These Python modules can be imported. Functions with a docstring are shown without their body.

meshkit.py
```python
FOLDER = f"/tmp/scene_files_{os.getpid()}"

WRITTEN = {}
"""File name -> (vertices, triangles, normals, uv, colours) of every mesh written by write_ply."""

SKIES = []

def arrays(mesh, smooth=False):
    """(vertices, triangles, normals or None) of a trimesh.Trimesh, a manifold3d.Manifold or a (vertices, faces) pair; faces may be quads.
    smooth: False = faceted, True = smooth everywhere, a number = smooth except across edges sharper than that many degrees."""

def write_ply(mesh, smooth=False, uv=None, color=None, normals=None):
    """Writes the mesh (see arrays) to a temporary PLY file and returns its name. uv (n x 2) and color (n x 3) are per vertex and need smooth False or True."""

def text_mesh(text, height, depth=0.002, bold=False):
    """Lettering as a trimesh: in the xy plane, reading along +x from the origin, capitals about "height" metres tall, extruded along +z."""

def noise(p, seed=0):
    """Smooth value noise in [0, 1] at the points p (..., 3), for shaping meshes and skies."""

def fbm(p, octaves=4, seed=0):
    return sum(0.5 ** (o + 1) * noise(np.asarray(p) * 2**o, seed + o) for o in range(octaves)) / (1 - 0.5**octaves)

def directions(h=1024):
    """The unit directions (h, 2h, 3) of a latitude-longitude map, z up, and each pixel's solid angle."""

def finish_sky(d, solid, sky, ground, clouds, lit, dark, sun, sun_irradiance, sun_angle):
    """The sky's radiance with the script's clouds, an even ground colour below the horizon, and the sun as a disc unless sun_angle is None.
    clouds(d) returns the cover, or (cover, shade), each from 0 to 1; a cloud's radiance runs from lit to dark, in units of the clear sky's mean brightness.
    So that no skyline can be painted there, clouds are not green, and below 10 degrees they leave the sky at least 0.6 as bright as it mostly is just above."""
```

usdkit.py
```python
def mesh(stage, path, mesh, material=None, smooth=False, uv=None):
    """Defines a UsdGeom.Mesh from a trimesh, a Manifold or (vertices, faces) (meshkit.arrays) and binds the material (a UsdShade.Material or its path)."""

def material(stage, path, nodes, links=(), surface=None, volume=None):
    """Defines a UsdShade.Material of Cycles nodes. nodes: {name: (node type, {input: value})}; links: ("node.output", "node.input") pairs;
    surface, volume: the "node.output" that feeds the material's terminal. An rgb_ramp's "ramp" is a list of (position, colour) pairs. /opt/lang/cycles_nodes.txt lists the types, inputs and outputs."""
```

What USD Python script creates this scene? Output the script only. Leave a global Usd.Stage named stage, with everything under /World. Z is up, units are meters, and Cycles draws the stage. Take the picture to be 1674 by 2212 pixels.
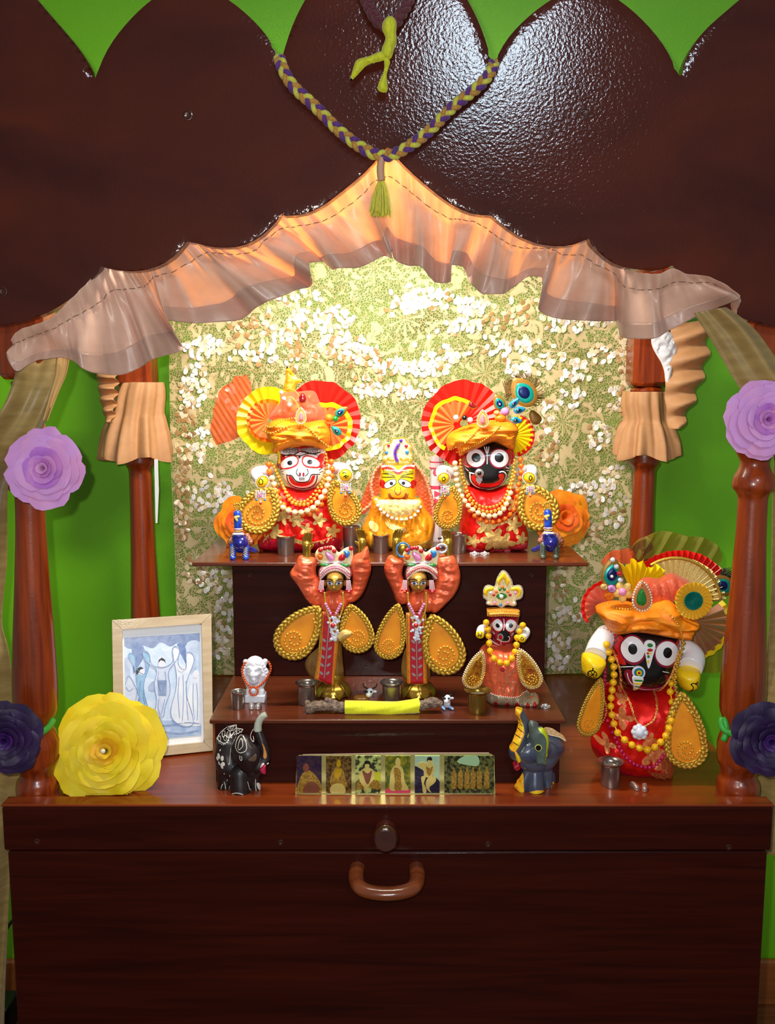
import math, numpy as np, trimesh, manifold3d as m3, shapely, usdkit, meshkit
from shapely.geometry import Polygon, LineString, Point, MultiPolygon
from shapely.ops import unary_union
from scipy.spatial import Delaunay
from scipy.interpolate import PchipInterpolator
from pxr import Usd, UsdGeom, UsdLux, UsdShade, Gf, Sdf
stage = Usd.Stage.CreateInMemory()
UsdGeom.SetStageUpAxis(stage, 'Z'); UsdGeom.SetStageMetersPerUnit(stage, 1.0)
UsdGeom.Xform.Define(stage, '/World'); UsdGeom.Scope.Define(stage, '/World/Looks')
pi = math.pi; A = np.array
# ------------------------------------------------------------------ camera, lights, exposure
W, H, F, CX, CY, TH, ZC = 1674, 2212, 2000.0, 837.0, 1106.0, math.radians(7.716), 1.2864
cam = UsdGeom.Camera.Define(stage, '/World/camera')
cam.CreateFocalLengthAttr(36.0*F/W); cam.CreateHorizontalApertureAttr(36.0); cam.CreateVerticalApertureAttr(36.0*H/W)
cam.CreateClippingRangeAttr(Gf.Vec2f(0.05, 50)); cam.CreateExposureAttr(0.0)
cam.AddTranslateOp().Set(Gf.Vec3d(0, 0, ZC)); cam.AddRotateXOp().Set(90-math.degrees(TH))
def light(kind, path, inten, col, pos, rot=(0, 0, 0), **kw):
    l = getattr(UsdLux, kind).Define(stage, '/World/'+path)
    l.CreateIntensityAttr(inten); l.CreateColorAttr(Gf.Vec3f(*col))
    for k, v in kw.items(): getattr(l, 'Create%sAttr' % k)(v)
    if kind != 'DomeLight':
        l.AddTranslateOp().Set(Gf.Vec3d(*pos)); l.AddRotateXYZOp().Set(Gf.Vec3f(*rot))
    return l
light('RectLight', 'shrine_lamp_light', 98, (1.0, .93, .80), (-.03, 1.21, 1.60), (38, 0, 0), Width=.42, Height=.07)   # the LED batten behind the arch board
light('SphereLight', 'phone_flash', 18500, (1.0, .97, .93), (-.028, .0, ZC+.03), Radius=.006)                                # the phone's own flash
light('RectLight', 'room_window', 30.0, (.72, .86, 1.0), (.43, -1.8, 2.74), (90, 0, 0), Width=.44, Height=.56)              # window behind the photographer
light('DomeLight', 'room_fill', .05, (1.0, .95, .9), None)
# ------------------------------------------------------------------ pixel <-> place
ct, st = math.cos(TH), math.sin(TH)
def ray(px, py):
    px, py = np.asarray(px, float), np.asarray(py, float)
    return np.stack(np.broadcast_arrays(px-CX, F*ct+(CY-py)*st, -F*st+(CY-py)*ct), -1)
def pl(px, py, D):
    d = ray(px, py); t = np.asarray(D)/d[..., 1]; p = d*t[..., None]; p[..., 2] += ZC; return p
def on(px, py, z):
    d = ray(px, py); t = (z-ZC)/d[..., 2]; p = d*t[..., None]; p[..., 2] += ZC; return p
def mpp(py, D): return float(D/ray(CX, py)[1])
def zoom(ox, oy, s): return lambda pts: [(ox+x/s, oy+y/s) for x, y in pts]
# ------------------------------------------------------------------ materials
def lin(c): return tuple(((v/255)/12.92 if v/255 <= .04045 else ((v/255+.055)/1.055)**2.4) for v in c[:3])
MATS = {}
def M(name, col, rough=.5, metal=0., col2=None, vs=(40, 40, 40), var=.0, bump=0., bs=300, coat=0., trans=0., clear=0., spec=.5, sheen=0., ramp=(.35, .65), dist=0., det=3, bd=.001, tcol=None):
    """A procedural material: base colour (0-255 sRGB) blended with col2 by noise, relief from noise, optional translucency and open weave."""
    if name in MATS: return MATS[name]
    n, L = {}, []
    n['tc'] = ('texture_coordinate', {})
    p = dict(roughness=rough, metallic=metal, coat_weight=coat, coat_roughness=.08, specular_ior_level=spec, base_color=lin(col), sheen_weight=sheen)
    if col2:
        n['map'] = ('mapping', {'scale': vs}); n['nz'] = ('noise_texture', {'scale': 1.0, 'detail': det, 'distortion': dist}); n['rp'] = ('rgb_ramp', {'ramp': [(0, lin(col)), (ramp[0], lin(col)), (ramp[1], lin(col2)), (1, lin(col2))]})
        L += [('tc.object', 'map.vector'), ('map.vector', 'nz.vector'), ('nz.fac', 'rp.fac'), ('rp.color', 'p.base_color')]
    n['p'] = ('principled_bsdf', p)
    if bump:
        n['bn'] = ('noise_texture', {'scale': bs, 'detail': 2}); n['bp'] = ('bump', {'strength': bump, 'distance': bd})
        L += [('tc.object', 'bn.vector'), ('bn.fac', 'bp.height'), ('bp.normal', 'p.normal')]
        if coat: L += [('bp.normal', 'p.coat_normal')]
    out = 'p.BSDF'
    if trans:
        n['t'] = ('translucent_bsdf', {'color': lin(tcol or col)}); n['mt'] = ('mix_closure', {'fac': trans}); L += [(out, 'mt.closure1'), ('t.BSDF', 'mt.closure2')]
        if col2 and not tcol: L += [('rp.color', 't.color')]
        out = 'mt.closure'
    if clear:
        n['c'] = ('transparent_bsdf', {}); n['mc'] = ('mix_closure', {'fac': clear}); L += [(out, 'mc.closure1'), ('c.BSDF', 'mc.closure2')]; out = 'mc.closure'
    MATS[name] = usdkit.material(stage, '/World/Looks/'+name, n, L, surface=out); return MATS[name]
def wood(name, dark, light_, axis, rough=.35, coat=.6, peel=.15, bs=260, k=1.0, bd=.0006, spec=.5):
    s = {'x': (3*k, 55*k, 55*k), 'z': (60*k, 60*k, 3.5*k), 'y': (55*k, 3*k, 55*k)}[axis]
    return M(name, dark, rough, col2=light_, vs=s, dist=.8, det=5, ramp=(.25, .78), bump=peel, bs=bs, coat=coat, bd=bd, spec=spec)
# ------------------------------------------------------------------ scene objects
USED = {}
def uniq(parent, name):
    k = parent+'/'+name; c = USED.get(k, 0); USED[k] = c+1
    return k if c == 0 else '%s_%03d' % (k, c)
class Thing:
    def __init__(s, name, label=None, cat=None, loc=(0, 0, 0), group=None, kind=None):
        s.loc = A(loc, float); s.path = uniq('/World', name)
        x = UsdGeom.Xform.Define(stage, s.path); x.AddTranslateOp().Set(Gf.Vec3d(*map(float, loc)))
        s.prim = x.GetPrim(); tag(s.prim, label, cat, group, kind)
class Node:
    def __init__(s, path, loc): s.path, s.loc = path, loc
def tag(p, label=None, cat=None, group=None, kind=None):
    for k, v in (('label', label), ('category', cat), ('group', group), ('kind', kind)):
        if v: p.SetCustomDataByKey(k, v)
def part(T, name, m, mat, label=None, smooth=40, kind=None):
    v, f = vf(m); path = uniq(T.path, name)
    g = usdkit.mesh(stage, path, (v-T.loc, f), mat, smooth=smooth)
    tag(g.GetPrim(), label, None, None, kind)
    return Node(path, T.loc)
def solo(name, m, mat, label=None, cat=None, group=None, kind=None, smooth=40):
    path = uniq('/World', name); g = usdkit.mesh(stage, path, vf(m), mat, smooth=smooth); tag(g.GetPrim(), label, cat, group, kind); return g
def copy_of(T, loc, label=None, rz=0, scale=None, group=None):
    name = T.path.rsplit('/', 1)[1]; path = uniq('/World', name)
    x = UsdGeom.Xform.Define(stage, path); x.AddTranslateOp().Set(Gf.Vec3d(*map(float, loc)))
    x.AddRotateZOp().Set(float(rz))
    if scale: x.AddScaleOp().Set(Gf.Vec3f(*scale))
    p = x.GetPrim(); was = T.prim.GetCustomData()
    tag(p, label or was.get('label'), was.get('category'), group or was.get('group'))
    p.GetReferences().AddInternalReference(T.path); p.SetInstanceable(True); return p
# ------------------------------------------------------------------ shapes; every shape is (vertices, triangles)
def vf(m):
    if isinstance(m, tuple): return np.asarray(m[0], float), np.asarray(m[1], int)
    if isinstance(m, list): return cat(m)
    if hasattr(m, 'to_mesh'): q = m.to_mesh(); return np.array(q.vert_properties[:, :3], float), np.array(q.tri_verts, int)
    return np.array(m.vertices, float), np.array(m.faces, int)
def cat(ms):
    vs, fs, n = [], [], 0
    for m in ms:
        v, f = vf(m); vs.append(v); fs.append(f+n); n += len(v)
    return np.vstack(vs), np.vstack(fs)
def box(c, s, ch=.0):
    c, s = A(c, float), A(s, float)/2; ch = min(ch, *(s*.9)); P = []
    for sx in (-1, 1):
        for sy in (-1, 1):
            for sz in (-1, 1):
                for k in range(3):
                    q = s-ch; q = q.copy(); q[k] = s[k]; P.append(c+q*A([sx, sy, sz]))
    h = trimesh.convex.convex_hull(A(P)); return A(h.vertices), A(h.faces)
def lathe(prof, c=(0, 0, 0), n=32, rot=None):
    pr = A(prof, float); a = np.arange(n)*2*pi/n
    v = np.stack([pr[:, None, 0]*np.cos(a), pr[:, None, 0]*np.sin(a), np.repeat(pr[:, 1:2], n, 1)], -1).reshape(-1, 3); f = []
    for i in range(len(pr)-1):
        for j in range(n):
            a0, a1, b0, b1 = i*n+j, i*n+(j+1) % n, (i+1)*n+j, (i+1)*n+(j+1) % n
            f += [(a0, a1, b1), (a0, b1, b0)]
    f = A(f); 
    if rot is not None: v = v @ A(rot).T
    return v+A(c), f
def frames(P, closed):
    T = np.roll(P, -1, 0)-np.roll(P, 1, 0) if closed else np.gradient(P, axis=0)
    T /= np.maximum(np.linalg.norm(T, axis=1, keepdims=True), 1e-12)
    N = np.zeros_like(P); u = A([0, -1., 0]) if abs(T[0][1]) < .9 else A([1., 0, 0]); u = u-T[0]*u.dot(T[0]); N[0] = u/np.linalg.norm(u)
    for i in range(1, len(P)):
        u = N[i-1]-T[i]*N[i-1].dot(T[i]); N[i] = u/max(np.linalg.norm(u), 1e-12)
    return T, N, np.cross(T, N)
def tube(P, r, n=8, closed=False, flat=1.0):
    P = A(P, float); r = np.broadcast_to(np.asarray(r, float), (len(P),)); T, N, B = frames(P, closed); a = np.arange(n)*2*pi/n
    v = P[:, None]+r[:, None, None]*(np.cos(a)[None, :, None]*N[:, None]*flat+np.sin(a)[None, :, None]*B[:, None]); m = len(P); f = []
    v = v.reshape(-1, 3)
    for i in range(m if closed else m-1):
        k = (i+1) % m
        for j in range(n):
            f += [(i*n+j, i*n+(j+1) % n, k*n+(j+1) % n), (i*n+j, k*n+(j+1) % n, k*n+j)]
    if not closed:
        v = np.vstack([v, P[0], P[-1]])
        for j in range(n): f += [(m*n, (j+1) % n, j), (m*n+1, (m-1)*n+j, (m-1)*n+(j+1) % n)]
    return v, A(f)
ICO = {k: (A(trimesh.creation.icosphere(k).vertices), A(trimesh.creation.icosphere(k).faces)) for k in (0, 1, 2, 3)}
def ball(c, r, k=1):
    v, f = ICO[k]; return v*A(r)+A(c), f
def balls(C, r, k=1):
    r = np.broadcast_to(np.asarray(r, float), (len(C),)); return cat([ball(c, q, k) for c, q in zip(C, r)])
def smooth_path(pts, n, closed=False):
    P = A(pts, float)
    if closed: P = np.vstack([P, P[:1]])
    t = np.r_[0, np.cumsum(np.maximum(np.linalg.norm(np.diff(P, axis=0), axis=1), 1e-6))]
    from scipy.interpolate import CubicSpline
    cs = CubicSpline(t, P, bc_type='periodic' if closed else 'natural'); return cs(np.linspace(0, t[-1], n, endpoint=not closed))
def even(P, step):
    P = A(P, float); t = np.r_[0, np.cumsum(np.linalg.norm(np.diff(P, axis=0), axis=1))]; n = max(2, int(round(t[-1]/step))+1)
    q = np.linspace(0, t[-1], n); return np.stack([np.interp(q, t, P[:, k]) for k in range(P.shape[1])], 1)
def spoly(pts, n=60): return Polygon(smooth_path(pts, n, True)).buffer(0)
def ell(cx, cy, rx, ry, rot=0, n=32):
    a = np.arange(n)*2*pi/n; x, y = rx*np.cos(a), ry*np.sin(a); c, s = math.cos(rot), math.sin(rot); return Polygon(np.stack([cx+x*c-y*s, cy+x*s+y*c], 1))
def stroke(pts, w, curve=True):
    P = smooth_path(pts, 8*len(pts)) if curve and len(pts) > 2 else A(pts); return LineString(P).buffer(w/2, quad_segs=3)
def rings_of(poly):
    ps = poly.geoms if hasattr(poly, 'geoms') else [poly]
    return [r for p in ps if p.geom_type == 'Polygon' for r in [p.exterior, *p.interiors]]
def mesh2d(poly, res, inset=None):
    """Points and triangles of an evenly triangulated 2-D region (pixels)."""
    poly = poly.buffer(0); shapely.prepare(poly); P = []
    def add(rg, step):
        for r in rings_of(rg):
            L = r.length; n = max(3, int(math.ceil(L/step))); c = A(r.coords)[:-1]
            q = A([r.interpolate(i/n, normalized=True).coords[0] for i in range(n)])
            P.append(q if len(c) > n else np.vstack([q, c]))
    add(poly, res); nb = sum(map(len, P))
    if inset: add(poly.buffer(-inset), res)
    x0, y0, x1, y1 = poly.bounds
    gx, gy = np.meshgrid(np.arange(x0, x1+res, res), np.arange(y0, y1+res, res*.866)); gx[1::2] += res/2
    g = np.stack([gx.ravel(), gy.ravel()], 1); pt = shapely.points(g); ins = shapely.contains(poly, pt)
    g = g[ins]; edge = shapely.distance(poly.boundary, pt[ins]) > (max(.45*res, (inset or 0)+.3*res))
    P.append(g[edge]); P = np.vstack(P); P = P[np.unique(np.round(P, 3), axis=0, return_index=True)[1]]
    t = Delaunay(P).simplices; c = P[t].mean(1); t = t[shapely.contains(poly.buffer(1e-4*res), shapely.points(c))]
    a, b, d = P[t[:, 0]], P[t[:, 1]], P[t[:, 2]]; cr = (b[:, 0]-a[:, 0])*(d[:, 1]-a[:, 1])-(b[:, 1]-a[:, 1])*(d[:, 0]-a[:, 0])
    t = t[abs(cr) > 1e-4*res*res]; cr = cr[abs(cr) > 1e-4*res*res]; t[cr < 0] = t[cr < 0][:, ::-1]
    return P, t
def solid(P, t, D, front, back):
    """Closed body over the plane y=D: front and back are depths (m) towards and away from the viewer, per point."""
    n = len(P); base = pl(P[:, 0], P[:, 1], D); front = np.broadcast_to(front, (n,)); back = np.broadcast_to(back, (n,))
    vF = base.copy(); vF[:, 1] -= front; vB = base.copy(); vB[:, 1] += back
    e = np.vstack([t[:, [0, 1]], t[:, [1, 2]], t[:, [2, 0]]]); key = {}
    for a, b in e: key[(a, b)] = 1
    bd = A([(a, b) for a, b in e if (b, a) not in key])
    tf = t[:, ::-1]; tb = t+n                                   # pixel y runs down: this winding faces the viewer
    w = np.vstack([np.stack([bd[:, 0], bd[:, 1], bd[:, 1]+n], 1), np.stack([bd[:, 0], bd[:, 1]+n, bd[:, 0]+n], 1)])
    return np.vstack([vF, vB]), np.vstack([tf, tb, w])
def bdist(poly, P): return shapely.distance(poly.boundary, shapely.points(P))
def slab(poly, D, thick, ch=0, res=14, lift=None):
    P, t = mesh2d(poly, res, inset=ch or None); fr = np.zeros(len(P))
    if ch: fr = -np.clip(1-bdist(poly, P)/ch, 0, 1)*ch*mpp(P[:, 1].mean(), D)*.8
    if lift is not None: fr = fr+lift(P)
    return solid(P, t, D, fr, thick if lift is None else thick)
def puff(poly, D, front, back=None, res=6, fold=0., fs=(.05, .05), seed=0, reach=None, p=2.0):
    """A plump body from its outline: deepest in the middle, closing to nothing at the rim; fold = cloth folds (m)."""
    back = front if back is None else back; P, t = mesh2d(poly, res); d = bdist(poly, P); r = reach or d.max(); u = np.clip(d/r, 0, 1); h = (1-(1-u)**p)**(1/p)
    fr = front*h
    if fold: fr = fr+fold*np.clip(u*3, 0, 1)*1.6*(np.abs(np.sin(7*meshkit.fbm(np.c_[P*A(fs), np.zeros(len(P))+seed], 2, seed)))+.35*np.abs(np.sin(9*meshkit.noise(np.c_[P*A(fs)*2.1, np.ones(len(P))], seed+3)))-.7)
    return solid(P, t, D, fr, back*h)
def top_y(mesh, X, Z):
    """Front-most y of a mesh at the points (X, Z); the nearest known value where it does not reach."""
    v, f = vf(mesh); T = v[f]; out = np.full(len(X), np.inf)
    a, b, c = T[:, 0], T[:, 1], T[:, 2]; den = (b[:, 2]-c[:, 2])*(a[:, 0]-c[:, 0])+(c[:, 0]-b[:, 0])*(a[:, 2]-c[:, 2]); ok = abs(den) > 1e-11; a, b, c, den = a[ok], b[ok], c[ok], den[ok]
    for i in range(0, len(X), 200):
        x, z = X[i:i+200, None], Z[i:i+200, None]
        l1 = ((b[:, 2]-c[:, 2])*(x-c[:, 0])+(c[:, 0]-b[:, 0])*(z-c[:, 2]))/den; l2 = ((c[:, 2]-a[:, 2])*(x-c[:, 0])+(a[:, 0]-c[:, 0])*(z-c[:, 2]))/den; l3 = 1-l1-l2
        y = np.clip(l1*a[:, 1]+l2*b[:, 1]+l3*c[:, 1], np.minimum(np.minimum(a[:, 1], b[:, 1]), c[:, 1]), np.maximum(np.maximum(a[:, 1], b[:, 1]), c[:, 1])); y[(l1 < -1e-6) | (l2 < -1e-6) | (l3 < -1e-6)] = np.inf; out[i:i+200] = y.min(1)
    bad = ~np.isfinite(out)
    if bad.any() and (~bad).any():
        from scipy.spatial import cKDTree
        g = np.where(~bad)[0]; k = cKDTree(np.c_[X[g], Z[g]]).query(np.c_[X[bad], Z[bad]])[1]; out[bad] = out[g[k]]
    return out
def drape(poly, D, mesh, off=.0005, res=4, thick=.0009):
    """A thin inlay following a mesh's front: poly is drawn (pixels) on the plane y=D."""
    P, t = mesh2d(poly, res); q = pl(P[:, 0], P[:, 1], D); y = top_y(mesh, q[:, 0], q[:, 2]); y = np.where(np.isfinite(y), y, D); return solid(P, t, D, D-y+off, thick-(D-y+off))
def on_front(pts, D, mesh, off=0.):
    P = A(pts, float); q = pl(P[:, 0], P[:, 1], D); y = top_y(mesh, q[:, 0], q[:, 2]); q[:, 1] = np.where(np.isfinite(y), y, D)-off; return q
def blob(bones, res=.004, smooth=8):
    """One continuous body: the hulls of ball pairs (p, r, p, r) joined and smoothed."""
    hs = []
    for b in bones:
        S = [m3.Manifold.sphere(float(b[i+1]), 20).translate(tuple(map(float, b[i]))) for i in range(0, len(b), 2)]; hs.append(m3.Manifold.batch_hull(S))
    u = m3.Manifold.batch_boolean(hs, m3.OpType.Add).refine_to_length(res); v, f = vf(u); tm = trimesh.Trimesh(v, f, process=True); o = A(tm.vertices); trimesh.smoothing.filter_taubin(tm, iterations=smooth); n = A(tm.vertices); n = np.where(np.linalg.norm(n-o, axis=1, keepdims=True) > 1.2*res, o, n); return n, A(tm.faces)
def rot(ax, a):
    c, s = math.cos(a), math.sin(a); return A({'x': [[1, 0, 0], [0, c, -s], [0, s, c]], 'y': [[c, 0, s], [0, 1, 0], [-s, 0, c]], 'z': [[c, -s, 0], [s, c, 0], [0, 0, 1]]}[ax])
def facing(d):
    """Rotation taking +z to the direction d."""
    d = A(d, float)/np.linalg.norm(d); x = np.cross([0, 0, 1.], d); x = x/np.linalg.norm(x) if np.linalg.norm(x) > 1e-6 else A([1., 0, 0]); return np.stack([x, np.cross(d, x), d], 1)
def grid_mesh(V):
    n, m = V.shape[:2]; i, j = np.meshgrid(np.arange(n-1), np.arange(m-1), indexing='ij'); a = (i*m+j).ravel(); return V.reshape(-1, 3), np.vstack([np.stack([a, a+1, a+m+1], 1), np.stack([a, a+m+1, a+m], 1)])
def sheet(V, th):
    """A grid of points given a real thickness along its normals."""
    gu, gv = np.gradient(V, axis=0), np.gradient(V, axis=1); N = np.cross(gu, gv); N /= np.maximum(np.linalg.norm(N, axis=2, keepdims=True), 1e-12)
    a, b = V+N*th/2, V-N*th/2; n, m = V.shape[:2]; va, fa = grid_mesh(a); vb, fb = grid_mesh(b); k = n*m
    rim = [i*m for i in range(n)]+[(n-1)*m+j for j in range(1, m)]+[i*m+m-1 for i in range(n-2, -1, -1)]+[j for j in range(m-2, 0, -1)]
    w = [(rim[i], rim[(i+1) % len(rim)], rim[i]+k) for i in range(len(rim))]+[(rim[(i+1) % len(rim)], rim[(i+1) % len(rim)]+k, rim[i]+k) for i in range(len(rim))]
    return np.vstack([va, vb]), np.vstack([fa, fb[:, ::-1]+k, A(w)])
# ------------------------------------------------------------------ the room
ZLIP = ZC-.5364; ZT = ZLIP-.008; D0, D1, D2 = 1.137, 1.217, 1.411; ZP = ZC-.4519; ZS = ZC-.2603; DCL, DW = 1.70, 1.80
green = M('wall_green', (112, 190, 10), .5, col2=(104, 182, 8), vs=(3, 3, 3), bump=.25, bs=420, bd=.0006)
def struct(name, m, mat, label): solo(name, m, mat, label, None, None, 'structure', smooth=False)
struct('wall_back', box((0, DW+.05, 1.3), (4, .1, 2.6)), green, 'bright green painted wall behind the wooden altar')
struct('floor', box((0, .3, -.03), (4, 3.0, .06)), wood('floor_wood', (96, 52, 24), (140, 84, 42), 'x', .4, .3), 'brown wooden floor under the altar')
struct('baseboard_back', box((0, DW-.008, .05), (4, .016, .1), .004), wood('baseboard_wood', (120, 66, 26), (160, 92, 40), 'x', .4, .3), 'brown wooden skirting along the foot of the green wall')
# ------------------------------------------------------------------ the altar
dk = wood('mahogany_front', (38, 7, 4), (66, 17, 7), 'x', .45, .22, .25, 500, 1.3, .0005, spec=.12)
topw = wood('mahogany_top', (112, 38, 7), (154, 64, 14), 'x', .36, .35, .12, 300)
postw = wood('post_wood', (92, 25, 4), (164, 66, 14), 'z', .32, .5, .25, 180, 1.5)
archw = M('arch_wood', (56, 13, 7), .55, col2=(84, 28, 10), vs=(5, 5, 9), dist=.6, det=4, ramp=(.3, .75), bump=.55, bs=270, coat=.9, bd=.0005, spec=.08)
altar = Thing('wooden_altar', 'dark varnished wooden altar with scalloped arch board, turned posts, knob and pull handle', 'altar', (0, D0, 0))
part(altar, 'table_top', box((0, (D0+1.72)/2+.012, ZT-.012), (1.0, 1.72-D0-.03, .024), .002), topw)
part(altar, 'front_lip', box((0, D0+.0125, ZLIP-.0017), (1.002, .025, .0034), .001), topw)
part(altar, 'lip_rail', box((0, D0+.0235, ZLIP-.012), (1.0, .003, .017), 0), topw)
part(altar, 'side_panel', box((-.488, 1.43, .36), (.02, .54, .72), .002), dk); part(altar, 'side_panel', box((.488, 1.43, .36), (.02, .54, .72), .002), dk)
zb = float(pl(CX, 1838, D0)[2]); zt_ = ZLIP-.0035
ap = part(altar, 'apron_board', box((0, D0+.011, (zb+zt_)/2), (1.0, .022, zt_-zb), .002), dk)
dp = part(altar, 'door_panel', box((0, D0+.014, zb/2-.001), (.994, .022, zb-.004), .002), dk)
ring = lambda c, r: lathe([(r*.15, 0), (r*.55, .0006), (r*.62, -.0002), (r*.8, -.0002), (r*.86, .0012), (r, .0010), (r*1.05, 0)], c, 20, rot('x', pi/2))
plugw = M('screw_plug', (64, 30, 20), .35, coat=.8)
for x, y in ((80, 1818), (606, 1820), (1054, 1824), (1574, 1830)): part(ap, 'screw_plug', ring(pl(x, y, D0), .004), plugw)
kz = pl(833, 1792, D0); kr = rot('x', pi/2-.12)
part(ap, 'knob', lathe([(0, .000), (.0135, .000), (.0145, .004), (.0135, .008), (.0125, .010), (.0115, .016), (.0135, .021), (.016, .025), (.0175, .031), (.0165, .036), (.0135, .040), (.0128, .0405), (0, .040)], kz, 32, kr), wood('knob_wood', (48, 15, 10), (78, 28, 16), 'x', .25, 1, .2), 'turned dark wood knob')
hz = float(pl(CX, 1876, D0)[2]); HW = .0385
hp = [(-HW, 0), (-HW-.001, -.022), (-HW+.006, -.043), (-HW+.024, -.052), (0, -.0535), (HW-.024, -.052), (HW-.006, -.043), (HW+.001, -.022), (HW, 0)]
hP = smooth_path([(x-.001, D0+.004+y, hz+y*.12) for x, y in hp], 44)
part(dp, 'handle', tube(hP, .0082, 12, flat=1.25), wood('handle_wood', (92, 40, 18), (140, 72, 34), 'x', .25, 1, .2), 'lighter worn wood pull handle')
# turned posts
def post(name, prof, D, xs, block, blocktop, r0=None, label=None):
    """prof: (pixel row, radius px) along the post; xs(z) gives the axis."""
    rr = [(float(pl(CX, y, D)[2]), r*mpp(y, D)) for y, r in prof]; z, r = A(rr)[::-1].T; zz = np.linspace(z[0], z[-1], 150); pr = PchipInterpolator(z, r)(zz)
    v, f = lathe(np.c_[np.r_[0, pr, 0], np.r_[zz[0], zz, zz[-1]]], (0, D, 0), 32); v[:, 0] += xs(v[:, 2]); sh = (v, f)
    n = part(altar, name, sh, postw, label)
    zc = (z[-1]+blocktop)/2; b = box((float(xs(zc)), D, zc), (2*block, 2*block, blocktop-z[-1]), .008); part(n, 'post_block', b, postw); return n
fp = [(735+85, 24), (826, 33), (840, 30), (875, 29), (930, 38), (962, 43), (978, 40), (986, 35), (1000, 30), (1012, 33), (1030, 42), (1046, 45), (1056, 43), (1066, 34), (1078, 31), (1110, 31), (1240, 35.5), (1400, 44), (1490, 47), (1530, 46), (1552, 39), (1566, 34), (1580, 40), (1610, 47), (1640, 46), (1660, 38), (1672, 36), (1684, 43), (1700, 45), (1716, 43), (1728, 43)]
post('front_post', fp, 1.19, lambda z: -.473+.028*np.clip(z-ZT, 0, 1)*.9, .030, 1.52)
post('front_post', fp, 1.19, lambda z: .473+0*z, .030, 1.52)
bp = [(835, 26), (842, 36), (860, 30), (960, 31), (985, 33), (1000, 33), (1010, 27), (1020, 24), (1060, 24), (1170, 26), (1320, 30.5), (1400, 33), (1430, 31), (1440, 25), (1452, 30), (1466, 30)]
post('rear_post', bp, 1.665, lambda z: -.446+0*z, .032, 1.70); post('rear_post', bp, 1.665, lambda z: .463+0*z, .033, 1.70)
part(altar, 'rear_rail', box((.008, 1.665, 1.715), (.97, .04, .03), .003), postw)
for s in (-1, 1): part(altar, 'side_rail', box((s*.46, 1.43, 1.60), (.024, .52, .04), .003), postw)
AF = [(-160, 707), (-160, 170), (-110, 170), (-60, 60), (48, -60)]
ogee = lambda a, b, top: [a, (a[0]+(b[0]-a[0])*.06, a[1]-(a[1]-top)*.28), (a[0]+(b[0]-a[0])*.18, a[1]-(a[1]-top)*.60), (a[0]+(b[0]-a[0])*.36, a[1]-(a[1]-top)*.90), ((a[0]+b[0])/2, top), (b[0]-(b[0]-a[0])*.36, b[1]-(b[1]-top)*.90), (b[0]-(b[0]-a[0])*.18, b[1]-(b[1]-top)*.60), (b[0]-(b[0]-a[0])*.06, b[1]-(b[1]-top)*.28), b]
sp_ = lambda p, n: [tuple(q) for q in smooth_path(p, n)]
up = sp_([(-190, 165), (-110, 60), (0, -12), (46, -30), (84, 3), (112, 36), (152, 82), (182, 123), (205, 168)], 30)
up += sp_(ogee((205, 168), (606, 134), -38), 40)+sp_(ogee((606, 134), (1065, 142), -170), 40)+sp_(ogee((1065, 142), (1468, 168), -30), 40)+sp_([(1468, 168), (1490, 110), (1530, 58), (1580, 14), (1625, -20), (1680, -30), (1760, 20), (1850, 165)], 30)
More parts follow.
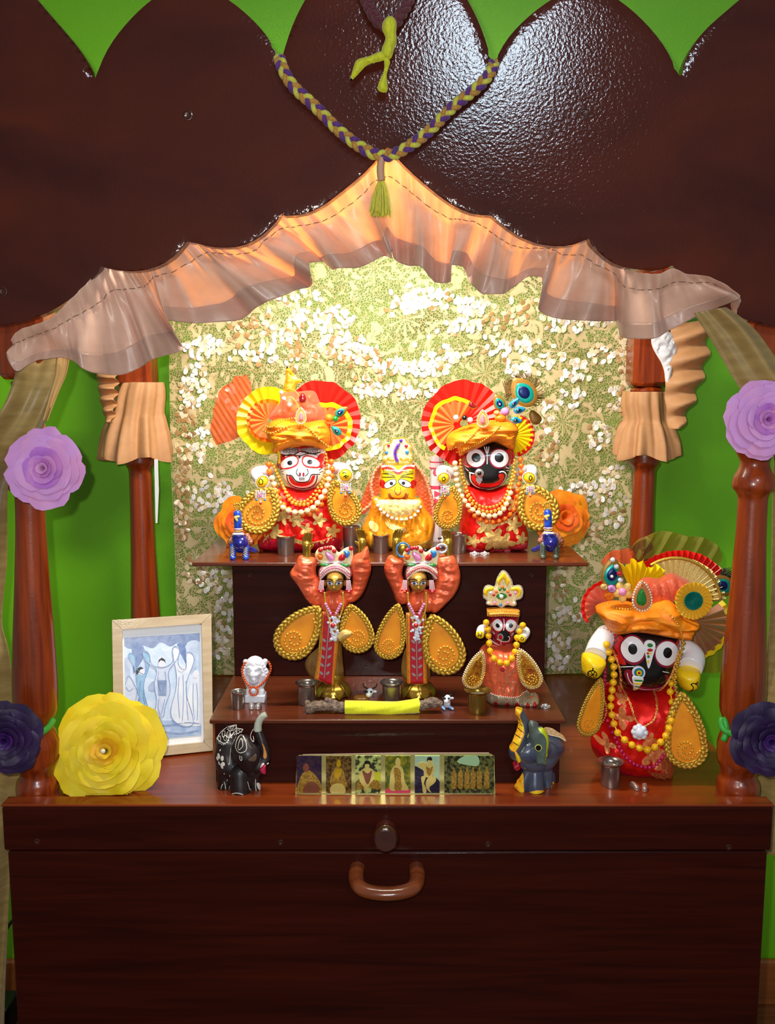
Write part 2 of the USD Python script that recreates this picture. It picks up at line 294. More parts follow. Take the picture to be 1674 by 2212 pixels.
lo = [sp_(c, 16) for c in ([(1850, 712), (1674, 706), (1590, 682), (1530, 650), (1482, 603), (1452, 572)], [(1452, 572), (1425, 584), (1390, 583), (1335, 573), (1298, 548), (1268, 517)], [(1268, 517), (1225, 531), (1190, 531), (1145, 521), (1100, 496), (1062, 465)], [(1062, 465), (1028, 463), (985, 447), (930, 408), (878, 362), (838, 320)],
      [(832, 320), (800, 360), (740, 412), (683, 452), (640, 465), (607, 466)], [(607, 466), (570, 505), (525, 530), (490, 535), (445, 531), (405, 519)], [(405, 519), (372, 556), (335, 577), (290, 586), (255, 584), (222, 577)], [(222, 577), (190, 612), (140, 653), (80, 685), (0, 705), (-190, 715)])]
arch = Polygon(up+[p for c in lo for p in c]).buffer(0)
ab = part(altar, 'arch_board', slab(arch, 1.14, .017, 4, 22), archw)
for x, y in ((405, 249), (837, 243), (1263, 245), (5, 630)): part(ab, 'screw_plug', ring(pl(x, y, 1.14), .006), plugw)
# the LED batten behind the board
lampT = Thing('led_batten', 'white LED batten fixed behind the arch board of the altar', 'lamp', (-.03, 1.175, 1.62))
part(lampT, 'housing', box((-.03, 1.166, 1.632), (.46, .016, .05), .003), M('white_plastic', (230, 230, 226), .4))
# ------------------------------------------------------------------ the stepped stand
stand = Thing('stepped_stand', 'dark brown two-tier wooden display stand on the altar table', 'stand', (0, D1, ZT))
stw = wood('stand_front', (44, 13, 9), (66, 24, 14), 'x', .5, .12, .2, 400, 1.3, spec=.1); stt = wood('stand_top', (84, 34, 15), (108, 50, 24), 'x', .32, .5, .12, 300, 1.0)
hw = .2438
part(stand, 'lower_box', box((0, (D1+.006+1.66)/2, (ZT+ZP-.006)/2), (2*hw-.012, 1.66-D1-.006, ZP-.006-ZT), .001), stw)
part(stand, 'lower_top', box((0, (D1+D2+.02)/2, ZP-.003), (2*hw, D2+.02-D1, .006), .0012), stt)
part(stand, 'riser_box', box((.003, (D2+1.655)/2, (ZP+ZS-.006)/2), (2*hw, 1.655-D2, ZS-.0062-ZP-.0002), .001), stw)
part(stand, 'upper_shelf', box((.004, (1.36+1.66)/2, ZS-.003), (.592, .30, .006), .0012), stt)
for x, y in ((540, 1243), (1149, 1243)): part(stand, 'screw_plug', ring(pl(x, y, D2), .0035), plugw)
# ------------------------------------------------------------------ the lace backdrop with sequins
def lace_material():
    n = {'tc': ('texture_coordinate', {}), 'big': ('noise_texture', {'scale': 25., 'detail': 2., 'distortion': 2.6}), 'leaf': ('math', {'math_type': 'greater_than', 'value2': .555}),
         'edge': ('voronoi_texture', {'feature': 'distance_to_edge', 'scale': 240.}), 'net': ('math', {'math_type': 'less_than', 'value2': .055}),
         'cell': ('voronoi_texture', {'feature': 'f1', 'scale': 11., 'randomness': .8}), 'dl': ('vector_math', {'vector_math_type': 'subtract', 'math_type': 'subtract'}), 'xyz': ('separate_xyz', {}),
         'sc': ('vector_math', {'math_type': 'scale', 'scale': 11.}), 'at': ('math', {'math_type': 'arctan2'}), 'm': ('math', {'math_type': 'multiply', 'value2': 11.}), 'sn': ('math', {'math_type': 'sine'}), 'ray': ('math', {'math_type': 'greater_than', 'value2': .45}),
         'inr': ('math', {'math_type': 'less_than', 'value2': .36}), 'notr': ('math', {'math_type': 'subtract', 'value1': 1.}), 'l2': ('math', {'math_type': 'multiply'}), 'ln': ('math', {'math_type': 'maximum'}), 'ar': ('math', {'math_type': 'multiply'}), 'rr': ('math', {'math_type': 'multiply'}), 'al': ('math', {'math_type': 'add', 'use_clamp': True}),
         'mn': ('math', {'math_type': 'maximum', 'value2': .10}), 'core': ('math', {'math_type': 'less_than', 'value2': .05}), 'al2': ('math', {'math_type': 'maximum'}), 'al3': ('math', {'math_type': 'maximum'}),
         'col': ('rgb_ramp', {'ramp': [(.3, lin((198, 178, 122))), (.7, lin((222, 204, 156)))]}), 'p': ('principled_bsdf', {'roughness': .6}), 'tl': ('translucent_bsdf', {}), 'mt': ('mix_closure', {'fac': .25}), 'tr': ('transparent_bsdf', {}), 'mx': ('mix_closure', {})}
    del n['dl'][1]['vector_math_type']
    L = [('tc.object', 'big.vector'), ('tc.object', 'edge.vector'), ('tc.object', 'cell.vector'), ('tc.object', 'sc.vector1'), ('sc.vector', 'dl.vector1'), ('tc.object', 'dl.vector1')]
    L = [('tc.object', 'big.vector'), ('tc.object', 'edge.vector'), ('tc.object', 'cell.vector'), ('tc.object', 'dl.vector1'), ('cell.position', 'dl.vector2'), ('dl.vector', 'xyz.vector'), ('xyz.z', 'at.value1'), ('xyz.x', 'at.value2'), ('at.value', 'm.value1'), ('m.value', 'sn.value1'), ('sn.value', 'ray.value1'),
         ('big.fac', 'leaf.value1'), ('edge.distance', 'net.value1'), ('cell.distance', 'inr.value1'), ('inr.value', 'notr.value2'), ('leaf.value', 'ln.value1'), ('net.value', 'ln.value2'), ('ln.value', 'ar.value1'), ('notr.value', 'ar.value2'), ('ray.value', 'al2.value1'), ('cell.distance', 'core.value1'), ('core.value', 'al2.value2'), ('al2.value', 'l2.value1'), ('net.value', 'l2.value2'),
         ('al2.value', 'al3.value1'), ('net.value', 'al3.value2'), ('al3.value', 'rr.value1'), ('inr.value', 'rr.value2'), ('ar.value', 'al.value1'), ('rr.value', 'al.value2'), ('big.fac', 'col.fac'), ('col.color', 'p.base_color'), ('col.color', 'tl.color'), ('p.BSDF', 'mt.closure1'), ('tl.BSDF', 'mt.closure2'), ('al.value', 'mn.value1'), ('mn.value', 'mx.fac'), ('tr.BSDF', 'mx.closure1'), ('mt.closure', 'mx.closure2')]
    for k in ('l2', 'sc'): n.pop(k)
    L = [x for x in L if not any(s.split('.')[0] in ('l2', 'sc') for s in x)]
    return usdkit.material(stage, '/World/Looks/lace', n, L, surface='mx.closure')
clo = Thing('lace_backdrop', 'cream lace cloth with sequins hanging at the back of the altar', 'cloth', tuple(pl(865, 1458, DCL)))
ctop = [(372, 520), (1364, 520)]; nu, nv = 150, 120; V = np.zeros((nv, nu, 3))
for j, v in enumerate(np.linspace(0, 1, nv)):
    y = 520+(1457-520)*v; xl = np.interp(y, [520, 800, 1000, 1330, 1458], [374, 364, 369, 384, 394]); xr = np.interp(y, [520, 700, 1150, 1458], [1366, 1362, 1364, 1350])
    V[j] = pl(np.linspace(xl, xr, nu), y, DCL)
rip = lambda X, Z: .004*np.sin(X*38+1.2*np.sin(Z*9))+.0035*np.sin(X*17+Z*21)+.006*(meshkit.noise(np.stack([X*9, Z*9, 0*X], -1), 5)-.5)
V[..., 1] += rip(V[..., 0], V[..., 2])
lace = part(clo, 'lace_panel', sheet(V, .0008), lace_material(), smooth=True)
rng = np.random.default_rng(7)
CL = [(690, 690, 75, 26, 60), (735, 742, 55, 24, 46), (790, 770, 30, 18, 14), (850, 790, 55, 16, 30), (930, 798, 45, 16, 28), (940, 645, 70, 22, 50), (1020, 662, 40, 18, 26), (880, 655, 34, 24, 26), (960, 765, 45, 20, 24), (1000, 705, 45, 22, 26), (1090, 742, 60, 26, 30), (1120, 792, 34, 30, 16), (438, 748, 45, 24, 34), (420, 835, 32, 48, 40), (560, 762, 42, 26, 26), (600, 720, 34, 20, 14), (830, 842, 70, 14, 30), (905, 842, 40, 22, 20), (1250, 805, 32, 26, 26), (1305, 762, 40, 22, 18), (1225, 700, 60, 18, 26), (1290, 940, 30, 30, 22), (1330, 862, 22, 30, 10), (1190, 770, 34, 26, 14), (432, 960, 24, 40, 22), (460, 1072, 46, 34, 46), (1240, 1062, 36, 26, 16), (1300, 1062, 40, 30, 36), (1325, 1110, 24, 28, 16), (462, 1255, 42, 24, 28), (490, 1312, 26, 28, 20), (478, 1385, 24, 40, 26), (1205, 1390, 26, 30, 16), (1222, 1330, 32, 18, 22), (1200, 1432, 26, 16, 14), (1270, 640, 40, 16, 10), (780, 932, 34, 40, 26), (765, 1005, 26, 26, 14), (820, 968, 22, 22, 10), (1180, 900, 26, 34, 16), (1232, 860, 26, 24, 14), (1245, 1215, 18, 14, 6), (650, 640, 50, 18, 14), (1330, 1010, 20, 20, 8), (760, 1150, 20, 20, 8), (470, 1185, 30, 20, 8), (505, 860, 30, 26, 12), (1310, 690, 40, 16, 14)]
BR = [(520, 700, 30, 50, 30), (635, 745, 14, 60, 26), (400, 930, 20, 90, 40), (395, 1080, 16, 90, 46), (1345, 800, 12, 120, 40), (1180, 960, 26, 50, 26), (420, 1230, 30, 30, 18), (800, 790, 60, 40, 24), (1085, 690, 60, 20, 22), (1220, 1180, 40, 50, 18), (1210, 1260, 20, 60, 16), (1290, 1150, 40, 30, 16), (570, 700, 30, 26, 14), (690, 770, 80, 16, 18), (1130, 660, 40, 20, 14)]
S = []
for grp, br in ((CL, 0), (BR, 1)):
    for cx, cy, rx, ry, n in [*grp]+([(a_, b_, c_*1.5+8, d_*1.7+8, int(e_*.14)) for a_, b_, c_, d_, e_ in grp] if not br else []):
        n = int(n*1.3); a, r = rng.uniform(0, 2*pi, n), np.sqrt(rng.uniform(0, 1, n)); S += [(cx+rx*r[i]*math.cos(a[i]), cy+ry*r[i]*math.sin(a[i]), br) for i in range(n)]
sq_o, sq_i = A([(.0041*math.cos(t), .0058*math.sin(t)) for t in np.arange(10)*2*pi/10]), A([(.0007*math.cos(t), .0030+.0007*math.sin(t)) for t in np.arange(10)*2*pi/10])
sq2 = np.vstack([sq_o, sq_i]); sqf = A([t for i in range(10) for t in ((i, (i+1) % 10, 10+(i+1) % 10), (i, 10+(i+1) % 10, 10+i))])
def sequin(cx, cy, ang, tx, tz, off):
    v = np.c_[sq2[:, 0], .0004*((sq2[:, 0]/.0037)**2+(sq2[:, 1]/.0052)**2), sq2[:, 1]] @ rot('y', ang).T @ rot('x', tx).T @ rot('z', tz).T
    p = pl(cx, cy, DCL); p[1] += rip(p[0], p[2])-off; return v+p, sqf
sm = [M('sequin_white', (250, 248, 244), .22, spec=1.0, coat=.6), M('sequin_pearl', (244, 236, 214), .25, spec=.9, coat=.6), M('sequin_cream', (226, 208, 172), .3, coat=.4), M('sequin_amber', (178, 142, 92), .3, coat=.4)]
rest = {0: [], 1: [], 2: [], 3: []}; shown = 0
order = rng.permutation(len(S))
for k in order:
    x, y, br = S[k]
    if not (366 < x < 1362 and 545 < y < 1450): continue
    m = sequin(x, y, rng.normal(0, .5)+(.9 if rng.random() < .25 else 0), rng.normal(.12, .2), rng.normal(0, .22), .0015+.0035*rng.random())
    c = (3 if rng.random() < .6 else 2) if br else int(rng.choice([0, 1, 2, 3], p=[.50, .24, .20, .06]))
    if shown < 300 and not (500 < x < 1200 and 840 < y < 1220): part(clo, 'sequin', m, sm[c], smooth=False); shown += 1
    else: rest[c].append(m)
for c in rest:
    if rest[c]: part(clo, 'sequins', rest[c], sm[c], smooth=False, kind='stuff')
# ------------------------------------------------------------------ valance under the arch board
silk = M('silk_mauve', (232, 198, 178), .34, col2=(222, 187, 167), vs=(30, 30, 60), bump=.2, bs=900, bd=.0003, trans=.30, sheen=.2, tcol=(255, 204, 140))
silk2 = M('silk_hem', (208, 172, 154), .34, col2=(196, 160, 142), vs=(30, 30, 60), bump=.2, bs=900, bd=.0003, trans=.16, sheen=.2, tcol=(235, 150, 90))
VP = A([(24, 735, 17, 768), (45, 712, 42, 802), (75, 702, 75, 776), (110, 688, 118, 771), (140, 660, 160, 783), (172, 628, 205, 806), (200, 600, 245, 810), (222, 572, 300, 790), (250, 576, 345, 772), (280, 576, 384, 752), (300, 572, 374, 722), (320, 566, 366, 692), (350, 552, 410, 695), (380, 524, 500, 690), (405, 508, 560, 660), (430, 514, 610, 640), (470, 522, 645, 622), (510, 517, 672, 606), (545, 497, 668, 568), (580, 468, 700, 560), (607, 456, 722, 582), (640, 452, 768, 578), (680, 440, 800, 562), (720, 412, 832, 546), (765, 372, 846, 558), (800, 340, 845, 536), (835, 322, 852, 552), (868, 345, 880, 570), (900, 376, 908, 578), (940, 405, 945, 606), (975, 426, 974, 606), (1000, 438, 972, 573), (1030, 446, 1003, 573), (1062, 452, 1022, 610), (1085, 470, 1045, 636), (1110, 490, 1080, 636), (1140, 506, 1115, 615), (1170, 515, 1150, 592), (1200, 515, 1170, 602), (1235, 511, 1166, 662), (1268, 504, 1215, 686), (1295, 530, 1268, 694), (1325, 556, 1342, 690), (1352, 580, 1350, 728), (1385, 590, 1400, 733), (1420, 592, 1450, 715), (1452, 580, 1500, 690), (1482, 592, 1560, 662), (1520, 596, 1596, 646), (1560, 612, 1603, 664), (1598, 640, 1612, 697)], float)
nU = 520; uu = np.linspace(0, len(VP)-1, nU); vp = PchipInterpolator(np.arange(len(VP)), VP)(uu)
Dx = np.interp(uu, [0, 3, 5, 9, 42, 45, 50], [1.112, 1.118, 1.132, 1.168, 1.170, 1.114, 1.106]); rg = np.random.default_rng(3)
ph = np.cumsum(np.clip(rg.normal(1, .45, nU), .15, 2)); ph *= 2*pi*15/ph[-1]; ph2 = np.cumsum(np.clip(rg.normal(1, .5, nU), .1, 2)); ph2 *= 2*pi*64/ph2[-1]
def valance_rows(vs):
    V = np.zeros((len(vs), nU, 3))
    for j, v in enumerate(vs):
        x = vp[:, 0]*(1-v)+vp[:, 2]*v; y = vp[:, 1]*(1-v)+vp[:, 3]*v
        bow = np.interp(v, [0, .26, 1], [0, 6, 0]); q = pl(x, y+bow*.3, Dx+.004)
        big = .017*np.clip((v-.12)*1.6, 0, 1)*(np.sin(ph+.9*np.sin(2.2*v+.3*ph))+.22*np.sin(2.1*ph+1+2*v)); small = .0022*np.exp(-((v-.2)/.22)**2)*np.sin(ph2)+.0005*np.sin(ph2*1.3+8*v)*v
        q[:, 1] = Dx+(.014-big)*min(1, v*3+.15)+small; V[j] = q
    return V
val = Thing('ruffled_valance', 'mauve tan silk ruffle gathered along the scalloped lower edge of the arch board', 'valance', tuple(pl(835, 330, 1.17)))
part(val, 'gathered_heading', sheet(valance_rows(np.linspace(0, .24, 10)), .0006), silk, smooth=True)
part(val, 'ruffle', sheet(valance_rows(np.linspace(.24, .77, 22)), .0006), silk, smooth=True)
part(val, 'hem', sheet(valance_rows(np.linspace(.765, 1, 12)), .0014), silk2, 'plainer double-layer hem band', smooth=True)
st_ = valance_rows([.235])[0]; st_[:, 1] -= .0012; part(val, 'stitching', [tube(st_[i:i+4], .0004, 4) for i in range(0, nU-4, 5)], M('thread', (120, 90, 74), .6), smooth=True)
# ------------------------------------------------------------------ ruffles tied round the rear posts
tan = M('tan_cotton', (204, 152, 104), .6, col2=(196, 144, 97), vs=(60, 60, 60), bump=.3, bs=1200, bd=.0003, trans=.15)
def cuff(label, cx, rows, seed, strip, D=1.665):
    T = Thing('post_ruffle', label, 'ruffle', tuple(pl(cx, rows[-1][0], D))); n = 96; a = np.arange(n+1)*2*pi/n; V = np.zeros((len(rows)*4, n+1, 3)); yy = np.linspace(0, 1, len(rows)*4); rA = A(rows, float); r_ = np.random.default_rng(seed); p1, p2 = r_.uniform(0, 6, 2)
    for j, t in enumerate(yy):
        y, xl, xr = [float(PchipInterpolator(np.linspace(0, 1, len(rows)), rA[:, k])(t)) for k in range(3)]
        c = pl((xl+xr)/2, y, D); hw_ = (xr-xl)/2*mpp(y, D); am = .04+.10*t
        k = 1+am*np.sin(9*a+p1+1.5*t)+.5*am*np.sin(16*a+p2)
        V[j, :, 0] = c[0]+hw_*k*np.cos(a); V[j, :, 1] = c[1]+hw_*.95*k*np.sin(a); V[j, :, 2] = c[2]+.006*t*t*np.sin(4*a+p2)
    part(T, 'cuff', sheet(V, .0008), tan, smooth=True)
    if strip is not None:
        L_, R_ = smooth_path(strip[0], 40), smooth_path(strip[1], 40); V = np.zeros((40, 14, 3))
        for i in range(40):
            s = np.linspace(0, 1, 14); V[i] = pl(L_[i, 0]*(1-s)+R_[i, 0]*s, L_[i, 1]*(1-s)+R_[i, 1]*s, 1.61); V[i, :, 1] += .012*np.sin(i*.75+s*2.2)*(.3+s)+.01*(s-.5)**2*4
        part(T, 'pleated_tail', sheet(V, .0008), tan, smooth=True)
    return T
cuff('tan cotton ruffle tied round the left rear post, with a short hanging tail', 303, [(826, 262, 352), (850, 252, 354), (893, 244, 350), (905, 240, 352), (945, 228, 360), (990, 222, 366)], 1, ([(203, 796), (208, 830), (212, 860), (226, 912)], [(252, 806), (248, 840), (246, 880), (240, 914)]))
cuff('tan cotton ruffle tied round the right rear post, with a long pleated tail', 1396, [(846, 1350, 1436), (870, 1346, 1438), (905, 1352, 1440), (925, 1342, 1450), (960, 1334, 1460), (986, 1331, 1462)], 4, ([(1456, 700), (1446, 760), (1440, 830), (1447, 926)], [(1530, 690), (1534, 735), (1522, 810), (1474, 926)]))
wt = M('white_tissue', (236, 238, 246), .6, trans=.2)
solo('tissue_scrap', puff(spoly([(1408, 728), (1430, 712), (1452, 722), (1452, 800), (1440, 846), (1434, 800), (1420, 770)], 40), 1.618, .006, .002, 4, .003, (.08, .05), 3), wt, 'white tissue scrap tucked beside the right rear post above its ruffle', 'tissue')
solo('white_ribbon', slab(Polygon([(333, 992), (341, 992), (343, 1060), (340, 1130), (336, 1130)]), 1.62, .001, 0, 6), wt, 'narrow white ribbon hanging beside the left rear post', 'ribbon')
# ------------------------------------------------------------------ side curtains
olive = M('olive_satin', (168, 142, 84), .45, col2=(150, 124, 70), vs=(30, 30, 120), bump=.25, bs=800, bd=.0003, trans=.1, sheen=.2); lining = M('lining_tan', (222, 178, 110), .5, trans=.15)
def drop(rows, n, seed, amp=.012, fold=5):
    R = A(rows, float); y = np.linspace(R[0, 0], R[-1, 0], n); xl, xr, D = [PchipInterpolator(R[:, 0], R[:, k])(y) for k in (1, 2, 3)]; m = 34; s = np.linspace(0, 1, m); V = np.zeros((n, m, 3))
    for i in range(n):
        V[i] = pl(xl[i]*(1-s)+xr[i]*s, y[i], D[i]); V[i, :, 1] += amp*(np.sin(fold*pi*s+.004*y[i]+seed)+.4*np.sin(fold*2.3*pi*s+seed*2+.01*y[i]))
    return sheet(V, .001)
lc = Thing('side_curtain', 'olive satin curtain hanging down the left side behind the pink rose', 'curtain', tuple(pl(20, 1100, 1.2)))
part(lc, 'drape', drop([(745, 52, 152, 1.172), (800, 44, 141, 1.156), (850, 30, 122, 1.141), (900, 5, 108, 1.136), (950, -25, 86, 1.136), (1000, -45, 50, 1.15), (1060, -65, 24, 1.19), (1200, -75, 20, 1.24), (1340, -70, 8, 1.25), (1400, -70, 22, 1.25), (1480, -70, 34, 1.26), (1640, -70, 56, 1.27), (1720, -70, 46, 1.27), (1850, -70, 14, 1.27), (2260, -70, 8, 1.27)], 140, 1.0, .011, 1.7), olive, smooth=True)
part(lc, 'lining', drop([(752, 122, 152, 1.158), (800, 121, 146, 1.143), (850, 110, 126, 1.130), (908, 94, 104, 1.128)], 24, .3, .002, 2), lining, 'lighter tan lining edge', smooth=True)
rc = Thing('side_curtain', 'olive satin curtain swept over the top of the right front post', 'curtain', tuple(pl(1640, 800, 1.14)))
ue, le = smooth_path([(1566, 664), (1622, 704), (1676, 772), (1735, 850), (1780, 920)], 50), smooth_path([(1500, 676), (1545, 744), (1598, 832), (1650, 905), (1700, 970)], 50); V = np.zeros((50, 30, 3))
for i in range(50):
    s = np.linspace(0, 1, 30); V[i] = pl(le[i, 0]*(1-s)+ue[i, 0]*s, le[i, 1]*(1-s)+ue[i, 1]*s, 1.128); V[i, :, 1] += .007*(np.sin(6*s+.03*i)+.35*np.sin(15*s+1+.02*i))-.006*np.sin(pi*s)
part(rc, 'swag', sheet(V, .001), olive, smooth=True)
part(rc, 'drape', drop([(900, 1672, 1760, 1.22), (1250, 1668, 1760, 1.26), (1500, 1656, 1760, 1.27), (1700, 1640, 1760, 1.27), (1840, 1648, 1760, 1.27)], 60, 2.0, .010, 1.7), olive, smooth=True)
# ------------------------------------------------------------------ roses
def petal(R, r0, r1, z0, z1, th, ha, rng, ruff=.05, flare=.12, nt=8, ns=9, twist=0.):
    t = np.linspace(0, 1, nt)[:, None]; s = np.linspace(-1, 1, ns)[None]; sd = rng.integers(1e6)
    edge = 1-.16*np.abs(s)**3; tt = t*edge; prof = np.sqrt(np.clip(t*1.5+.12, 0, 1)); ang = th+ha*s*prof+twist*t
    rho = r0+(r1-r0)*tt**1.15+flare*R*np.clip(tt-.72, 0, 1)**1.2*1.6; z = z0+(z1-z0)*tt**.8-flare*R*np.clip(tt-.75, 0, 1)*.7
    nz = meshkit.fbm(np.stack(np.broadcast_arrays(s*2.2+sd % 97, t*1.5, 0*t*s+(sd % 31)), -1), 3, 1)-.5
    rho = rho*(1+ruff*2.2*nz*t)+.014*R*np.abs(s)*t; z = z+R*ruff*2.4*nz*t*t
    return sheet(np.stack(np.broadcast_arrays(rho*np.cos(ang), rho*np.sin(ang), z), -1), .0007)
def rose(label, center, d, R, mats, seed, layers=None, extra=None, name='fabric_rose'):
    rng = np.random.default_rng(seed); T = Thing(name, label, 'flower', tuple(center)); Q = facing(d)
    put = lambda nm, m, mat, lb=None: part(T, nm, (vf(m)[0] @ Q.T+A(center), vf(m)[1]), mat, lb, smooth=True)
    Ls = layers or [(2, .02, .10, 0, .36, 2.3), (3, .04, .20, 0, .37, 1.25), (3, .06, .34, 0, .36, 1.2), (4, .08, .50, -.02, .31, 1.0), (5, .10, .68, -.04, .22, .85), (6, .12, .86, -.06, .10, .72), (7, .14, 1.0, -.08, -.03, .66)]
    for li, (n, r0, r1, z0, z1, ha) in enumerate(Ls):
        a0 = rng.uniform(0, 6)
        for k in range(n):
            put('petal', petal(R, r0*R, r1*R*rng.uniform(.93, 1.05), z0*R, z1*R*rng.uniform(.9, 1.1), a0+k*2*pi/n+rng.normal(0, .08), ha*rng.uniform(.9, 1.1), rng, .04+.05*li/6, .16, twist=rng.normal(0, .2)), mats[min(li, len(mats)-1)])
    put('calyx', lathe([(0, -.22*R), (.1*R, -.2*R), (.25*R, -.14*R), (.3*R, -.09*R), (0, -.06*R)], (0, 0, 0), 16), M('calyx_green', (70, 120, 40), .6))
    if extra: extra(T, put)
    return T
def pm(n, a, b, tr=.25): return M(n, a, .55, col2=b, vs=(40, 40, 40), ramp=(.4, .6), trans=tr, bump=.15, bs=900, bd=.0003)
pk = [pm('petal_pink_pale', (232, 178, 230), (224, 158, 216)), pm('petal_pink', (222, 148, 222), (206, 124, 212)), pm('petal_lilac', (214, 146, 230), (230, 158, 220)), pm('petal_lilac_deep', (200, 122, 222), (222, 148, 222)), pm('petal_lilac_pale', (228, 170, 236), (234, 170, 226))]
rose('pink lilac fabric rose tied to the left front post', pl(98, 1012, 1.112), (.05, -1, .1), .0455, pk, 11)
rose('pink lilac fabric rose tied to the right front post, cut by the picture edge', pl(1655, 906, 1.106), (-.1, -1, .05), .0460, pk[1:], 23)
pu = [pm('petal_violet', (76, 28, 128), (50, 16, 90), .12), pm('petal_violet_dark', (46, 16, 84), (72, 24, 110), .12), pm('petal_purple_dark', (34, 12, 60), (48, 18, 76), .12)]
gst = M('stem_green', (60, 170, 60), .4)
def stem(pts, D):
    return lambda T, put: part(T, 'stem', tube(smooth_path([pl(x, y, d) for x, y, d in pts], 24), .0042, 10), gst, 'green plastic stem', smooth=True)
rose('dark purple fabric rose wired to the foot of the left front post', pl(14, 1595, 1.118), (.15, -1, .1), .0440, pu, 31, extra=stem([(40, 1602, 1.13), (84, 1585, 1.133), (104, 1572, 1.15), (114, 1556, 1.17)], 0))
rose('dark purple fabric rose wired to the foot of the right front post', pl(1662, 1598, 1.116), (-.15, -1, .1), .0450, pu, 37, extra=stem([(1640, 1600, 1.13), (1590, 1588, 1.135), (1566, 1578, 1.145), (1558, 1566, 1.15), (1560, 1552, 1.155), (1568, 1566, 1.15), (1562, 1600, 1.145)], 0))
ye = [pm('petal_yellow_core', (250, 196, 30), (250, 214, 40)), pm('petal_yellow_warm', (250, 206, 24), (252, 190, 30)), pm('petal_yellow', (252, 224, 24), (248, 212, 14)), pm('petal_yellow_bright', (252, 232, 30), (250, 222, 20))]
def pearl(T, put): put('bead', ball((0, 0, .026), .0035, 1), M('pearl_white', (250, 240, 220), .2, coat=.5), 'small white centre bead')
rose('large yellow fabric rose leaning at the front left of the altar table', pl(232, 1622, 1.205), (.06, -.93, .36), .0735, ye, 52, [(2, .02, .09, 0, .30, 2.3), (3, .04, .20, 0, .32, 1.3), (4, .05, .32, 0, .31, 1.1), (4, .08, .46, -.02, .27, 1.0), (5, .10, .62, -.04, .20, .9), (5, .12, .78, -.06, .12, .85), (6, .14, .92, -.08, .03, .78), (7, .14, 1.02, -.10, -.07, .7)], pearl, 'large_fabric_rose')
# ------------------------------------------------------------------ braided cords
def braid(P, w, th, r, turns, closed=False, n=8, k=3):
    """Three strands plaited along a path that lies roughly facing the viewer."""
    P = A(P, float); T, _, _ = frames(P, closed); nrm = A([0, -1., 0]); S = np.cross(T, nrm); S /= np.maximum(np.linalg.norm(S, axis=1, keepdims=True), 1e-9); a = np.linspace(0, 2*pi*turns, len(P), endpoint=not closed); out = []
    for j in range(k):
        q = a+2*pi*j/k; out.append(tube(P+S*(w*np.sin(q))[:, None]+nrm*(th*np.sin(2*q))[:, None], r, n, closed))
    return out
def yarn(n, c, c2): return M(n, c, .7, col2=c2, vs=(500, 500, 120), bump=.6, bs=1500, bd=.0005, sheen=.3)
yl, og, vi = yarn('yarn_yellow', (206, 206, 60), (180, 178, 70)), yarn('yarn_ochre', (190, 140, 50), (160, 112, 40)), yarn('yarn_violet', (92, 36, 130), (70, 26, 104))
cord = Thing('plaited_cord', 'yellow, ochre and purple plaited cord slung across the arch board, with a yellow tassel', 'cord', tuple(pl(835, 340, 1.128)))
cp = smooth_path([pl(x, y, d) for x, y, d in [(604, 122, 1.146), (607, 138, 1.130), (625, 175, 1.127), (672, 222, 1.127), (725, 275, 1.127), (780, 318, 1.127), (832, 337, 1.127), (880, 318, 1.127), (930, 280, 1.127), (985, 225, 1.127), (1032, 188, 1.127), (1060, 155, 1.130), (1067, 132, 1.146)]], 420)
for s, m in zip(braid(cp, .0042, .0022, .0031, 13.5), (yl, vi, og)): part(cord, 'strand', s, m, smooth=True)
rg = np.random.default_rng(9); tl = []
for k in range(170):
    a, r = rg.uniform(0, 2*pi), math.sqrt(rg.uniform(0, 1)); x1, y1 = 822+25*r*math.cos(a), 462+rg.uniform(-8, 8); d1 = 1.135+.014*r*math.sin(a)
    tl.append(tube(smooth_path([pl(824+3*math.cos(a), 384, 1.135), pl(823+17*r*math.cos(a), 420, 1.135+.008*r*math.sin(a)), pl(x1, y1, d1)], 5), .0006, 4))
part(cord, 'tassel', tl, yarn('yarn_olive', (226, 222, 56), (200, 190, 50)), 'yellow olive tassel', smooth=True)
part(cord, 'tassel_loop', tube(smooth_path([pl(826, 338, 1.126), pl(822, 360, 1.130), pl(824, 390, 1.135)], 12), .0045, 10), M('loop_tan', (196, 152, 122), .6), smooth=True)
mr = yarn('yarn_maroon', (96, 26, 40), (70, 16, 30)); ml = Thing('maroon_cord_loop', 'maroon plaited cord loop knotted with frayed yellow cloth at the top of the arch board', 'cord', tuple(pl(835, 60, 1.128)))
for s in braid(smooth_path([pl(x, y, 1.129) for x, y in [(775, -60), (786, -14), (800, 20), (822, 50), (842, 58), (862, 38), (880, 6), (893, -30), (900, -60)]], 200), .0042, .0022, .0031, 5.5): part(ml, 'strand', s, mr, smooth=True)
yc = yarn('tie_yellow', (208, 214, 30), (184, 190, 20))
part(ml, 'knot', puff(spoly([(832, 40), (842, 34), (853, 40), (856, 70), (857, 88), (850, 112), (842, 128), (828, 122), (824, 108), (832, 80), (826, 66)], 50), 1.122, .006, .003, 4, .0015, (.15, .08), 2), yc, 'yellow cloth knot', smooth=True)
part(ml, 'tie_end', puff(spoly([(828, 112), (836, 122), (800, 138), (778, 156), (757, 174), (762, 150), (770, 130), (800, 120)], 40), 1.124, .004, .002, 4, .0012, (.1, .2), 4), yc, smooth=True)
part(ml, 'tie_end', puff(spoly([(832, 120), (840, 126), (836, 160), (832, 200), (819, 197), (824, 165), (830, 140)], 40), 1.124, .004, .002, 4, .0012, (.2, .08), 6), yc, smooth=True)
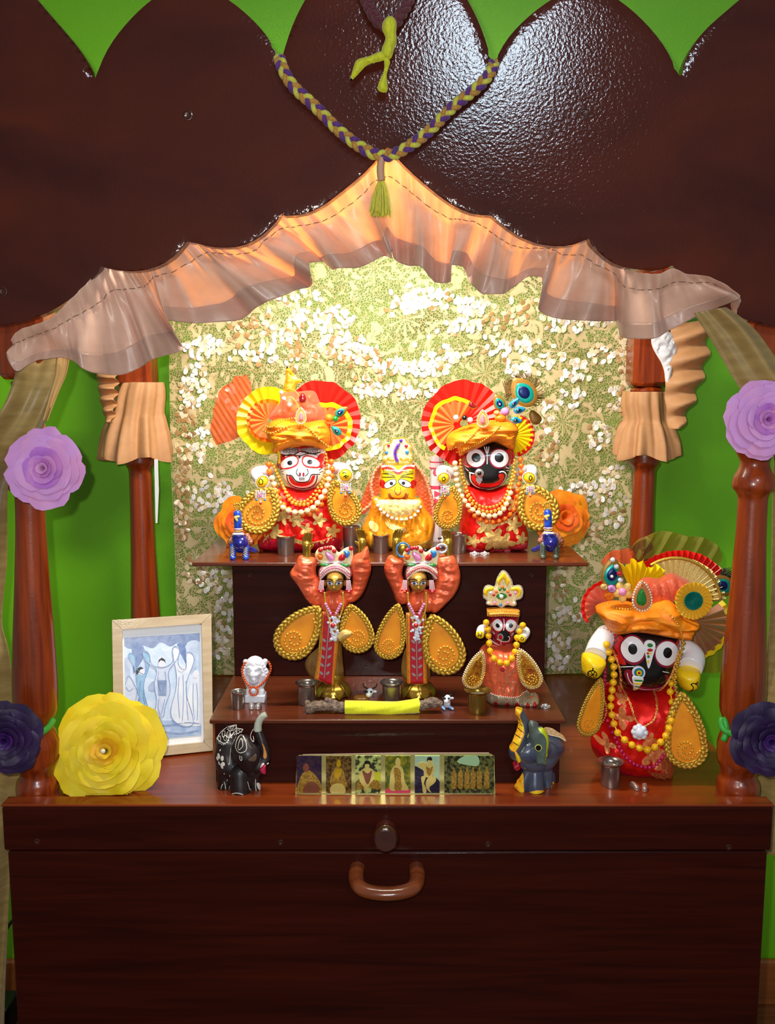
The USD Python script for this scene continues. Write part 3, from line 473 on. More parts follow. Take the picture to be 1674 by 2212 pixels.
# ------------------------------------------------------------------ cloth, metal, gem and paint for the figures
gold = M('gold_thread', (236, 196, 84), .34, .7, col2=(190, 150, 50), vs=(900, 900, 900), bump=.7, bs=1600, bd=.0006)
goldb = M('gold_bead', (248, 204, 84), .22, .75); brocade = M('gold_brocade', (240, 214, 140), .42, .35, col2=(206, 160, 70), vs=(500, 500, 500), bump=.6, bs=1400, bd=.0004)
orange = M('felt_orange', (250, 158, 16), .6, col2=(240, 144, 10), vs=(60, 60, 60), bump=.2, bs=1500, bd=.0003); turb = M('turban_orange', (252, 150, 14), .55, .08, col2=(242, 124, 8), vs=(30, 30, 60), bump=.15, bs=900, bd=.0003)
red = M('satin_red', (224, 26, 14), .36, .3, col2=(204, 14, 18), vs=(20, 20, 30), spec=.3); redd = M('satin_crimson', (186, 14, 44), .36, col2=(160, 10, 36), vs=(30, 30, 30), spec=.3); rib_r = M('ribbon_red', (236, 34, 24), .35, trans=.15)
rib_y = M('ribbon_yellow', (250, 222, 20), .35, trans=.15); rib_o = M('ribbon_orange', (250, 130, 20), .35, trans=.15); organ = M('organza_orange', (250, 150, 60), .4, trans=.3, clear=.22, sheen=.4); organ_p = M('organza_coral', (248, 118, 80), .4, trans=.35, clear=.32, sheen=.4); organ_b = M('organza_brown', (190, 110, 70), .4, trans=.2, clear=.35, sheen=.4)
net_o = M('net_orange', (246, 110, 50), .6, trans=.35, clear=.38, bump=1, bs=1500); net_olive = M('net_olive', (150, 136, 24), .5, trans=.3, clear=.55); net_brown = M('net_brown', (120, 70, 30), .5, trans=.2, clear=.5)
white = M('paint_white', (240, 238, 240), .35, coat=.3); black = M('paint_black', (14, 12, 14), .28, coat=.5); pred = M('paint_red', (206, 24, 24), .35, coat=.3); maroon = M('paint_maroon', (142, 20, 50), .35, coat=.3); pyel = M('paint_yellow', (252, 210, 20), .4, coat=.2); poch = M('paint_ochre', (232, 160, 16), .4, coat=.2); pgrey = M('paint_grey', (60, 62, 72), .35); pbr = M('paint_brown', (150, 56, 22), .4)
cream = M('bead_cream', (248, 218, 168), .3, coat=.4); amber = M('bead_orange', (240, 110, 20), .25, coat=.6); yellow = M('bead_yellow', (250, 188, 16), .25, coat=.6); magenta = M('bead_magenta', (190, 20, 84), .25, coat=.6); pearlm = M('pearl', (248, 240, 226), .22, coat=.5)
def gem(n, c): return M('gem_'+n, c, .08, coat=1, spec=1)
gr, gg, gb, gp, gc, gw = gem('red', (190, 12, 30)), gem('green', (20, 130, 40)), gem('blue', (40, 130, 210)), gem('violet', (86, 40, 170)), gem('pink', (236, 150, 200)), gem('clear', (230, 236, 250)); silver = M('silver', (214, 210, 210), .3, .8); teal = M('feather_teal', (10, 150, 140), .3, .3); navy = M('feather_navy', (14, 30, 90), .3, .3); bronze = M('feather_bronze', (150, 110, 40), .4, .3)
coral = M('satin_coral', (240, 112, 72), .34, .22, col2=(230, 98, 60), vs=(20, 20, 30)); gsatin = M('satin_gold', (248, 178, 30), .34, .3, col2=(236, 150, 30), vs=(25, 25, 25))
# ------------------------------------------------------------------ makers shared by the figures
def fan(c, R0, R1, a0, a1, n, D, amp=.003, cone=.0, wav=.02, seed=0, sx=1.0, rows=5):
    """Pleated ribbon fan: c, R in pixels, angles in degrees (0 right, 90 up)."""
    m = 4*n+1; a = np.radians(np.linspace(a0, a1, m)); s = mpp(c[1], D); q = pl(c[0], c[1], D); V = np.zeros((rows, m, 3)); z = np.abs((np.arange(m)/2.0) % 2-1)*2-1; rg = np.random.default_rng(seed); w = 1+wav*meshkit.noise(np.c_[np.arange(m)*.33, np.zeros(m)+seed, np.zeros(m)], 2)-wav/2
    for i, r in enumerate(np.linspace(R0, R1, rows)):
        k = (r/R1); V[i] = np.c_[q[0]+sx*r*s*np.cos(a)*w, q[1]-cone*k+amp*z*k, q[2]+r*s*np.sin(a)*w]
    return sheet(V, .0006)
def along(pts, n=None): return smooth_path(pts, n or 12*len(pts))
def chain(T, name, mat, pts, D, mesh, r, each=False, gap=2.02, label=None, lift=.6, k=1, string=None):
    P = even(along(pts), gap*r); q = on_front(P, D, mesh) if mesh is not None else pl(P[:, 0], P[:, 1], D); rm = r*mpp(P[:, 1].mean(), D); q[:, 1] -= rm*lift
    if mesh is not None:
        for _ in range(2): q[1:-1, 1] = np.minimum(q[1:-1, 1], (q[:-2, 1]+q[2:, 1])/2)
    if each:
        nd = part(T, name, tube(q, rm*.22, 6), string or mat, label, smooth=True)
        for p in q: part(nd, 'bead', ball(p, rm), mat, smooth=True)
        return nd
    return part(T, name, balls(q, rm, k if r > 3 else 0), mat, label, smooth=True)
def tear(tip, c, r, asp=1.0, n=64):
    tip, c = A(tip, float), A(c, float); d = tip-c; L = np.linalg.norm(d); d /= L; a = np.linspace(0, 2*pi, n, endpoint=False); u = np.cos(a); x = np.where(u > 0, u*L, u*r); y = np.sin(a)*r*asp*np.where(u > 0, (1-np.clip(u, 0, 1)**2)**.28, 1); e = A([-d[1], d[0]])
    return Polygon(c+x[:, None]*d+y[:, None]*e).buffer(0)
def flap(T, tip, c, r, D, asp=1., tilt=0., pad=None, bw=.34, spiral=1, trim=None, beads=None, edge=False):
    """Padded teardrop flap: felt pad, plaited gold border, spiral of gold beads."""
    poly = tear(tip, c, r, asp); s = mpp(c[1], D); w = bw*r; c = A(c, float)
    sh = lambda m: (vf(m)[0]+np.c_[0*vf(m)[0][:, 0], tilt*(vf(m)[0][:, 0]-pl(c[0], c[1], D)[0]), 0*vf(m)[0][:, 0]], vf(m)[1])
    inner = poly.buffer(-w*.8); fl = part(T, 'flap', sh(puff(poly.buffer(-w*.25), D, .0045, .004, max(3, r*.09), reach=w*1.2)), pad or orange)
    rg = poly.buffer(-w*.5).exterior; n = int(rg.length/1.6); P = A([rg.interpolate(i/n, normalized=True).coords[0] for i in range(n)]); q = pl(P[:, 0], P[:, 1], D); q[:, 1] -= .003
    for st in braid(q, w*.30*s, .0018, w*.25*s, max(7, int(round(rg.length/(w*2.0)))), True, 6): part(fl, 'braid_strand', sh(st), trim or gold, smooth=True)
    ig = poly.buffer(-w*1.05); ig = ig if ig.geom_type == 'Polygon' else max(ig.geoms, key=lambda g: g.area); n = int(ig.exterior.length/2); P = A([ig.exterior.interpolate(i/n, normalized=True).coords[0] for i in range(n)]); q = pl(P[:, 0], P[:, 1], D); q[:, 1] -= .0045
    part(fl, 'gold_cord', sh(tube(q, w*.07*s, 6, True)), goldb, smooth=True)
    if spiral:
        R_ = (r-w*1.1)*.92; t = np.linspace(0, 1, 300); L_ = np.hypot(tip[0]-c[0], tip[1]-c[1]); ang = math.atan2(tip[1]-c[1], tip[0]-c[0])+spiral*(.12+.5*np.clip(t*6, 0, 1)+t*3.7*pi); rr = R_*(1-.80*t); rr = rr+np.clip(1-t/.13, 0, 1)**1.3*(.66*L_-R_)
        P = np.c_[c[0]+rr*np.cos(ang), c[1]+rr*np.sin(ang)*1.0]; P = even(P, max(5.2, r*.165)); q = pl(P[:, 0], P[:, 1], D); q[:, 1] -= .0052; part(fl, 'bead_spiral', sh(balls(q, max(2.2, r*.068)*s, 1)), beads or goldb, smooth=True)
    if edge:
        P = even(A(poly.exterior.coords), 4.6); q = pl(P[:, 0], P[:, 1], D); q[:, 1] -= .001; part(fl, 'pearl_edge', sh(balls(q, 1.9*s, 1)), pearlm, smooth=True)
    return fl
def brooch(T, c, r, h, D, gm, rim=None, name='brooch'):
    P = tear((c[0], c[1]-h*.62), (c[0], c[1]+h*.14), r, 1.0); b = part(T, name, puff(P, D, .003, .003, max(1.5, r*.14), reach=r*.5), rim or brocade)
    part(b, 'gem', puff(tear((c[0], c[1]-h*.32), (c[0], c[1]+h*.12), r*.5, 1.), D-.003, .003, .001, max(1.2, r*.12)), gm)
    for sc in (.92, .68):
        e = even(A(shapely.affinity.scale(P, sc, sc).exterior.coords), max(2.6, r*.26)); q = pl(e[:, 0], e[:, 1], D); q[:, 1] -= .003; part(b, 'pearl_rim', balls(q, max(1.2, r*.11)*mpp(c[1], D), 1), pearlm if sc > .8 else (goldb if rim is None else rim), smooth=True)
    return b
def feather(T, tip, c, r, D, asp=.8, barbs=False, dot=True, outer=None):
    c = A(c, float); tip = A(tip, float); P = tear(tip, c, r, asp); f_ = part(T, 'peacock_eye', puff(P, D, .002, .001, max(1.8, r*.15), reach=r*.4), outer or bronze)
    for k, (sc, m, nm) in enumerate(((.72, teal, 'eye_ring'), (.46, navy, 'eye_spot'))): part(f_, nm, puff(tear(c+(tip-c)*sc*.9, c+(tip-c)*.06*k, r*sc, asp), D-.0018*(k+1), .0015, .0005, max(1.4, r*.12), reach=r*.3), m)
    if dot: part(f_, 'pearl', ball(pl(c[0], c[1], D-.006), r*.13*mpp(c[1], D)), pearlm, smooth=True)
    return f_
def hand_arm(T, path, Ds, r, D_end, sym=None, ring=False, capsule=0):
    """A round white arm stump reaching forward with a painted yellow end."""
    P = smooth_path([pl(x, y, d) for (x, y), d in zip(path, Ds)], 16); s = mpp(path[-1][1], D_end); R = r*s; m = part(T, 'arm', cat([tube(P, R*np.interp(np.linspace(0, 1, 16), [0, 1], [1.05, 1]), 18), ball(P[0], R*1.05, 2)]), white, smooth=True)
    if capsule < 0: return m
    e = P[-1]; d = P[-1]-P[-4]; d /= np.linalg.norm(d); cap = lathe([(R*1.02, -capsule), (R*1.04, R*.1), (R*1.0, R*.3), (R*.85, R*.55), (R*.6, R*.78), (R*.3, R*.9), (0, R*.94)], e, 24, facing(d)); part(m, 'palm', cap, pyel, 'yellow painted end', smooth=True)
    if sym is not None: part(m, 'painted_mark', drape(sym, D_end, cap, .0004, max(1., r*.12)), black, smooth=False)
    if ring:
        a = np.arange(26)*2*pi/26; q = e+(facing(d) @ np.c_[R*1.22*np.cos(a), R*1.22*np.sin(a), 0*a+R*.25].T).T; part(m, 'pearl_ring', balls(q, R*.15, 1), pearlm, smooth=True)
    return m
def pendant(T, c, w, h, D, ms=(gc, gb, gr)):
    """Crystal drops hung from the palm."""
    rg = np.random.default_rng(int(c[0])); o = []
    for i in range(5):
        for j in range(4+(i == 2)*2): o.append(pl(c[0]+(i-2)*w/4, c[1]+j*h/5, D))
    p = part(T, 'crystal_drop', balls(A(o), w*.11*mpp(c[1], D), 1), gw, smooth=True); part(p, 'pink_crystal', balls(A([pl(c[0]+rg.uniform(-w, w)*.22, c[1]+rg.uniform(.1, .6)*h, D-.002) for _ in range(12)]), w*.1*mpp(c[1], D), 1), ms[0], smooth=True)
    for dx, dy, m in ((-.45, .85, ms[1]), (.45, .85, ms[1]), (0, 1.2, ms[2])): part(p, 'gem', ball(pl(c[0]+dx*w, c[1]+dy*h, D-.002), w*.15*mpp(c[1], D), 1), m, smooth=True)
def paint(T, D, mesh, items, res=2.5):
    """Painted face marks: (name, polygon or polygons in pixels, material, layer)."""
    for nm, g, m, lay in items: part(T, nm, drape(g, D, mesh, .0003+.00035*lay, res), m, smooth=30)
def sc_(z, k): return lambda pts: spoly(z(pts), k)
from shapely import affinity as aff
def motif(z, x, y, r, n=5, rot_=0.):
    cx, cy = z([(x, y)])[0]; s = 1/ZS_[0]; return unary_union([ell(cx+.55*r*s*math.cos(rot_+k*2*pi/n), cy+.55*r*s*math.sin(rot_+k*2*pi/n), .55*r*s, .3*r*s, rot_+k*2*pi/n, 14) for k in range(n)]+[ell(cx, cy, .25*r*s, .25*r*s, 0, 10)])
ZS_ = [1.]
petm = [pm('petal_marigold', (250, 136, 12), (246, 104, 10)), pm('petal_marigold_red', (244, 92, 20), (250, 120, 14)), pm('petal_marigold_light', (252, 160, 20), (250, 130, 14))]
# ------------------------------------------------------------------ A: white-faced figure, left on the upper shelf
z = zoom(440, 780, 3.986); ZS_[0] = 3.986; zp = lambda *p: z(p); P1 = lambda x, y: z([(x, y)])[0]; E = lambda x, y, rx, ry, r=0: ell(*P1(x, y), rx/ZS_[0], ry/ZS_[0], r); SP = lambda *p: spoly(z(p), 80); SK = lambda w, *p: stroke(z(p), w/ZS_[0])
T = Thing('deity_figure', 'white-faced wooden deity figure with red and yellow ribbon fans behind an orange turban', 'figurine', tuple(on(652, 1192, ZS))); D = 1.468
hd = puff(SP((645, 770), (840, 750), (1042, 760), (1052, 900), (1035, 1000), (1000, 1052), (940, 1092), (870, 1107), (790, 1102), (728, 1070), (680, 1010), (650, 930)), D, .026, .03, 4, reach=34, p=2.2)
head = part(T, 'head', hd, white, smooth=True)
rb = puff(SP((640, 1080), (860, 1110), (1060, 1070), (1130, 1200), (1185, 1330), (1200, 1470), (1175, 1620), (1000, 1640), (800, 1640), (560, 1632), (468, 1600), (476, 1540), (530, 1480), (600, 1330), (610, 1200)), D, .036, .04, 4.5, .0022, (.06, .03), 4, reach=40)
robe = part(T, 'robe', rb, red, smooth=True)
part(robe, 'robe_hem', drape(SP((470, 1545), (560, 1500), (700, 1540), (900, 1560), (1180, 1520), (1190, 1620), (1000, 1642), (700, 1640), (480, 1612)), D, rb, .0008, 4), redd)
part(robe, 'gold_motif', drape(unary_union([motif(z, *q) for q in ((700, 1310, 70), (820, 1340, 60, 6), (900, 1420, 55), (1010, 1340, 60), (960, 1260, 50), (640, 1440, 60), (1120, 1440, 60), (740, 1540, 60), (560, 1510, 40))]+[SK(34, (610, 1480), (760, 1500), (900, 1540), (1120, 1500))]), D, rb, .0007, 2.4), brocade)
paint(head, D, hd, [('cheek_band', SP((648, 826), (690, 800), (720, 820), (680, 860), (690, 915), (656, 925)), pred, 0), ('cheek_band', SP((1046, 790), (1000, 800), (985, 830), (1010, 860), (1000, 905), (1050, 905)), pred, 0),
  ('eye_outline', SP((664, 884), (694, 834), (748, 804), (804, 804), (832, 836), (824, 876), (784, 903), (722, 919), (676, 914)), pred, 1), ('eye_outline', SP((856, 838), (876, 806), (930, 806), (994, 832), (1018, 874), (1008, 903), (960, 908), (898, 899), (864, 872)), pred, 1),
  ('eye', SP((674, 884), (701, 843), (750, 815), (800, 814), (820, 840), (813, 870), (780, 893), (722, 908), (682, 904)), white, 2), ('eye', SP((868, 840), (882, 817), (930, 817), (988, 842), (1007, 875), (1000, 893), (960, 897), (902, 889), (874, 868)), white, 2),
  ('pupil', E(757, 864, 22, 19), black, 3), ('pupil', E(926, 857, 22, 19), black, 3),
  ('mouth', SP((748, 975), (752, 1015), (785, 1052), (830, 1066), (880, 1066), (930, 1046), (962, 1005), (966, 970), (948, 975), (930, 1010), (890, 1031), (838, 1033), (795, 1018), (772, 985)), pred, 1),
  ('mouth_outline', unary_union([SK(8, (728, 968), (742, 1036), (800, 1078), (868, 1088), (935, 1072), (976, 1028), (986, 975)), SK(7, (740, 972), (768, 972), (800, 1012), (860, 1030), (920, 1008), (940, 966), (972, 962)), SK(6, (724, 966), (745, 972)), SK(6, (968, 962), (990, 966))]), black, 1),
  ('brow', unary_union([SK(8, (668, 792), (740, 803), (800, 792), (836, 772), (880, 776), (950, 790), (1014, 776)), SK(6, (690, 812), (760, 796), (835, 806), (905, 790), (990, 800)), E(836, 815, 9, 14)]+[SK(5, (690+i*13, 752), (700+i*13, 788-abs(i-5)*1)) for i in range(10)]+[SK(5, (862+i*14, 752), (856+i*14, 785)) for i in range(10)]), black, 1),
  ('bindi', E(832, 760, 17, 15).difference(E(832, 760, 9, 8)), pred, 2), ('nostril', unary_union([E(842, 962, 9, 17), E(872, 962, 9, 17)]), maroon, 1), ('nose_line', unary_union([SK(5, (822, 915), (812, 950), (834, 976)), SK(5, (902, 915), (912, 950), (884, 976))]+[SK(4, (838+8*i, 985), (838+8*i, 1010)) for i in range(6)]), black, 1),
  ('whisker', unary_union([SK(5, (664, 930), (690, 918)), SK(5, (668, 950), (700, 935)), SK(5, (680, 960), (704, 968)), SK(5, (1000, 930), (1030, 912)), SK(5, (1005, 950), (1034, 940)), SK(5, (985, 960), (1010, 966))]), black, 1)], 1.8)
# ribbon fans behind the turban
ff = lambda nm, c, *a, m=rib_r, **k: part(T, nm, fan(P1(*c), *[v/ZS_[0] for v in a[:2]], *a[2:], **k), m)
ff('ribbon_fan', (1010, 515), 30, 342, -150, 210, 26, 1.508, .0026, .010, m=rib_r, wav=.06, seed=1)
ff('ribbon_fan', (578, 512), 30, 290, 0, 360, 22, 1.502, .0026, .010, m=rib_y, wav=.06, seed=2)
ff('ribbon_edge', (560, 512), 150, 185, 60, 290, 13, 1.492, .002, .006, m=rib_o, seed=3)
ff('organza_fan', (560, 512), 20, 155, 40, 300, 12, 1.493, .004, .010, m=organ, wav=.08, seed=3)
ff('organza_fan', (1075, 560), 20, 168, -110, 115, 10, 1.490, .004, .008, m=organ, wav=.08, seed=4); ff('ribbon_edge', (1075, 560), 165, 206, -110, 118, 11, 1.489, .0015, .008, m=rib_y, wav=.08, seed=4)
part(T, 'net_fan', slab(Polygon(z([(58, 610), (62, 540), (80, 470), (78, 420), (112, 340), (128, 268), (165, 222), (240, 180), (262, 128), (330, 132), (362, 112), (404, 182), (416, 262), (380, 330), (330, 400), (318, 520), (330, 640), (230, 690), (106, 724)])), 1.53, .001, 0, 4, lift=lambda P: .0022*np.sin(P[:, 1]*1.5+P[:, 0]*.5)), net_o)
part(T, 'gold_leaf_cloth', puff(SP((690, 260), (705, 150), (716, 50), (770, 100), (800, 140), (866, 170), (800, 200), (790, 300)), 1.535, .003, .002, 5, .002, (.1, .1)), gsatin)
part(T, 'organza_bunch', puff(SP((570, 500), (600, 420), (660, 340), (655, 285), (760, 265), (880, 255), (960, 265), (990, 330), (1040, 420), (1050, 520), (850, 545), (680, 510)), 1.485, .020, .01, 5, .004, (.07, .05), 7), organ_p, smooth=True)
tb = puff(SP((535, 600), (570, 530), (660, 492), (800, 520), (930, 520), (1050, 515), (1092, 600), (1092, 690), (1055, 750), (1010, 752), (940, 737), (850, 735), (740, 747), (640, 782), (602, 780), (600, 720), (558, 660)), D-.004, .036, .04, 3.6, .0052, (.012, .11), 2, reach=26)
tu = part(T, 'turban', tb, turb, smooth=True); part(T, 'turban_band', drape(SP((600, 780), (604, 735), (700, 690), (800, 655), (860, 648), (940, 670), (1020, 700), (1050, 748), (1010, 752), (940, 737), (850, 735), (740, 747), (640, 782)), D-.004, tb, .0012, 3, .003), orange)
chain(T, 'turban_chain', goldb, z([(550, 552), (600, 562), (700, 506), (790, 488)]), D, tb, 2.6); chain(T, 'turban_chain', goldb, z([(528, 592), (600, 612), (700, 572), (800, 546), (862, 546), (920, 570), (1000, 650), (1080, 726)]), D, tb, 3.0)
brooch(T, P1(838, 478), 12, 34, 1.424, gem('rose', (240, 120, 130))); bl = part(T, 'gem_bud', puff(SP((848, 276), (884, 320), (866, 362), (838, 366), (818, 320)), 1.436, .004, .003, 1.6), gem('garnet', (130, 12, 20)))
for q in (((650, 280), (700, 245), (790, 260), (820, 300)), ((690, 330), (740, 310), (800, 360), (820, 420))): part(bl, 'wire_curl', tube([tuple(pl(x, y, 1.437)) for x, y in along(z(q))], .0008, 6), goldb, smooth=True)
part(bl, 'crystal', balls(A([pl(*P1(x, y), 1.434) for x, y in ((668, 268), (690, 322), (738, 376))]), .0034, 1), gw, smooth=True)
feather(T, P1(1240, 395), P1(1168, 445), 13, 1.455, .75); feather(T, P1(1100, 560), P1(1148, 605), 11, 1.452, .7, outer=teal); part(T, 'rosette', ball(pl(*P1(1132, 498), 1.45), .005, 2), gg, smooth=True); part(T, 'rosette', ball(pl(*P1(1080, 490), 1.45), .0062, 2), turb, smooth=True)
both = cat([hd, rb])
chain(T, 'orange_bead_necklace', amber, z([(575, 880), (585, 960), (630, 1060), (690, 1190), (800, 1270), (900, 1290), (1010, 1230), (1060, 1110), (1110, 960), (1105, 860)]), D, both, 7, True, 2.2)
chain(T, 'cream_bead_necklace', cream, z([(605, 995), (620, 1050), (625, 1100), (640, 1155), (670, 1205), (715, 1240), (770, 1265), (828, 1275), (885, 1268), (938, 1248), (985, 1212), (1010, 1170), (1040, 1130), (1060, 1090), (1075, 1050), (1085, 995), (1082, 950)]), D-.004, both, 6.6, True, 2.05, lift=1.4)
chain(T, 'gold_necklace', goldb, z([(604, 880), (640, 960), (690, 1060), (760, 1150), (830, 1190), (900, 1180), (970, 1110), (1030, 1020), (1058, 930), (1052, 800)]), D-.004, both, 3.7, lift=2.2); chain(T, 'gold_necklace', goldb, z([(618, 900), (660, 1010), (720, 1120), (790, 1200), (850, 1212), (920, 1202), (990, 1130), (1046, 1030), (1070, 950)]), D-.004, both, 4.3, lift=1.8)
part(T, 'turban_tie', tube([tuple(pl(*q, 1.45)) for q in along(z([(640, 770), (655, 820), (650, 880)]))], .0025, 8), rib_y, smooth=True)
hand_arm(T, z([(560, 945), (470, 955), (500, 1035)]), [1.475, 1.465, 1.43], 12.5, 1.43, SK(6, (498, 1005), (482, 1033), (500, 1060), (516, 1035), (500, 1010)), True); hand_arm(T, z([(1110, 920), (1190, 925), (1221, 980)]), [1.475, 1.465, 1.43], 13, 1.43, unary_union([SK(6, (1196, 962), (1222, 955), (1225, 980), (1250, 985)), SK(6, (1205, 995), (1225, 980), (1220, 1000), (1240, 1000))]), True)
pendant(T, P1(490, 1120), 20, 22, 1.41); pendant(T, P1(1222, 1060), 20, 22, 1.41)
flap(T, P1(612, 1090), P1(462, 1310), 45, 1.424, 1.0, .1); flap(T, P1(1112, 1020), P1(1218, 1275), 36, 1.424, 1.0, -.2, spiral=-1)
# ------------------------------------------------------------------ C: black-faced figure, right on the upper shelf
z = zoom(820, 780, 3.4875); ZS_[0] = 3.4875
T = Thing('deity_figure', 'black-faced wooden deity figure with round white eyes and a peacock feather in its orange turban', 'figurine', tuple(on(1048, 1192, ZS))); D = 1.468
hd = puff(SP((618, 700), (800, 620), (992, 655), (994, 760), (978, 830), (950, 900), (900, 946), (820, 967), (760, 967), (690, 942), (650, 885), (628, 810)), D, .026, .03, 4, reach=34, p=2.2); head = part(T, 'head', hd, black, smooth=True)
rb = puff(SP((650, 940), (820, 970), (990, 930), (1040, 1010), (1070, 1150), (1110, 1270), (1108, 1400), (950, 1420), (800, 1432), (655, 1432), (600, 1330), (612, 1180), (630, 1050)), D, .036, .04, 4.5, .0022, (.06, .03), 9, reach=40); robe = part(T, 'robe', rb, red, smooth=True)
part(robe, 'robe_hem', drape(SP((640, 1405), (800, 1410), (950, 1395), (1110, 1370), (1112, 1402), (950, 1424), (800, 1436), (655, 1434)), D, rb, .0008, 4), M('satin_pink', (214, 50, 70), .4))
part(robe, 'gold_motif', drape(unary_union([motif(z, *q) for q in ((780, 1220, 70), (990, 1210, 66), (840, 1320, 90, 6), (920, 1350, 80), (690, 1330, 50), (1000, 1060, 60), (1050, 1320, 50))]+[SK(16, (820, 1215), (920, 1190), (1000, 1120), (1020, 1040))]), D, rb, .0007, 2.4), brocade)
EL = lambda x, y, rx, ry, r=0: E(x, y, rx, ry, r)
paint(head, D, hd, [('cheek_band', SP((618, 715), (660, 680), (680, 790), (640, 790)), pred, 0), ('cheek_band', SP((992, 660), (950, 660), (960, 780), (988, 780)), pred, 0), ('eye_outline', EL(713, 722, 77, 74), maroon, 1), ('eye_outline', EL(889, 726, 79, 74, .12), maroon, 1), ('eye', EL(713, 722, 67, 65), white, 2), ('eye', EL(889, 724, 69, 65, .12), white, 2),
  ('pupil', EL(715, 718, 33, 33), black, 3), ('pupil', EL(885, 718, 34, 34), black, 3),
  ('mouth', SP((686, 850), (690, 890), (730, 930), (800, 943), (870, 931), (915, 892), (926, 850), (902, 836), (880, 850), (890, 876), (860, 904), (800, 911), (745, 903), (716, 880), (706, 848)), pred, 1), ('mouth_outline', unary_union([SK(9, (672, 838), (678, 890), (722, 938), (800, 957), (878, 942), (930, 892), (940, 842), (914, 822), (888, 826)), SK(9, (668, 830), (700, 838))]), white, 1),
  ('forehead_mark', unary_union([SK(7, (798, 640), (796, 765)), SK(6, (780, 640), (797, 690), (815, 640))]), white, 2), ('whisker', unary_union([SK(7, (940, 790), (965, 800), (975, 780)), SK(7, (945, 815), (970, 820)), SK(7, (640, 800), (660, 820)), SK(6, (636, 780), (660, 790))]), white, 1)], 1.8)
nj = part(T, 'nose_ornament', puff(E(751, 845, 34, 34), 1.436, .003, .002, 2), silver); part(nj, 'stone', ball(pl(*P1(751, 845), 1.432), .0035, 1), black, smooth=True)
part(nj, 'drop', [tube([tuple(pl(*P1(730+i*10, 878), 1.436)), tuple(pl(*P1(730+i*10, 905+14*(2-abs(i-2))), 1.435))], .0007, 6) for i in range(5)], silver, smooth=True)
ff('ribbon_fan', (635, 468), 30, 318, -140, 220, 25, 1.508, .0026, .010, m=rib_r, wav=.06, seed=6); ff('ribbon_fan', (1000, 560), 30, 150, -90, 90, 11, 1.500, .003, .008, m=rib_y, seed=8); ff('ribbon_edge', (1000, 560), 132, 164, -75, 70, 9, 1.499, .002, .008, m=rib_r, seed=8)
ff('organza_fan', (575, 478), 20, 178, 50, 240, 10, 1.493, .004, .010, m=organ, wav=.08, seed=5); ff('ribbon_edge', (575, 478), 176, 206, 50, 245, 10, 1.492, .0015, .010, m=rib_y, wav=.08, seed=5)
part(T, 'leaf_tip', puff(SP((1140, 370), (1200, 400), (1222, 440), (1180, 480), (1150, 470)), 1.52, .002, .002, 4), bronze)
tb = puff(SP((503, 595), (560, 522), (650, 486), (740, 462), (850, 445), (1000, 458), (1047, 520), (1022, 600), (1012, 662), (940, 652), (860, 613), (760, 652), (640, 702), (603, 717), (578, 652), (530, 672)), D-.004, .036, .04, 3.6, .0052, (.014, .10), 5, reach=26); part(T, 'turban', tb, turb, smooth=True)
chain(T, 'turban_chain', goldb, z([(518, 665), (600, 622), (700, 532), (770, 470)]), D, tb, 2.6); chain(T, 'turban_chain', goldb, z([(578, 682), (700, 622), (800, 560), (885, 455), (815, 448)]), D, tb, 2.4)
brooch(T, P1(776, 440), 13, 36, 1.424, gem('rose', (240, 120, 130))); part(T, 'gem_bud', puff(SP((690, 300), (720, 330), (740, 340), (716, 360), (684, 352), (668, 330)), 1.436, .004, .003, 1.6), gem('garnet', (130, 12, 20)))
part(T, 'crystal', balls(A([pl(*P1(x, y), 1.433) for x, y in ((575, 425), (682, 443))]), .0045, 1), gw, smooth=True); part(T, 'dark_stone', ball(pl(*P1(640, 428), 1.433), .0045, 1), black, smooth=True)
fe = feather(T, P1(1010, 130), P1(1090, 240), 33, 1.487, .8, dot=False); rg = np.random.default_rng(4); bb = []
for k in range(90):
    a = rg.uniform(-.35, 1.12)*pi; x, y = 1090+100*math.cos(a), 235-100*math.sin(a); L = rg.uniform(30, 62); bb.append(tube([tuple(pl(*q, 1.49+.004*rg.random())) for q in along(z([(x*.5+545, y*.5+120), (x, y), (x+L*math.cos(a+.5), y-L*math.sin(a+.5))]), 7)], .0005, 4))
for k in range(26): t = k/25; bb.append(tube([tuple(pl(*q, 1.492)) for q in along(z([(960, 300), (950+80*t, 240-60*t), (925+150*t, 160-50*t+rg.uniform(-20, 20))]), 7)], .0005, 4))
part(fe, 'barbs', bb, M('feather_barb', (110, 84, 40), .5, .2), smooth=True)
feather(T, P1(870, 250), P1(905, 325), 16, 1.452, .8)
for x, y, a in ((1005, 325, -.6), (1042, 370, .1), (1022, 445, .5)): feather(T, P1(x+58*math.cos(a), y+58*math.sin(a)-18), P1(x, y), 10, 1.446, .75, outer=gb)
part(T, 'rosette', puff(E(945, 380, 34, 32), 1.446, .006, .003, 2.4), M('rosette_lilac', (200, 130, 190), .5)); part(T, 'rosette', puff(E(910, 430, 44, 30), 1.446, .006, .003, 2.4), rib_o); part(T, 'rosette', puff(E(882, 390, 24, 20), 1.446, .005, .003, 2.4), brocade)
both = cat([hd, rb])
chain(T, 'orange_bead_necklace', amber, z([(1048, 735), (1052, 850), (1030, 940), (1015, 1040), (950, 1140), (800, 1185), (690, 1130), (620, 1030)]), D, both, 6.2, True, 2.2)
chain(T, 'cream_bead_necklace', cream, z([(560, 760), (568, 840), (580, 930), (600, 985), (640, 1050), (675, 1090), (718, 1115), (765, 1135), (815, 1142), (865, 1133), (905, 1100), (940, 1040), (985, 940)]), D-.004, both, 6.0, True, 2.05, lift=1.4)
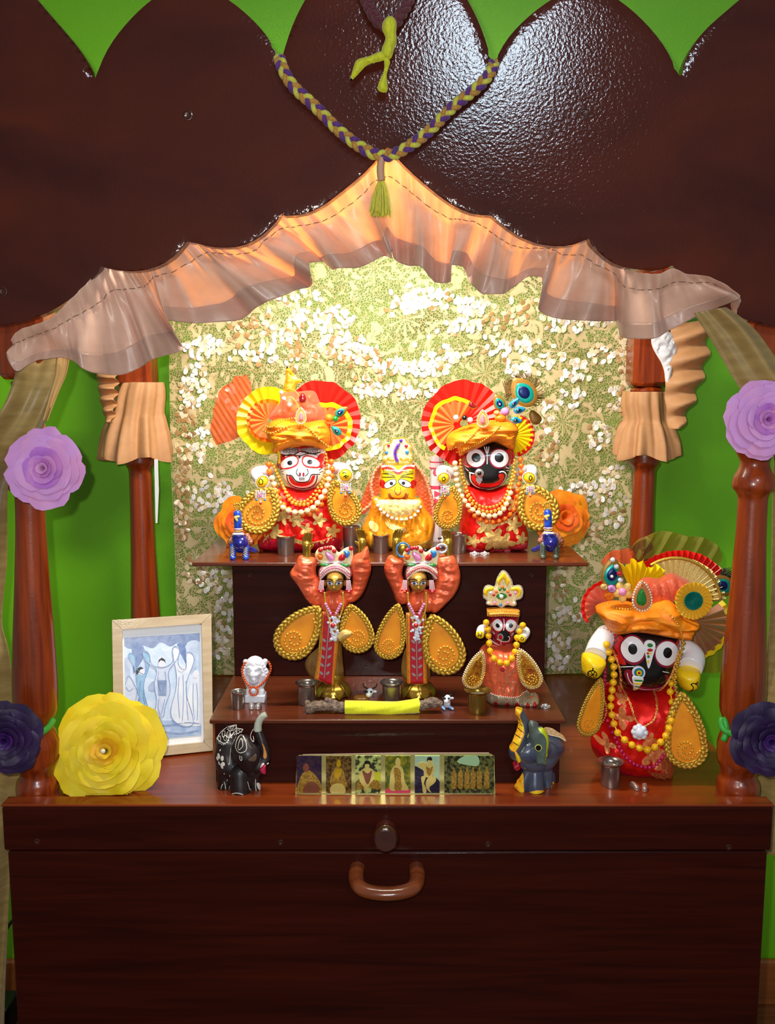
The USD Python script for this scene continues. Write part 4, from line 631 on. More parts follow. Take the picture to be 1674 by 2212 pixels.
chain(T, 'gold_necklace', goldb, z([(602, 740), (610, 830), (640, 930), (680, 1020), (750, 1072), (830, 1075), (900, 1040), (950, 960), (980, 880), (1000, 780), (1005, 740)]), D-.004, both, 3.7, lift=2.2); chain(T, 'gold_necklace', goldb, z([(612, 800), (640, 960), (690, 1060), (760, 1105), (830, 1108), (900, 1075), (960, 980), (1010, 830)]), D-.004, both, 4.2, lift=1.8)
hand_arm(T, z([(545, 845), (480, 825), (480, 880)]), [1.475, 1.465, 1.43], 12, 1.43, SK(6, (468, 880), (480, 868), (492, 884), (478, 900), (470, 888)), True); hand_arm(T, z([(1060, 840), (1128, 820), (1130, 877)]), [1.475, 1.465, 1.43], 12, 1.43, SK(6, (1130, 858), (1120, 878), (1130, 896), (1142, 878), (1130, 858)), True)
pendant(T, P1(492, 945), 16, 20, 1.41); pendant(T, P1(1135, 945), 16, 18, 1.41)
flap(T, P1(556, 935), P1(512, 1160), 30, 1.424, 1.05, .25); flap(T, P1(1085, 925), P1(1195, 1122), 46, 1.424, .96, -.05)
# ------------------------------------------------------------------ B: small yellow-faced figure between them
z = zoom(760, 920, 7.375); ZS_[0] = 7.375
T = Thing('deity_figure', 'small yellow-faced deity figure in a gold satin robe, between the two large turbaned figures', 'figurine', tuple(on(858, 1190, ZS))); D = 1.482
hp_ = Polygon(z([(465, 625), (1000, 625), (1005, 1200), (470, 1200)])).buffer(-7).buffer(8.5); hd = puff(hp_, D, .022, .025, 2.6, reach=22, p=2.4); head = part(T, 'head', hd, pyel, smooth=True)
rb = puff(SP((330, 1130), (560, 1180), (900, 1190), (1090, 1150), (1200, 1350), (1310, 1500), (1290, 1800), (1260, 1930), (1000, 1968), (560, 1972), (235, 1930), (135, 1740), (215, 1490), (290, 1300)), D, .032, .035, 3.4, .0034, (.06, .016), 11, reach=28); robe = part(T, 'robe', rb, gsatin, smooth=True)
part(robe, 'robe_fringe', drape(SP((150, 1760), (300, 1830), (600, 1860), (1000, 1850), (1280, 1790), (1262, 1935), (1000, 1972), (560, 1976), (232, 1935)), D, rb, .0008, 3), gold); part(robe, 'white_hem', drape(SP((230, 1928), (600, 1955), (1000, 1950), (1100, 1958), (1000, 1985), (560, 1988)), D, rb, .0014, 3), M('cotton_white', (238, 234, 224), .6))
rf = [puff(SP((cx-80, 1190), (cx, 1170), (cx+80, 1190), (cx+70, 1320+dy), (cx+10, 1380+dy), (cx-60, 1330+dy)), D-.030, .008, .006, 2.4, .001, (.2, .1), i) for i, (cx, dy) in enumerate(((480, 0), (580, 50), (690, 90), (800, 80), (910, 50), (1010, 0)))]; part(T, 'satin_ruff', rf, M('satin_cream', (246, 228, 160), .34, col2=(240, 206, 110), vs=(60, 60, 60), sheen=.3), smooth=True)
part(robe, 'cream_patch', drape(unary_union([SP((530, 1480), (620, 1500), (760, 1560), (860, 1600), (820, 1650), (700, 1620), (580, 1570)), SP((290, 1480), (380, 1500), (430, 1580), (390, 1640), (300, 1600))]), D, rb, .0008, 2.4), M('satin_cream', (246, 228, 160), .34))
paint(head, D, hd, [('lower_face', SP((475, 1000), (600, 960), (690, 1010), (780, 1010), (870, 960), (998, 1000), (1000, 1150), (960, 1195), (740, 1205), (520, 1195), (470, 1150)), poch, 0), ('cheek_band', SP((462, 850), (520, 860), (530, 935), (520, 965), (462, 965)), pred, 1), ('cheek_band', SP((1004, 850), (940, 860), (930, 930), (940, 965), (1004, 965)), pred, 1),
  ('brow_band', SK(34, (482, 670), (560, 655), (660, 690), (735, 735), (810, 690), (910, 650), (990, 662)), pred, 1), ('brow_band', SK(26, (480, 640), (570, 622), (670, 655), (738, 706), (800, 660), (900, 620), (990, 632)), white, 2),
  ('brow', unary_union([SK(9, (480, 748), (580, 745), (670, 772)), SK(9, (480, 800), (580, 795), (690, 790)), SK(9, (790, 772), (880, 750), (975, 745)), SK(9, (770, 795), (880, 790), (970, 815))]+[SK(7, (500+i*24, 690), (515+i*24, 742)) for i in range(7)]+[SK(7, (820+i*24, 735), (826+i*24, 690)) for i in range(7)]), black, 1),
  ('eye_outline', SP((512, 935), (545, 872), (618, 832), (695, 830), (710, 870), (668, 926), (604, 962), (528, 968)), black, 1), ('eye_outline', SP((735, 862), (752, 827), (842, 836), (918, 872), (944, 932), (905, 958), (828, 944), (762, 906)), black, 1), ('eye', SP((520, 934), (550, 880), (620, 840), (690, 838), (702, 870), (662, 920), (602, 955), (532, 961)), white, 2), ('eye', SP((744, 862), (758, 835), (840, 844), (912, 878), (936, 930), (902, 951), (830, 936), (768, 900)), white, 2),
  ('pupil', E(628, 893, 27, 26), black, 3), ('pupil', E(818, 888, 27, 26), black, 3), ('nose_line', unary_union([SK(7, (692, 950), (682, 1020), (705, 1070)), SK(7, (768, 950), (778, 1010), (765, 1060)), SK(14, (690, 1040), (735, 1075), (772, 1040))]), pbr, 1),
  ('mouth', SP((588, 1065), (600, 1040), (625, 1085), (690, 1125), (770, 1128), (830, 1090), (856, 1040), (878, 1062), (856, 1130), (800, 1172), (715, 1180), (640, 1148)), pbr, 1), ('mouth_outline', SK(7, (575, 1050), (590, 1110), (640, 1165), (715, 1195), (800, 1188), (868, 1140), (895, 1050)), black, 1)], 1.4)
vl = part(T, 'veil', slab(SP((480, 600), (390, 680), (290, 840), (220, 1000), (120, 1260), (80, 1420), (240, 1370), (330, 1200), (420, 1100), (450, 800)), D+.004, .0012, 0, 5, lift=lambda P: .003*np.sin(P[:, 0]*.8)), net_o); part(T, 'veil', slab(SP((1000, 600), (1090, 690), (1180, 850), (1230, 1000), (1320, 1440), (1210, 1420), (1130, 1200), (1010, 1080)), D+.004, .0012, 0, 5, lift=lambda P: .003*np.sin(P[:, 0]*.8)), net_o)
lace_o = M('lace_coral', (240, 160, 120), .6, bump=1, bs=1500)
for q in (((480, 600), (380, 700), (330, 830), (310, 1000), (330, 1200), (200, 1330), (90, 1400)), ((1000, 600), (1090, 700), (1180, 850), (1230, 1000), (1280, 1200), (1310, 1420))):
    pp = along(z(q), 90); part(T, 'veil_lace', tube([tuple(pl(x+1.2*math.sin(i*1.1), y, D-.002+.002*math.sin(i*1.7))) for i, (x, y) in enumerate(pp)], .0026, 6), lace_o, smooth=True)
chain(T, 'pearl_garland', pearlm, z([(390, 1150), (440, 1260), (520, 1340), (600, 1400), (690, 1432), (800, 1442), (910, 1422), (1000, 1370), (1080, 1250)]), D, cat([rb]+rf), 3.9, gap=2.6)
cr = part(T, 'crown', puff(SP((510, 570), (500, 480), (540, 430), (512, 360), (552, 290), (622, 268), (640, 212), (720, 198), (780, 190), (850, 200), (880, 262), (942, 300), (940, 370), (925, 412), (962, 446), (950, 505), (950, 570), (740, 600)), D-.006, .004, .004, 2.4, reach=5), M('crown_cream', (248, 236, 200), .5, col2=(236, 204, 120), vs=(300, 300, 300)))
e = even(A(SP((510, 570), (500, 480), (540, 430), (512, 360), (552, 290), (622, 268), (640, 212), (720, 198), (780, 190), (850, 200), (880, 262), (942, 300), (940, 370), (925, 412), (962, 446), (950, 505), (950, 570), (740, 600)).exterior.coords), 4); q = pl(e[:, 0], e[:, 1], D-.008); part(cr, 'gold_edge', balls(q, .0016, 1), goldb, smooth=True)
part(cr, 'peacock_body', puff(SK(66, (745, 300), (700, 380), (690, 460), (722, 560)), D-.010, .005, .002, 2), gp)
for x, y, m, r in ((782, 235, gp, 4), (585, 315, gr, 3.4), (866, 320, gr, 3.8), (552, 425, gb, 3.8), (880, 420, gb, 4.4), (730, 330, gw, 4)): part(cr, 'gem', ball(pl(*P1(x, y), D-.011), A([r, 2.2, r])*mpp(1000, D), 1), m, smooth=True)
part(cr, 'gold_beads', balls(A([pl(*P1(510+i*34, 540+18*math.sin(i*2.2)), D-.010) for i in range(14) if abs(i-6) > 1]), .0026, 1), goldb, smooth=True)
# ------------------------------------------------------------------ E: large black-faced figure on the altar table, right
z = zoom(1220, 1130, 3.686); ZS_[0] = 3.686
T = Thing('deity_figure', 'largest black-faced deity figure, standing on the altar table by the right front post', 'figurine', tuple(on(1375, 1664, ZT))); D = 1.272
hd = puff(SP((375, 860), (600, 800), (895, 900), (880, 1060), (850, 1160), (800, 1250), (740, 1300), (650, 1322), (540, 1318), (450, 1275), (395, 1180), (368, 1060), (362, 940)), D, .036, .03, 5, reach=46, p=2.2); head = part(T, 'head', hd, black, smooth=True)
rb = puff(SP((330, 1290), (600, 1335), (880, 1290), (920, 1420), (860, 1650), (830, 1820), (850, 1930), (800, 1975), (610, 1996), (400, 1972), (265, 1876), (208, 1745), (270, 1620), (300, 1480)), D, .046, .04, 6, .003, (.045, .02), 21, reach=50); robe = part(T, 'robe', rb, red, smooth=True)
part(robe, 'robe_hem', drape(SP((215, 1740), (330, 1830), (450, 1900), (620, 1925), (810, 1870), (800, 1915), (610, 1990), (420, 1966), (290, 1862)), D, rb, .0008, 4), redd)
part(robe, 'gold_motif', drape(unary_union([motif(z, *q) for q in ((640, 1740, 110, 5), (400, 1470, 80, 4), (720, 1840, 80, 4), (600, 1630, 60), (410, 1340, 50), (290, 1690, 60, 4))]), D, rb, .0007, 2.4), M('motif_copper', (230, 150, 90), .4, .3, col2=(214, 110, 60), vs=(400, 400, 400)))
paint(head, D, hd, [('cheek_band', SP((372, 862), (415, 862), (405, 1000), (440, 1080), (400, 1080), (366, 960)), pred, 0), ('cheek_band', SP((892, 900), (840, 905), (856, 1000), (800, 1085), (870, 1085), (886, 1000)), pred, 0), ('eye_outline', E(494, 958, 98, 112), maroon, 1), ('eye_outline', E(760, 988, 108, 106), maroon, 1), ('eye', E(493, 953, 86, 96), white, 2), ('eye', E(758, 984, 95, 92), white, 2), ('pupil', E(488, 947, 33, 41), black, 3), ('pupil', E(758, 975, 36, 41), black, 3),
  ('mouth', SP((438, 1130), (460, 1110), (492, 1130), (480, 1170), (520, 1225), (620, 1255), (710, 1250), (760, 1200), (742, 1150), (770, 1160), (782, 1200), (750, 1275), (650, 1300), (540, 1285), (460, 1215)), maroon, 1), ('mouth_outline', unary_union([SK(6, (452, 1140), (470, 1200), (540, 1262), (650, 1280), (745, 1256), (770, 1200)), SK(6, (410, 1105), (450, 1090), (500, 1082)), SK(6, (720, 1120), (750, 1128), (775, 1135))]), white, 2)], 2.2)
nb = part(T, 'nose_ornament', drape(SP((588, 890), (620, 880), (655, 892), (650, 970), (606, 1094), (585, 1000)), D, hd, .002, 2, .004), white)
part(nb, 'painted_inlay', drape(unary_union([E(620, 915, 22, 14), E(605, 1000, 10, 12)]), D, hd, .003, 1.6), gg); part(nb, 'painted_inlay', drape(unary_union([E(618, 950, 22, 12), E(600, 975, 9, 9)]), D, hd, .003, 1.6), gr); part(nb, 'painted_inlay', drape(unary_union([E(614, 975, 16, 8), E(604, 1040, 8, 14)]), D, hd, .003, 1.6), pyel)
nr = part(T, 'nose_ring', drape(E(532, 1125, 48, 50), D, hd, .003, 2, .005), white)
for r_, m_ in ((38, gb), (29, gg), (20, pyel), (11, gr)): part(nr, 'enamel_ring', drape(E(532, 1125, r_, r_), D, hd, .0032+.0004*(38-r_)/9, 1.6, .002), m_)
nd = part(T, 'nose_drop', drape(SP((490, 1160), (562, 1160), (548, 1230), (520, 1300), (494, 1212)), D, hd, .004, 2, .004), white); part(nd, 'enamel_stripe', drape(unary_union([SK(14, (505, 1185), (552, 1185)), SK(12, (512, 1240), (540, 1240))]), D, hd, .005, 1.6), gg); part(nd, 'enamel_stripe', drape(unary_union([SK(14, (505, 1212), (548, 1212)), SK(10, (514, 1264), (532, 1264))]), D, hd, .005, 1.6), pyel)
hand_arm(T, z([(330, 900), (275, 975), (240, 1060)]), [1.275, 1.262, 1.245], 24, 1.235, None, capsule=-1); hand_arm(T, z([(930, 1010), (1010, 1060), (1000, 1150)]), [1.275, 1.262, 1.245], 26, 1.235, None, capsule=-1)
for (cx, cy, rx, ry, tl, sym) in ((219, 1128, 88, 98, .25, unary_union([E(192, 1165, 34, 36).difference(E(192, 1165, 27, 29))]+[SK(6, (192-30*math.cos(k*pi/3), 1165-32*math.sin(k*pi/3)), (192+30*math.cos(k*pi/3), 1165+32*math.sin(k*pi/3))) for k in range(3)]+[SK(8, (192, 1112), (192, 1130)), SK(8, (188, 1200), (186, 1222))])), (978, 1232, 86, 100, -.12, unary_union([SK(7, (960, 1310), (968, 1250), (958, 1240), (970, 1230), (1000, 1238), (1018, 1262), (1010, 1286), (985, 1290), (968, 1310)), SK(7, (995, 1240), (1010, 1222), (1016, 1240))]))):
    cap = puff(aff.rotate(SP((cx-rx, cy-70), (cx-40, cy-92), (cx+40, cy-92), (cx+rx, cy-70), (cx+rx*.95, cy+20), (cx+rx*.6, cy+80), (cx, cy+98), (cx-rx*.6, cy+80), (cx-rx*.95, cy+20)), math.degrees(tl)), 1.245, .026, .022, 3); pa = part(T, 'palm', cap, pyel, 'yellow painted arm end', smooth=True); part(pa, 'painted_mark', drape(sym, 1.245, cap, .0004, 1.8), black)
part(robe, 'net_trim', slab(SP((640, 1900), (760, 1880), (850, 1900), (852, 2020), (780, 2036), (690, 2010)), D-.045, .001, 0, 5, lift=lambda P: .004*np.sin(P[:, 0]*.4)), M('net_copper', (190, 90, 40), .5, .3, clear=.5, bump=1, bs=1500))
# turban and ribbons
tb = puff(SP((248, 690), (330, 640), (520, 632), (700, 640), (790, 600), (870, 640), (910, 700), (1052, 780), (1000, 845), (958, 912), (880, 908), (740, 882), (600, 856), (480, 856), (370, 867), (330, 822), (290, 760)), D-.006, .044, .04, 4.4, .0068, (.013, .07), 31, reach=32); part(T, 'turban', tb, turb, smooth=True)
ff('ribbon_fan', (880, 640), 90, 440, 20, 160, 22, 1.335, .003, .010, m=rib_r, seed=11); ff('gold_fan', (880, 640), 60, 378, 5, 125, 16, 1.318, .0035, .010, m=M('brocade_pale', (252, 240, 180), .4, .2, col2=(232, 204, 110), vs=(500, 500, 500), bump=.6, bs=1400, bd=.0004), seed=12, rows=7)
e = [P1(880+362*math.cos(a), 640-362*math.sin(a)) for a in np.linspace(.1, 2.15, 60)]; part(T, 'fan_braid', tube([tuple(pl(x, y, 1.306)) for x, y in e], .0024, 8), gold, smooth=True)
ff('yellow_ribbon', (560, 620), 30, 330, 40, 115, 9, 1.300, .006, .010, m=rib_y, seed=13, wav=.25); ff('organza_fan', (330, 650), 20, 190, 60, 215, 9, 1.300, .006, .012, m=organ_p, seed=14); ff('ribbon_edge', (330, 650), 186, 214, 60, 220, 10, 1.299, .002, .012, m=rib_r, seed=14)
ff('organza_fan', (1010, 790), 20, 256, -110, 40, 9, 1.300, .006, .012, m=organ_b, seed=15); ff('ribbon_edge', (1010, 790), 252, 290, -110, 42, 10, 1.299, .002, .012, m=rib_y, seed=15)
part(T, 'net_bow', slab(SP((540, 200), (640, 110), (720, 75), (850, 70), (960, 100), (1080, 110), (1180, 150), (1240, 220), (1250, 300), (1200, 340), (1000, 260), (800, 240), (640, 290), (560, 280)), 1.35, .001, 0, 7, lift=lambda P: .006*np.sin(P[:, 0]*.16+P[:, 1]*.1)), net_olive)
part(T, 'net_bow', slab(SP((960, 950), (1100, 960), (1270, 900), (1280, 1080), (1250, 1170), (1120, 1190), (1060, 1170)), 1.35, .001, 0, 7, lift=lambda P: .005*np.sin(P[:, 0]*.2)), net_olive); part(T, 'net_bow', slab(SP((300, 330), (360, 230), (440, 215), (510, 205), (560, 250), (540, 310), (400, 320)), 1.345, .001, 0, 6, lift=lambda P: .005*np.sin(P[:, 0]*.25)), net_o); part(T, 'net_bow', slab(SP((510, 210), (560, 170), (660, 130), (700, 190), (640, 250), (560, 280)), 1.348, .001, 0, 6, lift=lambda P: .005*np.sin(P[:, 0]*.25)), net_brown)
part(T, 'organza_bunch', puff(SP((560, 560), (590, 460), (650, 430), (740, 440), (830, 398), (930, 430), (1010, 490), (960, 560), (880, 610), (820, 645), (700, 640), (600, 620)), 1.284, .022, .01, 4, .004, (.07, .012), 17), organ_p, smooth=True)
ro = T; ff('sunflower_rosette', (1020, 615), 20, 150, 0, 360, 26, 1.236, .0024, .004, m=M('ribbon_gold', (240, 196, 60), .34, .3), seed=16); ff('rosette_centre', (1020, 615), 2, 74, 0, 360, 30, 1.231, .001, .003, m=M('thread_green', (0, 110, 96), .5), seed=17)
part(T, 'rosette_back', puff(E(1020, 615, 140, 140), 1.245, .003, .012, 5, reach=8), rib_o)
feather(T, P1(385, 270), P1(375, 425), 28, 1.252, .85); part(T, 'crystal', balls(A([pl(*P1(x, y), 1.243) for x, y in ((382, 292), (410, 345), (442, 452))]), .0036, 1), gw, smooth=True); part(T, 'red_stone', ball(pl(*P1(436, 400), 1.243), .0042, 1), gr, smooth=True)
fe = feather(T, P1(1200, 420), P1(1262, 500), 24, 1.31, .9, dot=False); bb = []
for k in range(60):
    a = rg.uniform(-.1, .75)*pi; x, y = 1255+50*math.cos(a), 480-70*math.sin(a); L = rg.uniform(60, 110); bb.append(tube([tuple(pl(*q, 1.313+.004*rg.random())) for q in along(z([(1180, 420), (x, y), (x+L*math.cos(a*.5+.15), y-L*.6*math.sin(a*.6+.2))]), 7)], .0005, 4))
part(fe, 'barbs', bb, M('feather_dark', (50, 44, 34), .5), smooth=True)
def rosebud(x, y, r, m):
    b = part(T, 'ribbon_rosette', puff(E(x, y, r, r*.92), 1.248, .007, .003, 2.2), m); part(b, 'spiral_fold', tube([tuple(pl(*P1(x+r*.75*(1-t)*math.cos(9*t), y+r*.7*(1-t)*math.sin(9*t)), 1.2405)) for t in np.linspace(0, .95, 40)], .0011, 6), m, smooth=True)
rosebud(372, 524, 36, M('rosette_lilac', (200, 130, 190), .5)); rosebud(312, 510, 30, brocade); rosebud(352, 578, 42, rib_o)
fl = part(T, 'ribbon_flower', cat([puff(E(465+46*math.cos(k*1.256+.4), 548+46*math.sin(k*1.256+.4), 40, 32, k*1.256+.4), 1.247, .004, .002, 2.2) for k in range(5)]), M('ribbon_cream', (244, 206, 110), .4)); part(fl, 'crystal_centre', ball(pl(*P1(460, 548), 1.241), .006, 1), gc, smooth=True)
brooch(T, P1(612, 592), 22, 62, 1.222, gg, M('rim_copper', (226, 140, 80), .4, .3)); chain(T, 'turban_chain', goldb, z([(330, 632), (430, 642), (520, 635)]), D, tb, 3.0); chain(T, 'turban_chain', goldb, z([(720, 642), (780, 690), (820, 760), (852, 832), (885, 895), (930, 935)]), D, tb, 2.6)
both = cat([hd, rb])
chain(T, 'yellow_bead_necklace', yellow, z([(300, 930), (325, 1010), (352, 1080), (360, 1150), (352, 1230), (340, 1310), (330, 1400), (338, 1490), (368, 1590), (420, 1632), (475, 1665), (535, 1684), (595, 1690), (645, 1668), (685, 1632), (722, 1585), (748, 1532), (765, 1475), (780, 1420), (792, 1362), (795, 1300), (812, 1242), (830, 1180)]), D-.004, both, 8, True, 2.05, lift=1.3)
chain(T, 'magenta_bead_necklace', magenta, z([(318, 1060), (325, 1150), (318, 1250), (312, 1400), (310, 1500), (330, 1580), (370, 1680), (420, 1760), (480, 1808), (560, 1835), (630, 1832), (700, 1775), (760, 1685), (795, 1580), (820, 1430), (842, 1300), (862, 1200), (880, 1130)]), D-.004, both, 4.3, lift=1.2)
gch = M('chain_copper', (240, 160, 90), .3, .6); part(T, 'gold_chain', [tube(on_front(along(z(q), 90), D-.006, both, .006)+np.c_[.0012*np.sin(np.arange(90)*.9+h), 0*np.arange(90), 0*np.arange(90)], .0009, 6) for q in (((362, 960), (385, 1040), (405, 1110), (430, 1230), (470, 1370), (500, 1480), (530, 1520)), ((870, 970), (830, 1080), (790, 1180), (740, 1260), (690, 1360), (620, 1490), (545, 1530))) for h in (0, 3)], gch, smooth=True)
pd = part(T, 'crystal_pendant', balls(A([on_front([P1(520+38*math.cos(k*pi/4), 1562+38*math.sin(k*pi/4))], D-.006, both, .010)[0] for k in range(8)]+[on_front([P1(520, 1560)], D-.006, both, .012)[0]]), [.0048]*8+[.008], 1), gw, smooth=True)
flap(T, P1(296, 1225), P1(188, 1590), 28, 1.232, 1.05, .35); flap(T, P1(925, 1330), P1(958, 1790), 44, 1.222, 1.05, -.15)
part(T, 'side_cord', braid([tuple(pl(*q, 1.236)) for q in along(z([(945, 930), (930, 1010), (890, 1150), (880, 1300), (900, 1400)]), 100)], .002, .001, .0016, 12)[0], gold, smooth=True)
# ------------------------------------------------------------------ D: small black-faced figure on the lower step
z = zoom(980, 1210, 5.979); ZS_[0] = 5.979
T = Thing('deity_figure', 'small maroon-faced deity figure with a white trefoil crown on the lower step', 'figurine', tuple(on(1085, 1519, ZP))); D = 1.298
hd = puff(SP((462, 690), (650, 680), (838, 690), (830, 800), (800, 880), (782, 960), (740, 1050), (640, 1084), (560, 1072), (490, 1000), (468, 880)), D, .024, .02, 3, reach=24, p=2.2); head = part(T, 'head', hd, maroon, smooth=True)
rb = puff(SP((470, 1080), (640, 1100), (800, 1080), (880, 1180), (900, 1400), (930, 1700), (1090, 1745), (1100, 1810), (1030, 1860), (860, 1874), (600, 1845), (440, 1820), (370, 1640), (340, 1350), (330, 1180)), D, .034, .03, 3.4, .0024, (.10, .02), 41, reach=30); robe = part(T, 'robe', rb, coral, smooth=True)
hem = part(robe, 'silver_hem', drape(SP((380, 1650), (450, 1640), (650, 1670), (900, 1690), (1080, 1735), (1102, 1800), (1040, 1858), (960, 1850), (860, 1876), (780, 1858), (700, 1866), (600, 1846), (520, 1846), (430, 1815)), D, rb, .001, 2.6, .002), M('silver_lace', (206, 190, 160), .4, .4, col2=(160, 140, 110), vs=(600, 600, 600), bump=.6, bs=1500))
for x, y in ((515, 1775), (660, 1782), (780, 1784), (918, 1800), (1010, 1795)): part(hem, 'red_gem', drape(tear(P1(x, y-44), P1(x, y+8), 4.6, 1.), D, rb, .002, 1.4, .003), gr)
chain(robe, 'pearl_border', pearlm, z([(380, 1600), (480, 1640), (640, 1660), (800, 1672), (930, 1660)]), D, rb, 1.8, gap=2.4); part(robe, 'silver_tracery', drape(unary_union([SK(9, (650, 1300), (640, 1420), (660, 1430), (620, 1500), (630, 1630)), SK(9, (650, 1430), (700, 1360), (760, 1330)), SK(9, (430, 1630), (430, 1570)), SK(9, (545, 1630), (550, 1570)), SK(9, (710, 1640), (715, 1540), (690, 1500), (720, 1470), (780, 1500), (800, 1640))]), D, rb, .0008, 1.6), M('silver_lace', (206, 190, 160), .4))
paint(head, D, hd, [('nose_patch', SP((560, 860), (610, 760), (640, 760), (690, 870), (695, 960), (640, 1000), (590, 985)), black, 0), ('eye_outline', E(545, 795, 72, 82), pred, 1), ('eye_outline', E(715, 798, 84, 82), pred, 1), ('eye', E(545, 790, 63, 73), white, 2), ('eye', E(715, 795, 75, 73), white, 2), ('pupil', E(543, 790, 25, 29), black, 3), ('pupil', E(710, 790, 28, 29), pgrey, 3), ('smile', SK(18, (468, 1016), (540, 1072), (640, 1086), (725, 1076)), M('paint_pink', (246, 190, 200), .4), 1), ('mouth_outline', unary_union([SK(8, (535, 970), (610, 993), (690, 982), (694, 945), (675, 925)), SK(7, (480, 880), (500, 920)), SK(7, (498, 885), (510, 915)), SK(7, (735, 890), (720, 930)), SK(7, (750, 890), (742, 920))]), white, 2), ('forehead_mark', SK(12, (626, 720), (624, 800), (616, 850)), white, 2)], 1.6)
part(head, 'nose_ring', drape(E(578, 936, 36, 44).difference(E(578, 936, 24, 30)), D, hd, .002, 1.4, .003), silver); part(head, 'red_stone', drape(E(580, 935, 20, 24), D, hd, .002, 1.4, .003), gr); part(head, 'nose_drop', drape(SK(10, (580, 980), (596, 1075)), D, hd, .002, 1.4, .002), M('paint_pink', (246, 190, 200), .4))
hb = part(T, 'headband', puff(Polygon(z([(425, 640), (640, 622), (850, 640), (845, 722), (640, 710), (428, 712)])), D-.010, .014, .02, 2.6, reach=6), M('band_gold', (226, 150, 50), .4, .3))
for yy in (648, 672, 698): chain(hb, 'gold_beads', goldb if yy != 672 else M('bead_copper', (240, 170, 90), .3, .5), z([(434, yy+4), (640, yy-10), (842, yy+4)]), D-.010, puff(Polygon(z([(425, 640), (640, 622), (850, 640), (845, 722), (640, 710), (428, 712)])), D-.010, .014, .02, 2.6, reach=6), 1.9)
cpoly = SP((382, 440), (392, 362), (442, 322), (528, 340), (548, 280), (590, 180), (640, 132), (690, 165), (738, 240), (758, 290), (762, 330), (840, 322), (890, 370), (893, 430), (860, 500), (800, 522), (812, 560), (780, 592), (720, 580), (660, 588), (615, 622), (580, 592), (520, 578), (472, 582), (420, 556), (430, 520), (390, 490))
cr = part(T, 'crown', puff(cpoly, D-.004, .003, .004, 2.4, reach=5), M('crown_cream', (248, 236, 200), .5)); part(cr, 'crown_pin', tube([tuple(pl(*P1(618, 600), D)), tuple(pl(*P1(622, 650), D))], .002, 8), goldb, smooth=True)
e = even(A(cpoly.exterior.coords), 2.6); q = pl(e[:, 0], e[:, 1], D-.006); part(cr, 'silver_edge', balls(q, .0009, 0), silver, smooth=True)
for poly in (SP((400, 450), (405, 370), (450, 345), (520, 360), (500, 395), (440, 410), (430, 470)), SP((730, 380), (800, 340), (860, 370), (868, 440), (820, 480), (830, 420), (780, 395)), SP((560, 290), (600, 200), (640, 160), (690, 220), (720, 300), (690, 330), (650, 250), (600, 290), (590, 330))): part(cr, 'yellow_petal', puff(poly, D-.007, .0022, .001, 1.6), pyel)
part(cr, 'green_gem', puff(SP((548, 470), (590, 430), (650, 430), (692, 470), (650, 508), (590, 510)), D-.007, .003, .001, 1.6), gg); part(cr, 'clear_gem', ball(pl(*P1(617, 470), D-.011), .0032, 1), gw, smooth=True)
for x, y, m in ((518, 450, gr), (552, 410, amber), (598, 378, gg), (655, 378, gg), (700, 405, amber), (728, 450, gr), (530, 552, gc), (700, 552, gc), (607, 580, gb), (450, 555, pearlm), (780, 555, pearlm), (480, 420, gw), (800, 420, gc), (630, 350, amber)): part(cr, 'gem', ball(pl(*P1(x, y), D-.008), .0024, 1), m, smooth=True)
both = cat([hd, rb]); chain(T, 'yellow_bead_necklace', yellow, z([(405, 770), (425, 850), (432, 930), (438, 1000), (436, 1080), (465, 1155), (530, 1212), (625, 1236), (710, 1186), (760, 1110), (782, 1020), (795, 935), (830, 860), (862, 790)]), D-.002, both, 7.4, True, 1.9, lift=1.2)
part(robe, 'red_pin', ball(on_front([P1(590, 1318)], D, rb, .002)[0], .0036, 1), gr, smooth=True)
hand_arm(T, z([(430, 900), (360, 890), (340, 960)]), [1.30, 1.285, 1.27], 9.2, 1.266, SK(7, (320, 935), (318, 985), (340, 950), (345, 990), (362, 935))); hand_arm(T, z([(820, 890), (930, 920), (882, 1008)]), [1.30, 1.285, 1.27], 9.4, 1.266, SK(7, (862, 1010), (882, 990), (898, 1012), (880, 1030), (866, 1020)))
gpad = M('pad_gold', (216, 150, 30), .35, .5, col2=(150, 60, 20), vs=(200, 200, 200), bump=.5, bs=500)
flap(T, P1(368, 1170), P1(245, 1530), 21, 1.262, 1.05, .2, pad=gpad, edge=True, trim=brocade); flap(T, P1(852, 1150), P1(1002, 1520), 23, 1.262, 1.0, -.2, pad=gpad, edge=True, trim=brocade, spiral=-1)
